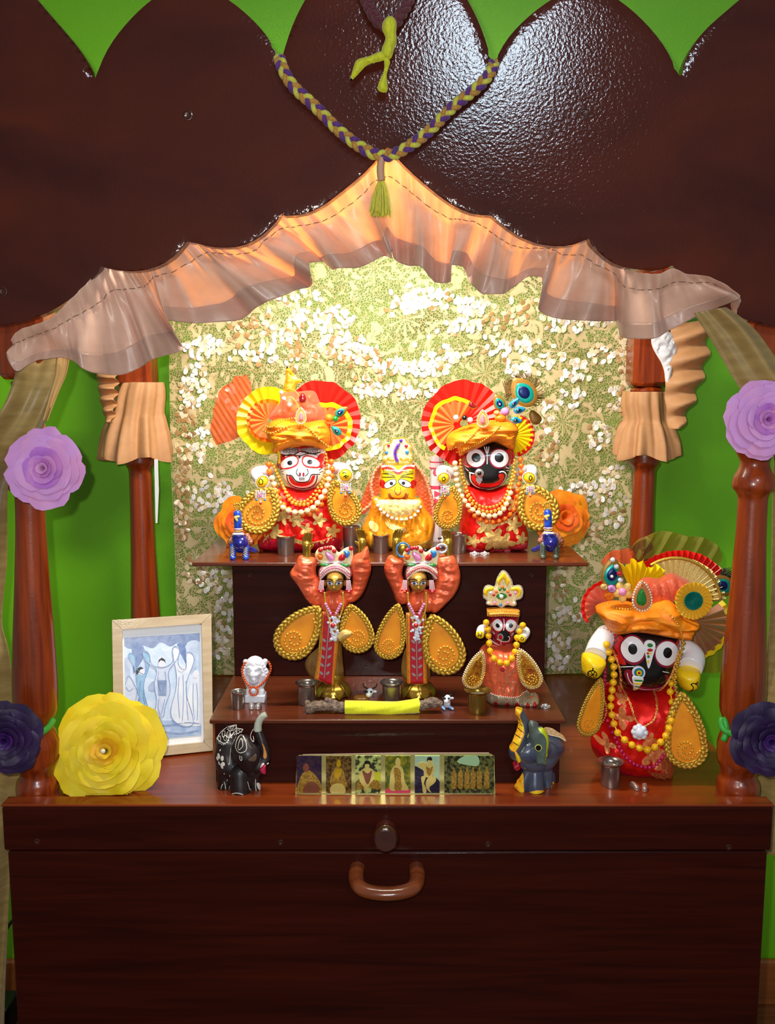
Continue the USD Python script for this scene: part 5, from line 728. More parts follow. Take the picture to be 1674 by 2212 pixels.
# ------------------------------------------------------------------ brass dancing figures on the lower step
brass = M('brass', (206, 168, 66), .28, .8, col2=(170, 130, 44), vs=(60, 60, 60)); brassd = M('brass_face', (196,156,70), .34, .5)
bt = M('bead_turban', (236, 214, 190), .35, .2, col2=(216, 110, 130), vs=(300, 300, 900)); panel_r = M('panel_red', (196, 14, 40), .5, col2=(176, 10, 34), vs=(200, 200, 200)); border_o = M('border_orange', (236, 150, 40), .5, col2=(220, 120, 30), vs=(300, 300, 300))
def dancer(label, dx, flaps, sleeveL, sleeveR, hands, panel, tail, facex):
    T = Thing('dancing_figure', label, 'figurine', tuple(on(570+(facex+2)/3.72, 1508, ZP))); D = float(on(715, 1508, ZP)[1])-.002; q_ = lambda *p: SP(*[(x+dx, y) for x, y in p])
    c = on(*P1(facex-10 if dx == 0 else facex+2, 1420), ZP); s = mpp(1500, D); R = 34*s
    bs_ = part(T, 'lotus_base', lathe([(0, 0), (R*.9, 0), (R*.95, .003), (R*.72, .012), (R*.62, .022), (R*.70, .028), (R*.66, .034), (R*.45, .038), (0, .039)], (c[0], c[1], ZP), 32), brass, smooth=True)
    for k in range(9):
        a = k*2*pi/9+.2; pt = [(R*.55*math.cos(a)+0, R*.55*math.sin(a), .020), (R*1.0*math.cos(a), R*1.0*math.sin(a), .012), (R*1.12*math.cos(a), R*1.12*math.sin(a), .001)]; P = smooth_path(pt, 10)+A([c[0], c[1], ZP]); w = np.interp(np.linspace(0, 1, 10), [0, .5, .85, 1], [.2, .36, .28, .02])*R; t_ = A([-math.sin(a), math.cos(a), 0]); V = np.stack([P+t_*w[:, None]*k2 for k2 in np.linspace(-1, 1, 5)], 1); part(bs_, 'lotus_petal', sheet(V, .0014), brass, smooth=True)
    sk = lathe([(0, 0), (R*.66, 0), (R*.60, .02), (R*.42, .09), (R*.40, .11), (R*.48, .125), (R*.3, .14), (0, .142)], (c[0], c[1], ZP+.03), 24); part(T, 'skirt', (vf(sk)[0]*1+A([0, .004, 0]), vf(sk)[1]), M('skirt_gold', (170, 130, 60), .45, .3, col2=(120, 80, 40), vs=(60, 60, 20)), smooth=True)
    tl_ = part(T, 'side_drape', puff(SP(*tail), D+.006, .008, .006, 4), M('skirt_gold', (170, 130, 60), .45, .3), smooth=True)
    pn = puff(Polygon(z(panel)).buffer(-1.5).buffer(1.5), D-.020, .004, .004, 3.4, reach=7); pp = part(T, 'front_panel', pn, border_o); P_ = A(z(panel)); ctr = P_.mean(0)
    inner = Polygon([(ctr[0]+(x-ctr[0])*.64+(ctr[0]-837)*0, y+(ctr[1]-y)*.02) for x, y in P_]); part(pp, 'red_strip', drape(inner.buffer(0), D-.020, pn, .0008, 3), panel_r)
    top, bot = P_[:2].mean(0), P_[len(P_)//2:len(P_)//2+2].mean(0)
    vine = [top+(bot-top)*t for t in np.linspace(.12, .92, 30)]; lv = [LineString(vine).buffer(.9)]
    for t in np.linspace(.42, .88, 5):
        m_ = top+(bot-top)*t; lv += [ell(m_[0]-7, m_[1]-4, 5.2, 2.6, .7), ell(m_[0]+7, m_[1]-4, 5.2, 2.6, -.7)]
    part(pp, 'silver_vine', drape(unary_union(lv), D-.020, pn, .0014, 1.6), silver)
    for fx in (1, -1):
        e = even(P_[[0, len(P_)-1] if fx > 0 else [1, 2]], 3); part(pp, 'gold_edge', tube([tuple(pl(x, y, D-.0235)) for x, y in A([P_[0], P_[-1]] if fx > 0 else [P_[1], P_[2]])*.94+ctr*.06], .0016, 6), gold, smooth=True)
    part(T, 'torso', puff(q_((460, 620), (520, 580), (570, 570), (640, 580), (690, 640), (670, 720), (630, 750), (570, 745), (480, 745), (445, 690)), D-.006, .020, .018, 3, .0014, (.05, .015), 5), coral, smooth=True)
    for sl in (sleeveL, sleeveR): part(T, 'sleeve', puff(SP(*sl), D-.008, .015, .013, 3, .0020, (.018, .05), int(abs(sl[0][0])), reach=20), coral, smooth=True)
    for hx, hy, sgn in hands:
        hp0 = pl(*P1(hx, hy), D-.008); bn = [(hp0+A([0, 0, -.012]), .0062, hp0, .0058), (hp0, .0058, hp0+A([0, 0, .008]), .0064)]
        for k in range(4): b0 = hp0+A([(-.0045+.003*k), 0, .010]); bn += [(b0, .0018, b0+A([sgn*.0015+(k-1.5)*.0006, -.001, .009+.0012*(1.5-abs(k-1.5))]), .0016), (b0+A([sgn*.0015+(k-1.5)*.0006, -.001, .009]), .0016, b0+A([sgn*.0035, -.002, .0155+.001*(1.5-abs(k-1.5))]), .0013)]
        bn += [(hp0+A([sgn*.004, -.001, .003]), .002, hp0+A([sgn*.009, -.003, .009]), .0016)]; part(T, 'hand', blob(bn, .0016, 5), brass, smooth=True)
    fx = facex; fc = SP((fx-70, 500), (fx-62, 450), (fx, 420), (fx+62, 450), (fx+70, 500), (fx+58, 555), (fx+20, 585), (fx, 590), (fx-20, 585), (fx-58, 555)); hd = puff(fc, D-.014, .022, .02, 2, p=2.3); nose = tube(on_front(P_n := z([(fx-4, 470), (fx-2, 500), (fx, 525)]), D-.012, hd, -.0008), [.0012, .0018, .0026], 8)
    h = part(T, 'head', cat([hd, nose, ball(on_front([P1(fx-1, 527)], D-.012, hd, 0)[0], .0024, 1), puff(E(fx-78, 520, 12, 26), D-.006, .004, .004, 2), puff(E(fx+78, 520, 12, 26), D-.006, .004, .004, 2)]), brassd, smooth=True)
    for sgn in (-1, 1):
        ex = fx+sgn*36; part(h, 'eye', drape(SP((ex-27, 498), (ex-8, 484), (ex+14, 484), (ex+27, 496), (ex+8, 506), (ex-12, 506)), D-.012, hd, .0006, 1.2), white); part(h, 'iris', drape(E(ex, 495, 11, 11), D-.012, hd, .0010, 1.0), M('iris_blue', (60, 90, 150), .3)); part(h, 'pupil', drape(E(ex, 495, 5, 5), D-.012, hd, .0014, .8), black)
        part(h, 'eyeliner', drape(unary_union([SK(5, (ex-30, 500), (ex-8, 482), (ex+14, 482), (ex+30, 494)), SK(5, (ex-28, 474), (ex, 462), (ex+26, 470))]), D-.012, hd, .0009, 1.0), black)
        part(T, 'ear_tassel', cat([tube([tuple(pl(*P1(fx+sgn*(92+i*9), 495), D-.022)), tuple(pl(*P1(fx+sgn*(94+i*12), 570+18*math.sin(i)), D-.022))], .0009, 6) for i in range(4)]), M('tassel_pink', (244, 200, 210), .4), smooth=True); part(T, 'tassel_tip', balls(A([pl(*P1(fx+sgn*(94+i*12), 576+18*math.sin(i)), D-.022) for i in range(4)]), .0022, 1), gr, smooth=True)
    part(h, 'lips', drape(SP((fx-24, 550), (fx-8, 545), (fx, 549), (fx+8, 545), (fx+24, 549), (fx, 562)), D-.012, hd, .0008, 1.1), M('lips', (170, 80, 50), .4)); part(h, 'forehead_mark', drape(SK(6, (fx-6, 440), (fx-3, 475)), D-.012, hd, .0008, 1.1), pyel)
    tpoly = q_((448, 400), (520, 358), (570, 342), (640, 362), (694, 400), (694, 480), (670, 494), (650, 458), (575, 430), (500, 458), (456, 494)); tbm = puff(tpoly, D-.010, .012, .02, 2.2, reach=9); tb = part(T, 'turban', tbm, bt, smooth=True)
    for k, m in enumerate((pearlm, gr if dx else gc, pearlm, gc)): chain(tb, 'bead_row', m, z([(458+dx, 478-k*24), (505+dx, 430-k*22), (573+dx, 404-k*18), (640+dx, 430-k*22), (688+dx, 476-k*24)]), D-.014, tbm, 1.9)
    pl_ = part(T, 'jewelled_plume', puff(q_((410, 300), (440, 240), (500, 225), (560, 222), (600, 270), (640, 245), (705, 232), (716, 290), (690, 385), (600, 372), (560, 350), (470, 385), (440, 350)), D-.012, .004, .004, 2.4, reach=5), M('crown_cream', (248, 236, 200), .5))
    for pts, m in ((((495, 270), (540, 280), (570, 330), (540, 350), (505, 320)), gc), (((600, 310), (640, 285), (655, 320), (625, 345), (598, 335)), gr), (((640, 260), (680, 262), (688, 300), (660, 320), (648, 290)), gb), (((430, 290), (460, 285), (478, 315), (450, 335)), amber), (((446, 372), (490, 358), (530, 372), (480, 388)), gg), (((606, 372), (650, 358), (690, 376), (650, 392)), gg)): part(pl_, 'gem', puff(q_(*pts), D-.016, .003, .001, 1.5), m)
    for x, y in ((455, 255), (492, 240), (530, 238), (566, 262), (700, 240)): part(pl_, 'red_gem', ball(pl(*P1(x+dx, y), D-.016), .0036, 1), gr, smooth=True)
    part(pl_, 'crystal_band', balls(A([pl(*P1(560+dx+10*i, 352+4*math.sin(i)), D-.016) for i in range(-6, 8)]), .0016, 1), gw, smooth=True)
    nk = part(T, 'silver_necklace', balls(A([pl(*P1(x, y), D-.030) for x, y in even(smooth_path([(fx-84, 600), (fx-70, 720), (fx-40, 830), (fx-14, 900)], 40), 13)]+[pl(*P1(x, y), D-.030) for x, y in even(smooth_path([(fx+62, 600), (fx+60, 720), (fx+20, 830), (fx-14, 900)], 40), 13)]), .0019, 1), goldb, smooth=True); r5 = np.random.default_rng(int(fx))
    part(nk, 'crystal_cluster', balls(A([pl(*P1(fx-14+r5.normal(0, 30)*(1-.6*i/46), 790+i*4.2), D-.032+.002*r5.random()) for i in range(46)]), r5.uniform(.0015, .003, 46), 1), gw, smooth=True); part(nk, 'red_gem', ball(pl(*P1(fx-18, 860), D-.036), .0036, 1), gr, smooth=True); part(nk, 'coloured_crystal', balls(A([pl(*P1(fx-14+sg*(60-i*9), 690+i*18), D-.033) for sg in (-1, 1) for i in range(5)]), .0024, 1), gc, smooth=True)
    for f in flaps: flap(T, P1(*f[0]), P1(*f[1]), f[2], D-.030, f[3], f[4], spiral=f[5])
    return T
z = zoom(570, 1120, 3.72); ZS_[0] = 3.72
TD = dancer('brass dancing figure in coral silk with a pale shell charm at its waist', 0, [((452, 700), (245, 968), 45, 1.0, .1, 1), ((690, 680), (752, 945), 36, 1.05, -.1, -1)], ((292, 296), (350, 300), (418, 322), (420, 440), (462, 510), (480, 590), (500, 640), (440, 705), (380, 690), (290, 570), (240, 500), (208, 450), (250, 370)), ((828, 222), (850, 320), (862, 400), (840, 490), (790, 610), (720, 672), (640, 660), (626, 600), (690, 560), (712, 490), (705, 320), (770, 262)), ((345, 262, 1), (790, 235, -1)), ((466, 745), (602, 745), (600, 1000), (562, 1345), (404, 1290), (440, 1080)), ((330, 1170), (420, 1050), (520, 1000), (620, 1150), (640, 1230), (600, 1285), (400, 1290)), 572)
part(TD, 'shell_charm', puff(SP((600, 930), (640, 892), (690, 900), (712, 915), (690, 950), (650, 968), (610, 990), (590, 965)), float(TD.loc[1])-.042, .006, .003, 2), brocade)
TD2 = dancer('brass dancing figure in coral silk with a jewelled ring on one raised hand', 698, [((1082, 672), (1005, 1010), 32, 1.05, .1, 1), ((1342, 762), (1452, 1085), 46, 1.0, -.1, -1)], ((1008, 296), (1060, 300), (1115, 322), (1112, 450), (1160, 540), (1180, 620), (1150, 680), (1080, 680), (1040, 600), (990, 490), (966, 400), (980, 340)), ((1392, 300), (1450, 286), (1510, 290), (1552, 350), (1580, 470), (1540, 600), (1440, 710), (1362, 760), (1310, 690), (1330, 600), (1380, 490), (1386, 400)), ((1066, 235, 1), (1480, 240, -1)), ((1140, 755), (1302, 755), (1306, 1000), (1312, 1330), (1150, 1330), (1142, 1000)), ((1110, 1150), (1180, 1000), (1300, 1000), (1330, 1180), (1330, 1290), (1130, 1290)), 1240)
rr = even(A(E(1118, 252, 52, 56).exterior.coords), 3.4); q = pl(rr[:, 0], rr[:, 1], float(TD2.loc[1])-.018); part(TD2, 'jewelled_ring', balls(q, .0015, 1), gb, smooth=True); part(TD2, 'ring_disc', puff(E(1118, 252, 46, 50), float(TD2.loc[1])-.014, .003, .002, 2.4), brass); part(TD2, 'bangle', balls(pl(*A(even(A(E(1430, 240, 40, 34).exterior.coords), 4)).T, float(TD2.loc[1])-.018), .0018, 1), gw, smooth=True)
# ------------------------------------------------------------------ cups
steel = M('steel', (176, 168, 160), .26, .9, col2=(150, 140, 132), vs=(60, 60, 20)); brass_c = M('cup_brass', (176, 146, 70), .3, .85, col2=(150, 120, 52), vs=(60, 60, 30)); water = M('water', (120, 116, 100), .04, coat=1, spec=1)
def cup(label, px, py, z0, rim, base, h, mat=None, lip=.0, group=None):
    c = on(px, py, z0); s = mpp(py, c[1]); R, B, Hh = rim*s, base*s, h*s; T = Thing('metal_cup', label, 'cup', tuple(c), group=group); th = .0009
    body = [(0, 0), (B*.96, 0), (B, .001), (B+(R-lip*s-B)*.25, Hh*.25), (R-lip*s-(R-B)*.15, Hh*.82), (R-lip*s, Hh*.9)]+([(R*.97, Hh*.965)] if lip else [])+[(R, Hh*.985), (R, Hh), (R-th, Hh), (R-lip*s*.8-.0018, Hh*.93), (R-lip*s-.0022-(R-B)*.15, Hh*.78), (B-th, .003), (0, .003)]
    part(T, 'body', lathe(body, c, 40), mat or steel, smooth=50); part(T, 'water', lathe([(0, Hh*.80), (R-lip*s-.003-(R-B)*.1, Hh*.80)], c, 32), water, 'water filling the cup'); return T
cup('small steel cup on the upper shelf in front of the white-faced figure', 618, 1198, ZS, 22, 17.5, 42, lip=2)
cup('small steel cup on the upper shelf in front of the yellow-faced figure', 823, 1194, ZS, 20, 16, 40, lip=2)
cup('small steel cup on the upper shelf by the black-faced figure and two studs', 990, 1194, ZS, 21, 16.5, 43, lip=2)
cup('steel cup with wide rim on the lower step behind the left end of the stick', 664, 1519, ZP, 25.5, 20, 47, lip=5)
cup('steel cup with wide rim on the lower step between the brass figures', 846, 1517, ZP, 26, 20, 46, lip=5)
cup('smallest steel cup, beside the white lion at the left end of the step', 515, 1529, ZP, 17.5, 14, 38, lip=2)
cup('brass cup with a flared rim on the lower step, before the small crowned figure', 1031, 1538, ZP, 29, 19, 50, brass_c, lip=7)
cup('steel cup on the altar table in front of the largest figure', 1318, 1696, ZT, 28.5, 20.5, 55, lip=7)
c = on(758, 1184, ZS); s = mpp(1184, c[1]); tT = Thing('silver_tumbler', 'tall silver tumbler behind the cups, left of the yellow-faced figure', 'tumbler', tuple(c))
part(tT, 'body', lathe([(0, 0), (16*s, 0), (18*s, 40*s), (19.5*s, 48*s), (18.5*s, 48*s), (15*s, .003), (0, .003)], c, 32), steel, smooth=50)
# ------------------------------------------------------------------ marigolds and peacocks at the ends of the upper shelf
mg = [(4, .03, .22, 0, .30, 1.6), (5, .06, .44, 0, .28, 1.0), (6, .08, .66, -.03, .22, .8), (7, .10, .86, -.05, .10, .66), (7, .12, 1.0, -.06, -.02, .6)]
rose('orange fabric marigold at the left end of the upper shelf, behind the peacock', pl(520, 1128, 1.505), (-.25, -1, .15), .043, petm, 61, mg); rose('orange fabric marigold at the right end of the upper shelf, behind the peacock', pl(1216, 1118, 1.510), (.25, -1, .15), .047, petm, 67, mg)
pblue = M('peacock_blue', (22, 50, 170), .25, coat=.8, col2=(30, 90, 220), vs=(140, 140, 140)); pnavy = M('peacock_navy', (26, 22, 100), .25, coat=.8, col2=(30, 40, 150), vs=(160, 160, 160)); pwing = M('peacock_wing', (196, 140, 110), .4, col2=(130, 60, 50), vs=(420, 420, 420), bump=.8, bs=900, bd=.001, ramp=(.45, .55))
def peacock(label, px, py, legm, stripe, mir):
    c = on(px, py, ZS); D = float(c[1])+.004; s = mpp(1150, D); T = Thing('peacock_figurine', label, 'figurine', tuple(c)); X = lambda x, y, d=0.: pl(px+x, 1206+y+(py-1206), D+d)
    part(T, 'body', blob([(X(-3, -46), 13*s, X(3, -36), 17*s), (X(2, -36), 17*s, X(2, -28, .004), 15*s), (X(0, -56), 8*s, X(0, -48), 11*s)], .002, 6), pnavy, smooth=True)
    part(T, 'neck', blob([(X(-4, -60), 7*s, X(-3, -76), 8.5*s), (X(-3, -76), 8.5*s, X(-4, -98), 8.5*s)], .002, 4), pblue, smooth=True)
    part(T, 'face_patch', blob([(X(-8, -90, -.005), 4*s, X(-5, -84, -.006), 2.5*s), (X(-8, -90, -.005), 4*s, X(-2, -92, -.006), 3*s)], .0015, 3), M('beak_yellow', (226, 200, 110), .4), smooth=True)
    part(T, 'crest', cat([tube([tuple(X(-5+dx*.3, -104)), tuple(X(-5+dx, -120+abs(dx)*.5))], .0009, 6) for dx in (-6, -2, 2, 6)]+[ball(X(-5+dx, -121+abs(dx)*.5), .0017, 1) for dx in (-6, -2, 2, 6)]), goldb, smooth=True)
    for i, m in enumerate((M('collar_pink', (250, 190, 200), .4), M('collar_gold', (236, 180, 60), .4), M('collar_pink', (250, 190, 200), .4))): part(T, 'collar', lathe([(7.6*s, -.0012), (9.6*s+i*.4*s, -.0006), (9.6*s+i*.4*s, .0006), (7.6*s, .0012)], X(-2, -66+i*4.4), 20), m, smooth=True)
    part(T, 'collar_beads', balls(A([X(-2+11*math.cos(a), -54+3*math.sin(a)*0, -.006-11*s*.6*math.sin(a)) for a in np.linspace(.2, pi-.2, 8)]), .0016, 1), pearlm, smooth=True)
    for sg in (-1, 1): part(T, 'wing', blob([(X(sg*14+2, -52, .002), 5*s, X(sg*20+2, -38, .003), 8*s), (X(sg*20+2, -38, .003), 8*s, X(sg*17+2, -28, .004), 5*s)], .002, 4), pwing, smooth=True)
    for sg in (-1, 1):
        lg = blob([(X(sg*14, -30), 7*s, X(sg*14, -4, -.002), 7*s), (X(sg*14, -4, -.002), 7*s, X(sg*14, -3, -.008), 6*s)], .002, 4); lg[0][:, 2] = np.maximum(lg[0][:, 2], ZS+.0002); l_ = part(T, 'leg', lg, legm, smooth=True)
        part(l_, 'painted_stripes', drape(unary_union([stroke([(px+sg*14-4, py-28+4*k), (px+sg*14+4, py-24+4*k)], 1.2, False) for k in range(5)]), D, lg, .0004, 1.2), stripe)
    part(T, 'tail', blob([(X(mir*10, -28, .012), 7*s, X(mir*34, -18, .020), 5*s)], .002, 4), pnavy, smooth=True)
peacock('blue peacock figurine with bright blue legs at the left end of the upper shelf', 517, 1208, pblue, M('stripe_yellow', (230, 200, 80), .4), 1); peacock('blue peacock figurine with grey striped legs at the right end of the upper shelf', 1187, 1206, M('leg_grey', (84, 96, 80), .35, coat=.5), black, -1)
# ------------------------------------------------------------------ printed column, studs, cows
c = on(944, 1180, ZS); c[1] += .055; s = mpp(1060, c[1]); zt2 = float(pl(940, 986, c[1])[2]); hC = zt2-ZS; xC = float(pl(943, 1060, c[1])[0]); colT = Thing('paper_column', 'white paper column with red printed pattern standing behind the black-faced figure', 'decoration', (xC, c[1], ZS))
part(colT, 'shaft', lathe([(0, 0), (13.5*s, 0), (13.5*s, hC*.86), (15.5*s, hC*.87), (15.5*s, hC*.93), (13*s, hC*.94), (13*s, hC), (0, hC)], (xC, c[1], ZS), 10), M('paper_white', (244, 236, 240), .6), smooth=False)
prp = M('print_red', (226, 70, 100), .6)
for f0, f1 in ((.86, .875), (.62, .66), (.93, .945)): part(colT, 'printed_band', lathe([((13.8 if f0 < .8 else 15.8)*s, hC*f0), ((13.8 if f0 < .8 else 15.8)*s, hC*f1)], (xC, c[1], ZS), 10), prp, smooth=False)
for k in range(4): yy = 1060+16*k; part(colT, 'printed_shape', slab(Polygon([(938, yy), (954, yy+7), (938, yy+14)]), c[1]-13.9*s, .0006, 0, 4), prp)
part(colT, 'printed_wheel', slab(E_ := ell(942, 1021, 7, 7).difference(ell(942, 1021, 5, 5)).union(unary_union([LineString([(942-6*math.cos(a), 1021-6*math.sin(a)), (942+6*math.cos(a), 1021+6*math.sin(a))]).buffer(.6) for a in np.arange(4)*pi/4])), c[1]-13.9*s, .0006, 0, 2), prp)
def stud(label, px, py, z0, r):
    c = on(px, py, z0); s = mpp(py, c[1]); R = r*s; T = Thing('silver_stud', label, 'ornament', tuple(c)); part(T, 'base', lathe([(0, 0), (R, 0), (R*1.02, .0008), (R*.7, .0016), (R*.45, .002), (0, .0022)], c, 20), silver, smooth=True)
    part(T, 'petals', cat([ball(c+A([R*.75*math.cos(a), R*.75*math.sin(a), .0022]), A([R*.3, R*.3, .0014]), 1) for a in np.arange(6)*pi/3]), silver, smooth=True); part(T, 'centre', ball(c+A([0, 0, .0035]), R*.3, 1), gw, smooth=True)
stud('small silver flower stud, the left of two on the upper shelf', 1025, 1198, ZS, 11); stud('small silver flower stud, the right of two on the upper shelf', 1047, 1198, ZS, 10.5); stud('flat silver stud at the right front corner of the lower step', 1178, 1528, ZP, 11)
cw = M('glass_white', (232, 240, 250), .12, coat=1); cbk = M('glass_black', (16, 14, 18), .1, coat=1); camb = M('glass_amber', (150, 96, 20), .1, coat=1); cye = M('glass_yellow', (220, 210, 60), .12, coat=1); cbl = M('glass_blue', (150, 190, 240), .12, coat=1); cgr = M('glass_green', (170, 200, 130), .12, coat=1)
def cow(label, px, py, z0, k, lying, bodym, dx=0, headm=None, horns=True):
    c = on(px, py, z0); s = mpp(py, c[1])*k; T = Thing('glass_cow', label, 'figurine', tuple(c)); hm = headm or cw; X = lambda x, y, d=0.: c+A([x*s, d*s, y*s])
    b = blob([(X(-14, 9, 2), 8*s, X(4, 9, 2), 7.5*s), (X(4, 9, 2), 7*s, X(10+dx, 20, 0), 5*s)] if lying else [(X(0, 8, 6), 8*s, X(0, 14, 0), 7*s)], max(.0006, 1.2*s), 4); part(T, 'body', b, bodym, smooth=True)
    h = X(13+dx if lying else 0, 27 if lying else 26, -6); part(T, 'head', blob([(h, 7.5*s, h+A([-3*s, -6*s, -5*s]), 5.5*s)], max(.0006, 1.2*s), 4), hm, smooth=True)
    for sg in (-1, 1):
        e = h+A([sg*4*s-2*s, -7*s, 1.5*s]); part(T, 'eye', ball(e, 2.4*s, 1), cbk, smooth=True); part(T, 'ear', ball(h+A([sg*10*s, 0, 0]), A([4*s, 2*s, 3*s]), 1), cbk if sg < 0 else cw, smooth=True)
        if horns: part(T, 'horn', tube(smooth_path([h+A([sg*4*s, 0, 6*s]), h+A([sg*12*s, 0, 10*s]), h+A([sg*14*s, 0, 17*s])], 10), 1.5*s, 6), cbk, smooth=True)
    for sg in (-1, 1): part(T, 'leg', blob([(X(sg*8-2, 4, -2), 3.6*s, X(sg*8+10 if lying else sg*9+2, 3.2, -10), 3*s)], max(.0006, 1.2*s), 3), cbl, smooth=True)
    part(T, 'collar', ball(h+A([-1*s, 1*s, -9*s]), A([6*s, 5*s, 2*s]), 1), cye, smooth=True); return T
cow('tiny black-horned glass cow lying on the step behind the yellow cloth on the stick', 786, 1519, ZP, 1.05, True, camb); cow('tiny blue and white glass cow sitting at the right end of the stick', 966, 1531, ZP, 1.0, False, cw)
cow('tiny white glass cow on the upper shelf behind the left jewelled plume', 726, 1186, ZS, .85, False, cw, horns=False); cow('tiny pale green glass cow on the upper shelf above the right jewelled plume', 909, 1188, ZS, .85, False, cgr, horns=False); cow('tiny white and black glass cow on the upper shelf beside the right steel cup', 957, 1184, ZS, .85, False, cw, horns=False)
# ------------------------------------------------------------------ stick wrapped in yellow cloth
bark = M('bark', (150, 128, 110), .8, col2=(92, 74, 62), vs=(180, 60, 180), bump=1, bs=300, bd=.003, det=5); c = on(805, 1542, ZP); Dk = float(c[1])+.006; sT = Thing('wrapped_stick', 'grey bark stick wrapped in bright yellow cloth along the front of the lower step', 'stick', tuple(c))
pp = smooth_path([(661, 1533), (680, 1526), (720, 1526), (760, 1529), (830, 1531), (880, 1528), (915, 1522), (940, 1518), (954, 1522)], 80); rr = np.interp(np.linspace(0, 1, 80), [0, .02, .1, .3, .7, .86, .94, 1], [9, 12.5, 11, 11, 10, 10, 12, 7])*mpp(1530, Dk); v, f = tube(pl(pp[:, 0], pp[:, 1], Dk), rr, 14); nz = meshkit.fbm(v*300, 3, 4)-.5; v = v+np.c_[0*nz, nz*.004, nz*.0055]; part(sT, 'bark', (v, f), bark, smooth=50)
part(sT, 'twig_stub', blob([(pl(725, 1520, Dk), .005, pl(706, 1512, Dk), .004), (pl(668, 1530, Dk), .006, pl(664, 1518, Dk), .004)], .0015, 3), bark, smooth=True)
yc2 = M('cloth_lemon', (236, 240, 10), .7, col2=(222, 226, 6), vs=(300, 300, 300), bump=.5, bs=1200, bd=.0004, sheen=.5); w0, w1 = 745, 906
pq = even([(x, np.interp(x, pp[:, 0], pp[:, 1])) for x in np.linspace(w0, w1, 60)], 2.4); a = np.arange(25)*2*pi/24; V = np.zeros((len(pq), 25, 3)); r0 = 15*mpp(1530, Dk)
for i, (x, y) in enumerate(pq):
    cc = pl(x, y, Dk-.001); e_ = .0012*math.sin(i*2.1)*(1 if i in (0, 1, len(pq)-1, len(pq)-2) else .15); V[i, :, 0] = cc[0]+e_*np.sin(3*a); V[i, :, 1] = cc[1]+(r0+.0006*np.sin(5*a+i*.2))*np.cos(a)*.95; V[i, :, 2] = np.maximum(cc[2]+(r0+.0008*np.sin(4*a+.13*i))*np.sin(a), ZP+.0004)
part(sT, 'cloth_wrap', sheet(V, .001), yc2, smooth=True)
# ------------------------------------------------------------------ white lion and silver shoes
c = on(552, 1514, ZP); s = mpp(1480, c[1]); wl = M('marble_white', (232, 236, 246), .5, trans=.05); X = lambda x, y, d=0.: c+A([x*s, d*s, y*s]); lT = Thing('lion_statue', 'small white stone lion head statue with an orange bead necklace on the lower step', 'statue', tuple(c))
lion = blob([(X(0, 70, 0), 22*s, X(0, 80, 2), 20*s), (X(-14, 62, 2), 16*s, X(-8, 34, 2), 12*s), (X(14, 62, 2), 16*s, X(8, 34, 2), 12*s), (X(0, 70), 20*s, X(0, 20), 13*s), (X(-20, 87, 2), 6*s, X(-16, 80, 2), 8*s), (X(22, 88, 2), 6*s, X(17, 80, 2), 8*s), (X(0, 64, -14), 12*s, X(0, 50, -14), 10*s), (X(0, 60, -20), 7*s, X(0, 54, -22), 6*s), (X(-9, 76, -16), 4*s, X(-4, 73, -18), 3*s), (X(9, 76, -16), 4*s, X(4, 73, -18), 3*s), (X(-14, 24, -4), 7*s, X(-12, 12, -6), 7*s), (X(14, 24, -4), 7*s, X(12, 12, -6), 7*s)], .0016, 3)
nz = meshkit.fbm(lion[0]*180, 3, 3)-.5; lion[0][:, 1] += nz*.004*(lion[0][:, 2] > ZP+.02); part(lT, 'body', lion, wl, smooth=True); part(lT, 'plinth', box(X(0, 8, 2), (44*s, 34*s, 16*s), .001), wl); part(lT, 'mane_curls', balls(A([X(24*math.cos(t), 64+26*math.sin(t), -6) for t in np.linspace(-.5, pi+.5, 17)]), 4.6*s, 1), wl, smooth=True)
for sg in (-1, 1): part(lT, 'brow', tube(smooth_path([X(sg*4, 74, -21), X(sg*10, 80, -18), X(sg*16, 76, -15)], 10), 1.8*s, 6), wl, smooth=True)
part(lT, 'mouth_line', tube(smooth_path([X(-8, 52, -25), X(0, 49, -27.5), X(8, 52, -25)], 10), 1.0*s, 6), M('marble_grey', (170, 178, 196), .5), smooth=True)
nb_ = M('bead_coral', (226, 90, 36), .25, coat=.6); Pn = smooth_path([(530, 1432), (523, 1445), (526, 1462), (534, 1478), (546, 1486), (556, 1484), (572, 1470), (583, 1452), (585, 1440), (580, 1430)], 60); Pn = even(Pn, 5.2); nk = part(lT, 'bead_necklace', balls(pl(Pn[:, 0], Pn[:, 1], c[1]-24*s), 2.9*s, 1), nb_, smooth=True)
part(nk, 'pendant_beads', balls(A([pl(548+9*math.cos(t), 1493+9*math.sin(t), c[1]-26*s) for t in np.arange(12)*pi/6]), 2.6*s, 1), nb_, smooth=True); part(nk, 'pendant_stone', ball(pl(547, 1492, c[1]-26*s), A([6*s, 3*s, 6*s]), 2), gw, smooth=True)
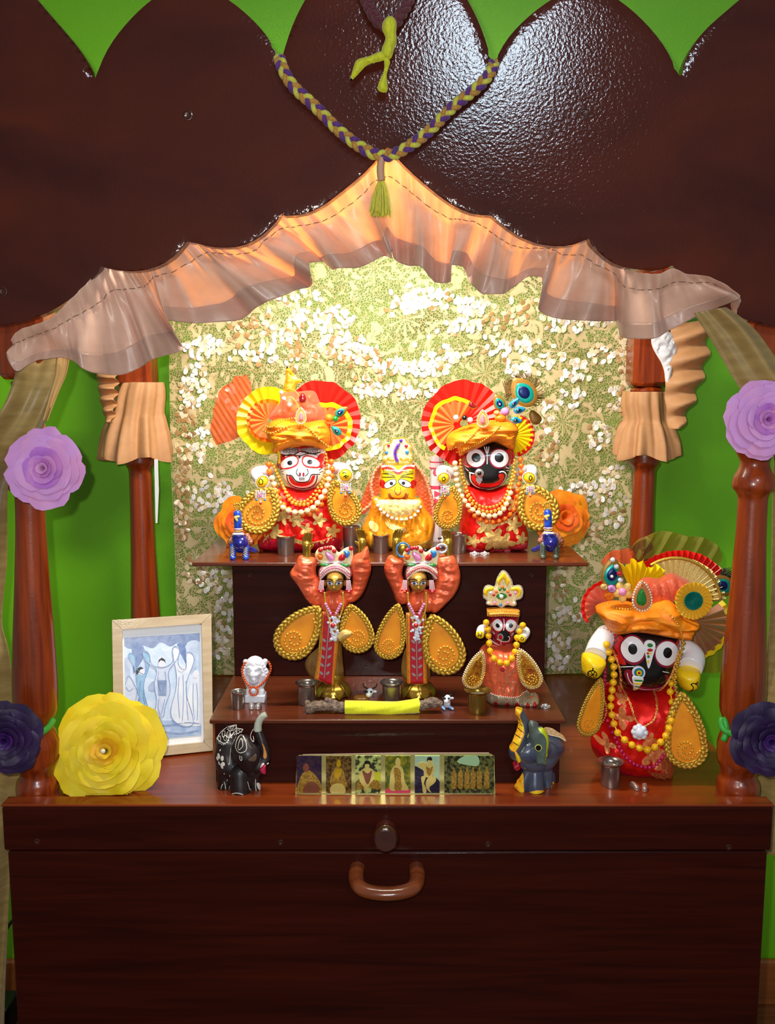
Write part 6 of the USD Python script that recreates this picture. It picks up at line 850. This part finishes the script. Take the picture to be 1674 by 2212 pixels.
def shoe(label, px, py, z0, k, ang, mat):
    c = on(px, py, z0); s = mpp(py, c[1])*k; T = Thing('miniature_shoe', label, 'shoe', tuple(c)); r_ = lambda m: ((vf(m)[0]-c) @ rot('z', ang).T+c, vf(m)[1])
    so = blob([(c+A([0, -9*s, 2.5*s]), 5.5*s, c+A([0, 9*s, 2.5*s]), 4.5*s)], 1.2*s, 3); so[0][:, 2] = np.clip(so[0][:, 2], z0+.0002, z0+3*s); part(T, 'sole', r_(so), mat, smooth=True)
    up_ = m3.Manifold.batch_hull([m3.Manifold.sphere(float(q), 24).translate(tuple(map(float, p))) for p, q in ((c+A([0, -7*s, 5*s]), 5.6*s), (c+A([0, 8*s, 5*s]), 5*s), (c+A([0, 6*s, 9*s]), 4.5*s))])-m3.Manifold.sphere(float(4*s), 20).scale((1, 1.5, 1)).translate(tuple(map(float, c+A([0, 7*s, 12*s])))); u = vf(up_); u[0][:, 2] = np.maximum(u[0][:, 2], z0+.0003); part(T, 'upper', r_(u), mat, smooth=50)
    part(T, 'lace', cat([r_(tube([tuple(c+A([-4*s, (-4+i*3)*s, (9.6+i*.7)*s])), tuple(c+A([4*s, (-2.5+i*3)*s, (9.6+i*.7)*s]))], .7*s, 6)) for i in range(3)]), black if mat is silver else mat, smooth=True)
shoe('tiny silver shoe at the foot of the white lion, left of its pair', 543, 1529, ZP, 1.0, .15, silver); shoe('tiny silver shoe at the foot of the white lion, right of its pair', 559, 1529, ZP, 1.0, -.15, silver)
pew = M('pewter_pink', (190, 160, 150), .35, .7); shoe('tiny pewter shoe on the altar table beside the steel cup, left of its pair', 1370, 1703, ZT, 1.1, .35, pew); shoe('tiny pewter shoe on the altar table beside the steel cup, right of its pair', 1392, 1706, ZT, 1.1, -.25, pew)
# ------------------------------------------------------------------ elephants
def elephant(label, z, px, D, mat, bones, flat=None):
    T = Thing('elephant_figurine', label, 'figurine', tuple(pl(px, 1722, D)[:2])+(ZT,)); s = mpp(1640, D)/ZS_[0]; G = lambda q: (pl(*P1(q[0], q[1]), D+q[3]), q[2]*s); bn = []
    for ch in bones: bn += [G(a)+G(b) for a, b in zip(ch[:-1], ch[1:])]
    m = blob(bn, .0028, 6); m[0][:, 2] = np.maximum(m[0][:, 2], ZT+.0003); part(T, 'body', m, mat, smooth=True); return T, m
z = zoom(1080, 1510, 10.056); ZS_[0] = 10.056; D = 1.205
eg = M('elephant_slate', (62, 72, 100), .3, coat=.5, col2=(78, 84, 92), vs=(60, 60, 60)); egl = M('elephant_lime', (176, 190, 40), .35, coat=.3, col2=(120, 136, 84), vs=(90, 90, 90)); pyo = M('elephant_yellow', (250, 216, 30), .35, coat=.3, col2=(248, 150, 20), vs=(70, 70, 90)); ear_g = M('elephant_ear', (100, 116, 112), .35, coat=.3, col2=(84, 100, 90), vs=(80, 80, 80))
T, em = elephant('slate blue painted wooden elephant, trunk raised, with yellow trunk and feet', z, 1160, D, eg, [[(430, 290, 92, -.004), (520, 480, 105, -.004), (500, 700, 120, -.006), (420, 920, 150, -.008), (350, 1120, 165, -.008)], [(350, 1180, 165, -.006), (600, 1150, 270, -.004), (850, 1080, 260, 0)], [(740, 590, 110, 0), (720, 800, 180, 0), (760, 1100, 250, 0)], [(1000, 1080, 300, .012), (1130, 1040, 270, .018), (950, 1320, 270, .010)], [(600, 1330, 230, -.002), (780, 1380, 230, 0)], [(620, 1560, 120, -.002), (520, 1800, 110, -.006), (470, 1950, 130, -.006)], [(760, 1600, 190, .0), (760, 1900, 190, -.006), (780, 2060, 200, -.008)], [(1000, 1550, 150, .008), (1040, 1850, 100, .004), (1040, 2060, 80, .002)], [(1080, 1650, 120, .02), (1140, 1950, 90, .022), (1160, 2030, 90, .022)]])
part(T, 'ear', puff(SP((640, 490), (690, 462), (745, 485), (830, 620), (900, 608), (990, 680), (1060, 850), (1045, 1100), (1005, 1300), (960, 1450), (880, 1420), (830, 1450), (770, 1250), (700, 1000), (650, 800), (625, 640)), D-.016, .007, .012, 4, reach=10), ear_g, smooth=True)
earm = puff(SP((640, 490), (690, 462), (745, 485), (830, 620), (900, 608), (990, 680), (1060, 850), (1045, 1100), (1005, 1300), (960, 1450), (880, 1420), (830, 1450), (770, 1250), (700, 1000), (650, 800), (625, 640)), D-.016, .007, .012, 4, reach=10)
part(T, 'ear_rim', drape(SP((830, 630), (900, 612), (990, 685), (1056, 850), (1040, 1100), (1000, 1300), (965, 1400), (975, 1200), (990, 1000), (985, 850), (930, 740), (860, 680)), D-.016, earm, .0006, 2), M('lime', (190, 210, 40), .4)); part(T, 'eye_ring', drape(E(815, 1015, 74, 74), D-.016, earm, .0006, 1.6), M('lime_pale', (220, 236, 120), .4)); part(T, 'eye', drape(E(815, 1015, 57, 60), D-.016, earm, .0012, 1.6), black)
ty = part(T, 'trunk_underside', drape(SP((370, 195), (335, 280), (390, 440), (390, 600), (320, 760), (250, 920), (205, 1060), (270, 1095), (340, 1050), (440, 890), (520, 720), (510, 600), (470, 480), (450, 300), (500, 230)), D-.008, em, .0008, 2, .002), pyo); part(ty, 'trunk_stripe', drape(unary_union([SK(12, *q) for q in (((385, 425), (430, 440)), ((395, 515), (480, 555)), ((385, 630), (500, 690)), ((325, 750), (460, 805)), ((270, 900), (380, 945)))]), D-.008, em, .0014, 1.6, .002), black)
part(T, 'tusk', puff(SP((318, 1115), (380, 1180), (445, 1290), (455, 1350), (405, 1390), (365, 1345), (330, 1230)), D-.022, .004, .003, 2), pyo); part(T, 'mouth', drape(SP((285, 1370), (430, 1390), (445, 1480), (420, 1560), (350, 1570), (300, 1480)), D-.008, em, .0006, 2), M('mouth_red', (170, 10, 40), .4))
for q in (((495, 1610), (500, 1800), (480, 1990), (400, 1970), (310, 1905), (380, 1760)), ((585, 2010), (650, 1940), (800, 1900), (950, 1960), (975, 2115), (590, 2115)), ((1130, 2060), (1160, 1910), (1190, 1920), (1228, 2060), (1140, 2110))): part(T, 'painted_foot', drape(SP(*q), D-.006, em, .0006, 2, .002), pyo)
part(T, 'saddle', drape(SP((960, 640), (1100, 632), (1250, 715), (1400, 830), (1432, 910), (1300, 840), (1060, 775), (1000, 700)), D, em, .0008, 2, .002), M('saddle_cream', (240, 210, 170), .5, col2=(226, 170, 90), vs=(260, 260, 260))); part(T, 'saddle_dots', balls(on_front(even(z([(1050, 770), (1180, 800), (1300, 830), (1420, 900)]), 2.6), D, em, .0006), .0008, 0), white, smooth=True)
part(T, 'second_eye', drape(SP((600, 735), (615, 730), (622, 780), (590, 840), (575, 830), (596, 790)), D-.008, em, .0006, 1.4), M('lime_pale', (220, 236, 120), .4))
z = zoom(450, 1520, 10.533); ZS_[0] = 10.533; D = 1.205; ebk = M('elephant_black', (22, 15, 17), .45, coat=.12, col2=(44, 32, 34), vs=(40, 40, 40))
T, em = elephant('black painted wooden elephant, trunk raised, with white line patterns', z, 515, D, ebk, [[(470, 900, 300, .014), (440, 1150, 300, .012), (500, 1400, 330, .010)], [(800, 980, 280, 0), (900, 1150, 320, -.004), (950, 1330, 270, -.004)], [(1130, 1430, 180, -.006), (1290, 1280, 120, -.006), (1290, 1080, 110, -.004), (1220, 850, 110, -.003), (1150, 640, 100, 0)], [(1150, 1450, 150, -.004), (1000, 1500, 220, -.002)], [(420, 1600, 230, .008), (380, 1900, 150, .004), (370, 2080, 150, .002)], [(480, 1480, 250, .008), (760, 1640, 230, .002), (980, 1600, 210, 0)], [(430, 1700, 200, .012), (560, 1950, 190, .010), (560, 2080, 180, .010)], [(720, 1600, 260, -.002), (730, 1900, 230, -.008), (740, 2080, 230, -.010)], [(1000, 1600, 170, 0), (1080, 1850, 120, -.002), (1080, 1980, 120, -.002)]])
part(T, 'trunk_tip', tube(smooth_path([pl(*P1(x, y), D-.003) for x, y in ((1125, 620), (1130, 500), (1170, 380), (1250, 280), (1315, 245))], 24), np.linspace(.0056, .0042, 24), 14), M('paint_sage', (198, 204, 186), .45, col2=(180, 184, 168), vs=(200, 200, 200)), 'pale grey green painted trunk tip', smooth=True)
lines = [SK(15, (650, 900), (680, 760), (740, 705), (820, 730), (900, 840), (910, 930), (830, 980), (740, 990), (670, 940), (650, 880)), SK(13, (720, 920), (730, 800), (765, 745), (810, 800), (820, 870), (780, 915), (740, 940), (715, 900)), SK(15, (765, 1050), (775, 1110), (800, 1150), (822, 1130), (818, 1095)), SK(12, (800, 1060), (822, 1080)), SK(13, (1040, 540), (985, 650), (1000, 740), (1060, 780), (1050, 700), (1040, 680)),
  SK(10, (640, 740), (540, 930), (510, 1150), (505, 1300)), SK(16, (345, 1790), (305, 1880), (345, 2035)), SK(14, (375, 1740), (405, 1850), (400, 2040)), SK(9, (490, 1850), (480, 1950), (500, 2060)), SK(9, (930, 1680), (970, 1850), (1010, 2020)), SK(14, (1100, 1650), (1095, 1780), (1125, 1990)), SK(14, (510, 2060), (580, 1930), (680, 1880), (800, 1890), (900, 1970), (975, 2060)), SK(12, (580, 2090), (650, 1970), (730, 1940), (800, 1990), (850, 2090)), SK(12, (690, 1990), (730, 2030), (790, 1990)), SK(12, (640, 2040), (710, 2060), (740, 2100))]
lines += [SK(14, (160, 860), (240, 730), (380, 620), (560, 560), (790, 575)), SK(14, (160, 860), (250, 865), (400, 880), (480, 780), (620, 700), (790, 590)), SK(11, (390, 670), (450, 610), (560, 580), (620, 600), (560, 650), (450, 680), (390, 670)), SK(10, (450, 640), (500, 600), (550, 600), (520, 635), (460, 645))]+[SK(9, (x, y), (x+30, y-50), (x+70, y-20), (x+50, y+40), (x, y)) for x, y in ((200, 840), (280, 740), (340, 800), (400, 740), (470, 720), (560, 680), (640, 640), (700, 610))]
lines += [ell(*P1(x, y), r/10.5, r/10.5, 0, 10) for x, y, r in [(270, 905, 12), (310, 912, 12), (350, 915, 12), (390, 905, 12), (440, 870, 13), (465, 835, 13), (515, 785, 13), (570, 755, 12), (620, 730, 12), (495, 1318, 16), (385, 1540, 14), (515, 1570, 14), (445, 1705, 12), (225, 905, 10)]]
lines += [E(242, 1175, 34, 60, -.2), E(330, 1210, 38, 55, .05), E(358, 1325, 46, 38, .7), E(326, 1375, 28, 60, -.5), E(256, 1325, 16, 40, -.4), E(210, 1240, 28, 42, -.5), E(276, 1045, 15, 28, .6), SP((1135, 1740), (1165, 1760), (1200, 1880), (1190, 1925), (1160, 1890))]
part(T, 'painted_lines', drape(unary_union(lines), D, em, .0005, 1.3, .0009), M('paint_cream', (226, 220, 210), .5)); part(T, 'mouth', puff(SP((1165, 1490), (1230, 1420), (1308, 1390), (1310, 1480), (1290, 1610), (1250, 1600)), D-.018, .004, .004, 2), M('mouth_pink', (200, 40, 80), .4)); part(T, 'tusk', puff(SP((1165, 1480), (1200, 1390), (1250, 1350), (1275, 1360), (1230, 1430)), D-.022, .004, .003, 2), white); part(T, 'tusk', puff(SP((1305, 1405), (1350, 1345), (1415, 1270), (1395, 1320), (1330, 1400)), D-.018, .002, .002, 2), white)
part(T, 'trunk_patch', drape(SP((1240, 820), (1290, 900), (1340, 1040), (1355, 1110), (1335, 1165), (1305, 1165), (1280, 1000)), D, em, .0005, 2), M('paint_tan', (196, 130, 50), .5)); part(T, 'cheek_patch', drape(SP((960, 1130), (1060, 1060), (1115, 1020), (1115, 1165), (1020, 1165)), D, em, .0004, 2), M('bare_wood', (110, 88, 66), .5, col2=(80, 62, 52), vs=(90, 90, 90)))
part(stand, 'eyelet', tube([tuple(pl(486+5.4*math.cos(t), 1571+5.8*math.sin(t), D1+.002)) for t in np.linspace(0, 2*pi, 25)[:-1]], .0009, 6, True), M('eyelet_dark', (60, 44, 40), .35, .6), smooth=True)
# ------------------------------------------------------------------ row of gold photo cards standing behind the lip
Dc = 1.186; cT = Thing('photo_card_row', 'row of six small gold-toned picture cards on a pale gold plate', 'picture cards', tuple(pl(854, 1718, Dc)))
gpl = M('plate_gold', (222, 222, 140), .22, .65, bump=.15, bs=700); zc0 = ZT+.0004
def cslab(poly, D, th, mat, name, par, res=8): return part(par, name, slab(poly, D, th, 0, res), mat, smooth=False)
yb = 1106+F*math.tan(math.atan((ZC-zc0)/Dc)-TH)
cslab(Polygon([(638, yb), (641, 1640), (645, 1632), (1060, 1629), (1068, 1634), (1070, yb)]), Dc, .002, gpl, 'plate', cT); cslab(Polygon([(652, 1640), (654, 1630), (860, 1626.5), (1056, 1626), (1062, 1634)]), Dc+.004, .0015, M('acrylic_edge', (200, 170, 150), .2, coat=1), 'plate', cT)
gfig = [M('print_gold', (206, 170, 70), .32, .4, col2=(150, 110, 40), vs=(400, 400, 400), bump=.6, bs=900, bd=.0006), M('print_skin', (232, 214, 120), .32, .3), M('print_robe_rose', (160, 80, 70), .35, .3, col2=(120, 90, 50), vs=(300, 300, 300)), M('print_hair', (20, 18, 16), .4)]
def bgm(n, a, b, sc=260): return M('card_'+n, a, .25, .2, col2=b, vs=(sc, sc, sc), ramp=(.42, .58), bump=.4, bs=900, bd=.0005)
zz = zoom(630, 1600, 7.278); zz2 = zoom(850, 1600, 7.278)
def card(zf, x0, x1, bg, items):
    P = zf([(x0, 240), (x1, 240), (x1, 855), (x0, 855)]); P[2], P[3] = (P[2][0], min(P[2][1], yb-1)), (P[3][0], min(P[3][1], yb-1)); n = part(cT, 'card', slab(Polygon(P), Dc-.0012, .001, 0, 10), bg, smooth=False); rect = Polygon(P)
    for k, (nm, pts, m) in enumerate(items):
        g = (pts if hasattr(pts, 'geom_type') else spoly(zf(pts), 60)).intersection(rect)
        if not g.is_empty: part(n, nm, slab(g, Dc-.0016-.0003*k, .0004+.0003*k, 0, 5), m, smooth=False)
fig, skin, rose_, hair = gfig
card(zz, 75, 470, bgm('violet', (50, 32, 66), (70, 50, 60)), [('cloak', ((85, 850), (120, 620), (200, 490), (280, 470), (370, 540), (440, 640), (465, 850)), fig), ('lap', ((180, 830), (220, 690), (330, 640), (440, 780), (300, 840)), rose_), ('head', ((180, 400), (215, 360), (262, 380), (270, 450), (240, 490), (195, 480)), rose_)])
card(zz, 540, 940, bgm('brown', (70, 50, 26), (130, 100, 46)), [('robe', ((620, 700), (650, 480), (710, 410), (790, 440), (850, 620), (880, 700), (740, 720)), fig), ('chest', ((670, 520), (700, 450), (770, 450), (760, 560), (700, 600)), M('print_ochre', (216, 176, 30), .3, .4)), ('head', ((705, 350), (740, 300), (772, 340), (765, 400), (735, 425), (708, 400)), M('print_ochre', (216, 176, 30), .3, .4)), ('seat', ((615, 725), (830, 725), (840, 820), (610, 820)), skin)])
card(zz, 1003, 1400, bgm('leaf', (54, 60, 44), (200, 214, 120), 150), [('garden', ((1290, 520), (1396, 500), (1396, 640), (1290, 610)), M('print_lime', (206, 214, 40), .35, .2)), ('legs', ((1010, 700), (1090, 620), (1200, 690), (1320, 620), (1396, 680), (1396, 760), (1200, 740), (1020, 760)), fig), ('body', ((1065, 620), (1090, 470), (1180, 430), (1280, 460), (1300, 600), (1210, 720), (1180, 800), (1140, 740)), skin), ('garland', ((1120, 460), (1150, 620), (1190, 690), (1240, 600), (1255, 460), (1200, 520)), rose_), ('head', ((1150, 400), (1160, 350), (1190, 340), (1222, 370), (1215, 420), (1185, 450)), skin), ('hair', ((1140, 380), (1145, 335), (1190, 318), (1235, 340), (1235, 390), (1200, 360)), hair)])
card(zz2, -130, 265, bgm('garden', (160, 150, 40), (90, 110, 40), 160), [('ground', ((-128, 780), (100, 760), (262, 770), (262, 850), (-128, 850)), M('print_red', (150, 30, 24), .4)), ('body', ((-60, 640), (-40, 480), (10, 400), (110, 400), (160, 500), (180, 650), (240, 770), (100, 780), (-50, 780)), skin), ('robe', ((20, 640), (30, 420), (80, 440), (120, 640), (110, 780), (30, 780)), fig), ('head', ((30, 340), (50, 280), (90, 280), (110, 330), (95, 400), (50, 400)), skin)])
card(zz2, 335, 725, bgm('sky', (176, 214, 180), (190, 220, 176), 60), [('hill', ((338, 400), (420, 440), (560, 520), (722, 640), (722, 852), (338, 852)), M('print_navy', (30, 26, 50), .4, col2=(70, 70, 100), vs=(60, 60, 700), ramp=(.55, .62))), ('body', ((370, 380), (470, 340), (540, 360), (610, 360), (640, 500), (600, 560), (480, 560), (470, 470)), skin), ('leg', ((445, 560), (500, 560), (480, 660), (520, 780), (490, 850), (440, 640)), skin), ('leg', ((590, 560), (665, 580), (640, 670), (560, 760), (600, 820), (550, 790)), skin), ('garland', ((520, 400), (560, 560), (610, 400), (570, 440)), fig), ('head', ((540, 330), (560, 280), (600, 290), (605, 340), (570, 370)), skin), ('hair', ((525, 330), (535, 275), (580, 260), (610, 290), (600, 320), (550, 300)), hair)])
card(zz2, 800, 1580, bgm('grove', (44, 44, 30), (110, 116, 60), 220), [('sky_gap', ((1000, 320), (1060, 270), (1340, 270), (1340, 380), (1200, 390)), M('print_pale_green', (160, 200, 150), .4))]+[('person', unary_union([ell(*zz2([(x, 440)])[0], 2.6, 3.6), spoly(zz2([(x-38, 620), (x-40, 520), (x-10, 470), (x+20, 475), (x+42, 530), (x+38, 640), (x+20, 760), (x-20, 760)]), 30)]), fig) for x in (950, 1055, 1155, 1250, 1350, 1465)])
# ------------------------------------------------------------------ framed print leaning at the left
BL, BR = on(247, 1641, ZT), on(459, 1619, ZT); U = BR-BL; wU = np.linalg.norm(U); U /= wU; TL = pl(242, 1339, BL[1]+.045); Vv = TL-BL; Vv -= U*Vv.dot(U); hV = np.linalg.norm(Vv); Vv /= hV; Nn = np.cross(U, Vv); Nn = Nn if Nn[1] < 0 else -Nn
fT = Thing('framed_print', 'pale wood framed pale blue devotional print standing at the left of the altar', 'picture frame', tuple((BL+BR)/2))
def inlay(poly, off, th, res=10):
    P, t = mesh2d(poly, res); d = ray(P[:, 0], P[:, 1]); O = A([0, 0, ZC]); k = (BL-O).dot(Nn)/(d @ Nn); q = O+d*k[:, None]; n = len(P); e = np.vstack([t[:, [0, 1]], t[:, [1, 2]], t[:, [2, 0]]]); S_ = set(map(tuple, e)); bd = A([(a, b) for a, b in S_ if (b, a) not in S_])
    return np.vstack([q+Nn*off, q+Nn*(off-th)]), np.vstack([t[:, ::-1], t+n, np.stack([bd[:, 0], bd[:, 1], bd[:, 1]+n], 1), np.stack([bd[:, 0], bd[:, 1]+n, bd[:, 0]+n], 1)])
fw = M('frame_ash', (206, 184, 150), .5, col2=(190, 166, 130), vs=(20, 20, 130), bump=.2, bs=600, bd=.0004, coat=.1); oc = [(242, 1339), (455.5, 1325), (459, 1619), (247, 1641)]; ic = [(264.5, 1359.5), (434, 1347), (440, 1601), (269, 1618)]
for k in range(4): j = (k+1) % 4; part(fT, 'frame_rail', inlay(Polygon([oc[k], oc[j], ic[j], ic[k]]).buffer(-.25), .012, .016, 14), fw, smooth=False)
part(fT, 'mount', inlay(Polygon(ic).buffer(1.5), .003, .004, 20), M('paper_mount', (246, 250, 255), .5, coat=.4)); part(fT, 'backing', inlay(Polygon(oc).buffer(-6), -.002, .004, 30), M('backing_board', (120, 90, 60), .8)); part(fT, 'easel_leg', tube([tuple(BL+U*wU*.5+Vv*hV*.75-Nn*.006), tuple((BL+U*wU*.5)*A([1, 1, 0])+A([0, .085, ZT+.003]))], .003, 8), M('backing_board', (120, 90, 60), .8))
zl = zoom(220, 1310, 4.405); pr = Polygon(zl([(215, 296), (930, 252), (945, 1220), (230, 1285)])); pm_ = lambda n, a, b, sc=60: M('print_'+n, a, .3, col2=b, vs=(sc, sc, sc), coat=.5, det=5, dist=1)
pn = part(fT, 'print', inlay(pr, .0036, .0008, 12), pm_('sky_blue', (190, 216, 248), (218, 232, 252))); L1 = lambda *p: spoly(zl(p), 60).intersection(pr)
for i, (nm, g, m) in enumerate([('canopy', L1((215, 300), (925, 250), (930, 330), (780, 370), (720, 345), (660, 380), (560, 340), (490, 395), (395, 370), (300, 400), (220, 380)), pm_('slate', (96, 122, 170), (130, 150, 196), 90)), ('curtain', L1((300, 330), (395, 380), (400, 480), (330, 600), (310, 640), (290, 470)), pm_('deep_blue', (74, 110, 170), (110, 140, 196), 90)), ('curtain', L1((720, 350), (770, 350), (800, 440), (810, 560), (760, 470)), pm_('deep_blue', (74, 110, 170), (110, 140, 196), 90)), ('pillar', L1((215, 480), (280, 480), (275, 600), (300, 840), (330, 1010), (215, 1020)), pm_('stone', (170, 190, 226), (200, 214, 240))), ('pillar', L1((830, 330), (920, 330), (910, 430), (930, 680), (935, 900), (860, 900), (850, 600)), pm_('stone', (170, 190, 226), (200, 214, 240))), ('ground', L1((225, 1060), (400, 1000), (600, 1080), (940, 1060), (945, 1225), (230, 1285)), pm_('ground', (150, 180, 224), (196, 214, 244))), ('tree', L1((440, 790), (470, 720), (505, 700), (525, 740), (520, 800)), pm_('haze', (150, 176, 216), (170, 192, 228))),
  ('figure', L1((520, 600), (420, 520), (400, 410), (440, 430), (470, 540), (540, 575), (610, 570), (680, 500), (680, 380), (715, 370), (715, 500), (640, 600), (650, 800), (600, 960), (575, 1050), (530, 1050), (520, 900), (500, 720)), pm_('pale', (216, 226, 246), (190, 206, 238))), ('sash', Polygon(zl([(528, 700), (618, 700), (612, 850), (536, 850)])).intersection(pr), pm_('sash', (110, 136, 184), (150, 170, 210))), ('figure', L1((330, 680), (300, 560), (265, 440), (290, 440), (330, 580), (400, 640), (420, 560), (400, 420), (425, 430), (440, 600), (400, 800), (420, 1090), (350, 1080), (330, 850)), pm_('aqua', (120, 176, 222), (150, 196, 232))), ('figure', L1((710, 650), (690, 540), (700, 380), (725, 390), (730, 560), (790, 600), (820, 430), (850, 440), (830, 640), (820, 900), (850, 1130), (690, 1090), (700, 800)), pm_('white', (238, 244, 254), (222, 232, 250))), ('figure', L1((860, 640), (900, 600), (935, 700), (940, 1130), (840, 1130), (830, 760)), pm_('white', (238, 244, 254), (222, 232, 250))), ('figure', L1((220, 760), (260, 660), (300, 720), (345, 830), (330, 960), (222, 940)), pm_('pale', (216, 226, 246), (190, 206, 238))),
  ('head', L1((535, 520), (570, 490), (605, 520), (600, 570), (570, 585), (540, 570)), pm_('face', (236, 238, 250), (224, 230, 246))), ('hair', L1((535, 540), (545, 500), (570, 485), (600, 505), (607, 545), (585, 512), (555, 512)), pm_('hair', (90, 104, 140), (80, 96, 130))), ('head', L1((345, 600), (380, 580), (405, 610), (395, 650), (360, 650)), pm_('face', (236, 238, 250), (224, 230, 246))), ('hair', L1((328, 650), (335, 590), (375, 572), (400, 590), (355, 605), (345, 650)), pm_('hair', (90, 104, 140), (80, 96, 130))), ('head', L1((725, 570), (760, 555), (785, 580), (775, 620), (735, 620)), pm_('face', (236, 238, 250), (224, 230, 246))), ('head', L1((865, 640), (890, 605), (915, 640), (900, 680), (875, 680)), pm_('face', (236, 238, 250), (224, 230, 246)))]):
    if not g.is_empty: part(pn, 'print_'+nm, inlay(g, .0038+.00006*i, .0006, 9), m, smooth=False)
fl_ = [((520, 600), (420, 520), (400, 410), (440, 430), (470, 540), (540, 575), (610, 570), (680, 500), (680, 380), (715, 370), (715, 500), (640, 600), (650, 800), (600, 960), (575, 1050), (530, 1050), (520, 900), (500, 720)), ((330, 680), (300, 560), (265, 440), (290, 440), (330, 580), (400, 640), (420, 560), (400, 420), (425, 430), (440, 600), (400, 800), (420, 1090), (350, 1080), (330, 850)), ((710, 650), (690, 540), (700, 380), (725, 390), (730, 560), (790, 600), (820, 430), (850, 440), (830, 640), (820, 900), (850, 1130), (690, 1090), (700, 800)), ((220, 760), (260, 660), (300, 720), (345, 830), (330, 960), (222, 940))]
ln_ = [spoly(zl(q), 60).boundary.buffer(.55) for q in fl_]+[stroke(zl(q), 1.0) for q in (((540, 610), (535, 720), (560, 800)), ((600, 610), (605, 720), (575, 800)), ((545, 870), (535, 950), (555, 1030)), ((600, 870), (580, 960), (560, 1040)), ((370, 700), (360, 860), (390, 1040)), ((350, 760), (345, 900), (365, 1060)), ((400, 800), (405, 900), (440, 960)), ((735, 660), (725, 800), (740, 1060)), ((770, 640), (775, 800), (765, 1090)), ((800, 700), (805, 860), (820, 1080)), ((870, 720), (865, 860), (880, 1080)), ((900, 720), (910, 900), (905, 1080)), ((230, 760), (260, 800), (300, 770)), ((250, 1130), (420, 1100), (600, 1125), (800, 1100), (930, 1110)), ((300, 1200), (500, 1170), (720, 1200), (920, 1170)))]
part(pn, 'print_line', inlay(unary_union(ln_).intersection(pr), .0052, .0004, 4), pm_('line_slate', (112, 134, 182), (128, 150, 196)), smooth=False)
# ------------------------------------------------------------------ things cut by the picture's left edge near the floor
bx = on(-8, 2178, 0.0) if False else pl(-6, 2150, 1.70); bT = Thing('black_box', 'small black box standing on the floor against the wall, cut by the left picture edge', 'box', (float(bx[0]), 1.70, 0)); part(bT, 'case', box((float(bx[0])-.01, 1.71, .03), (.07, .06, .06), .006), M('black_plastic', (16, 22, 18), .4)); part(bT, 'lid', box((float(bx[0])-.01, 1.71, .063), (.072, .062, .008), .003), M('black_plastic2', (34, 44, 36), .35))
cb = smooth_path([pl(-40, 2050, 1.60), pl(0, 2030, 1.60), pl(16, 2004, 1.58), pl(40, 1975, 1.56)], 30); solo('power_cable', tube(cb, .003, 8), M('cable_black', (14, 14, 16), .4), 'black cable running behind the left side of the altar', 'cable')
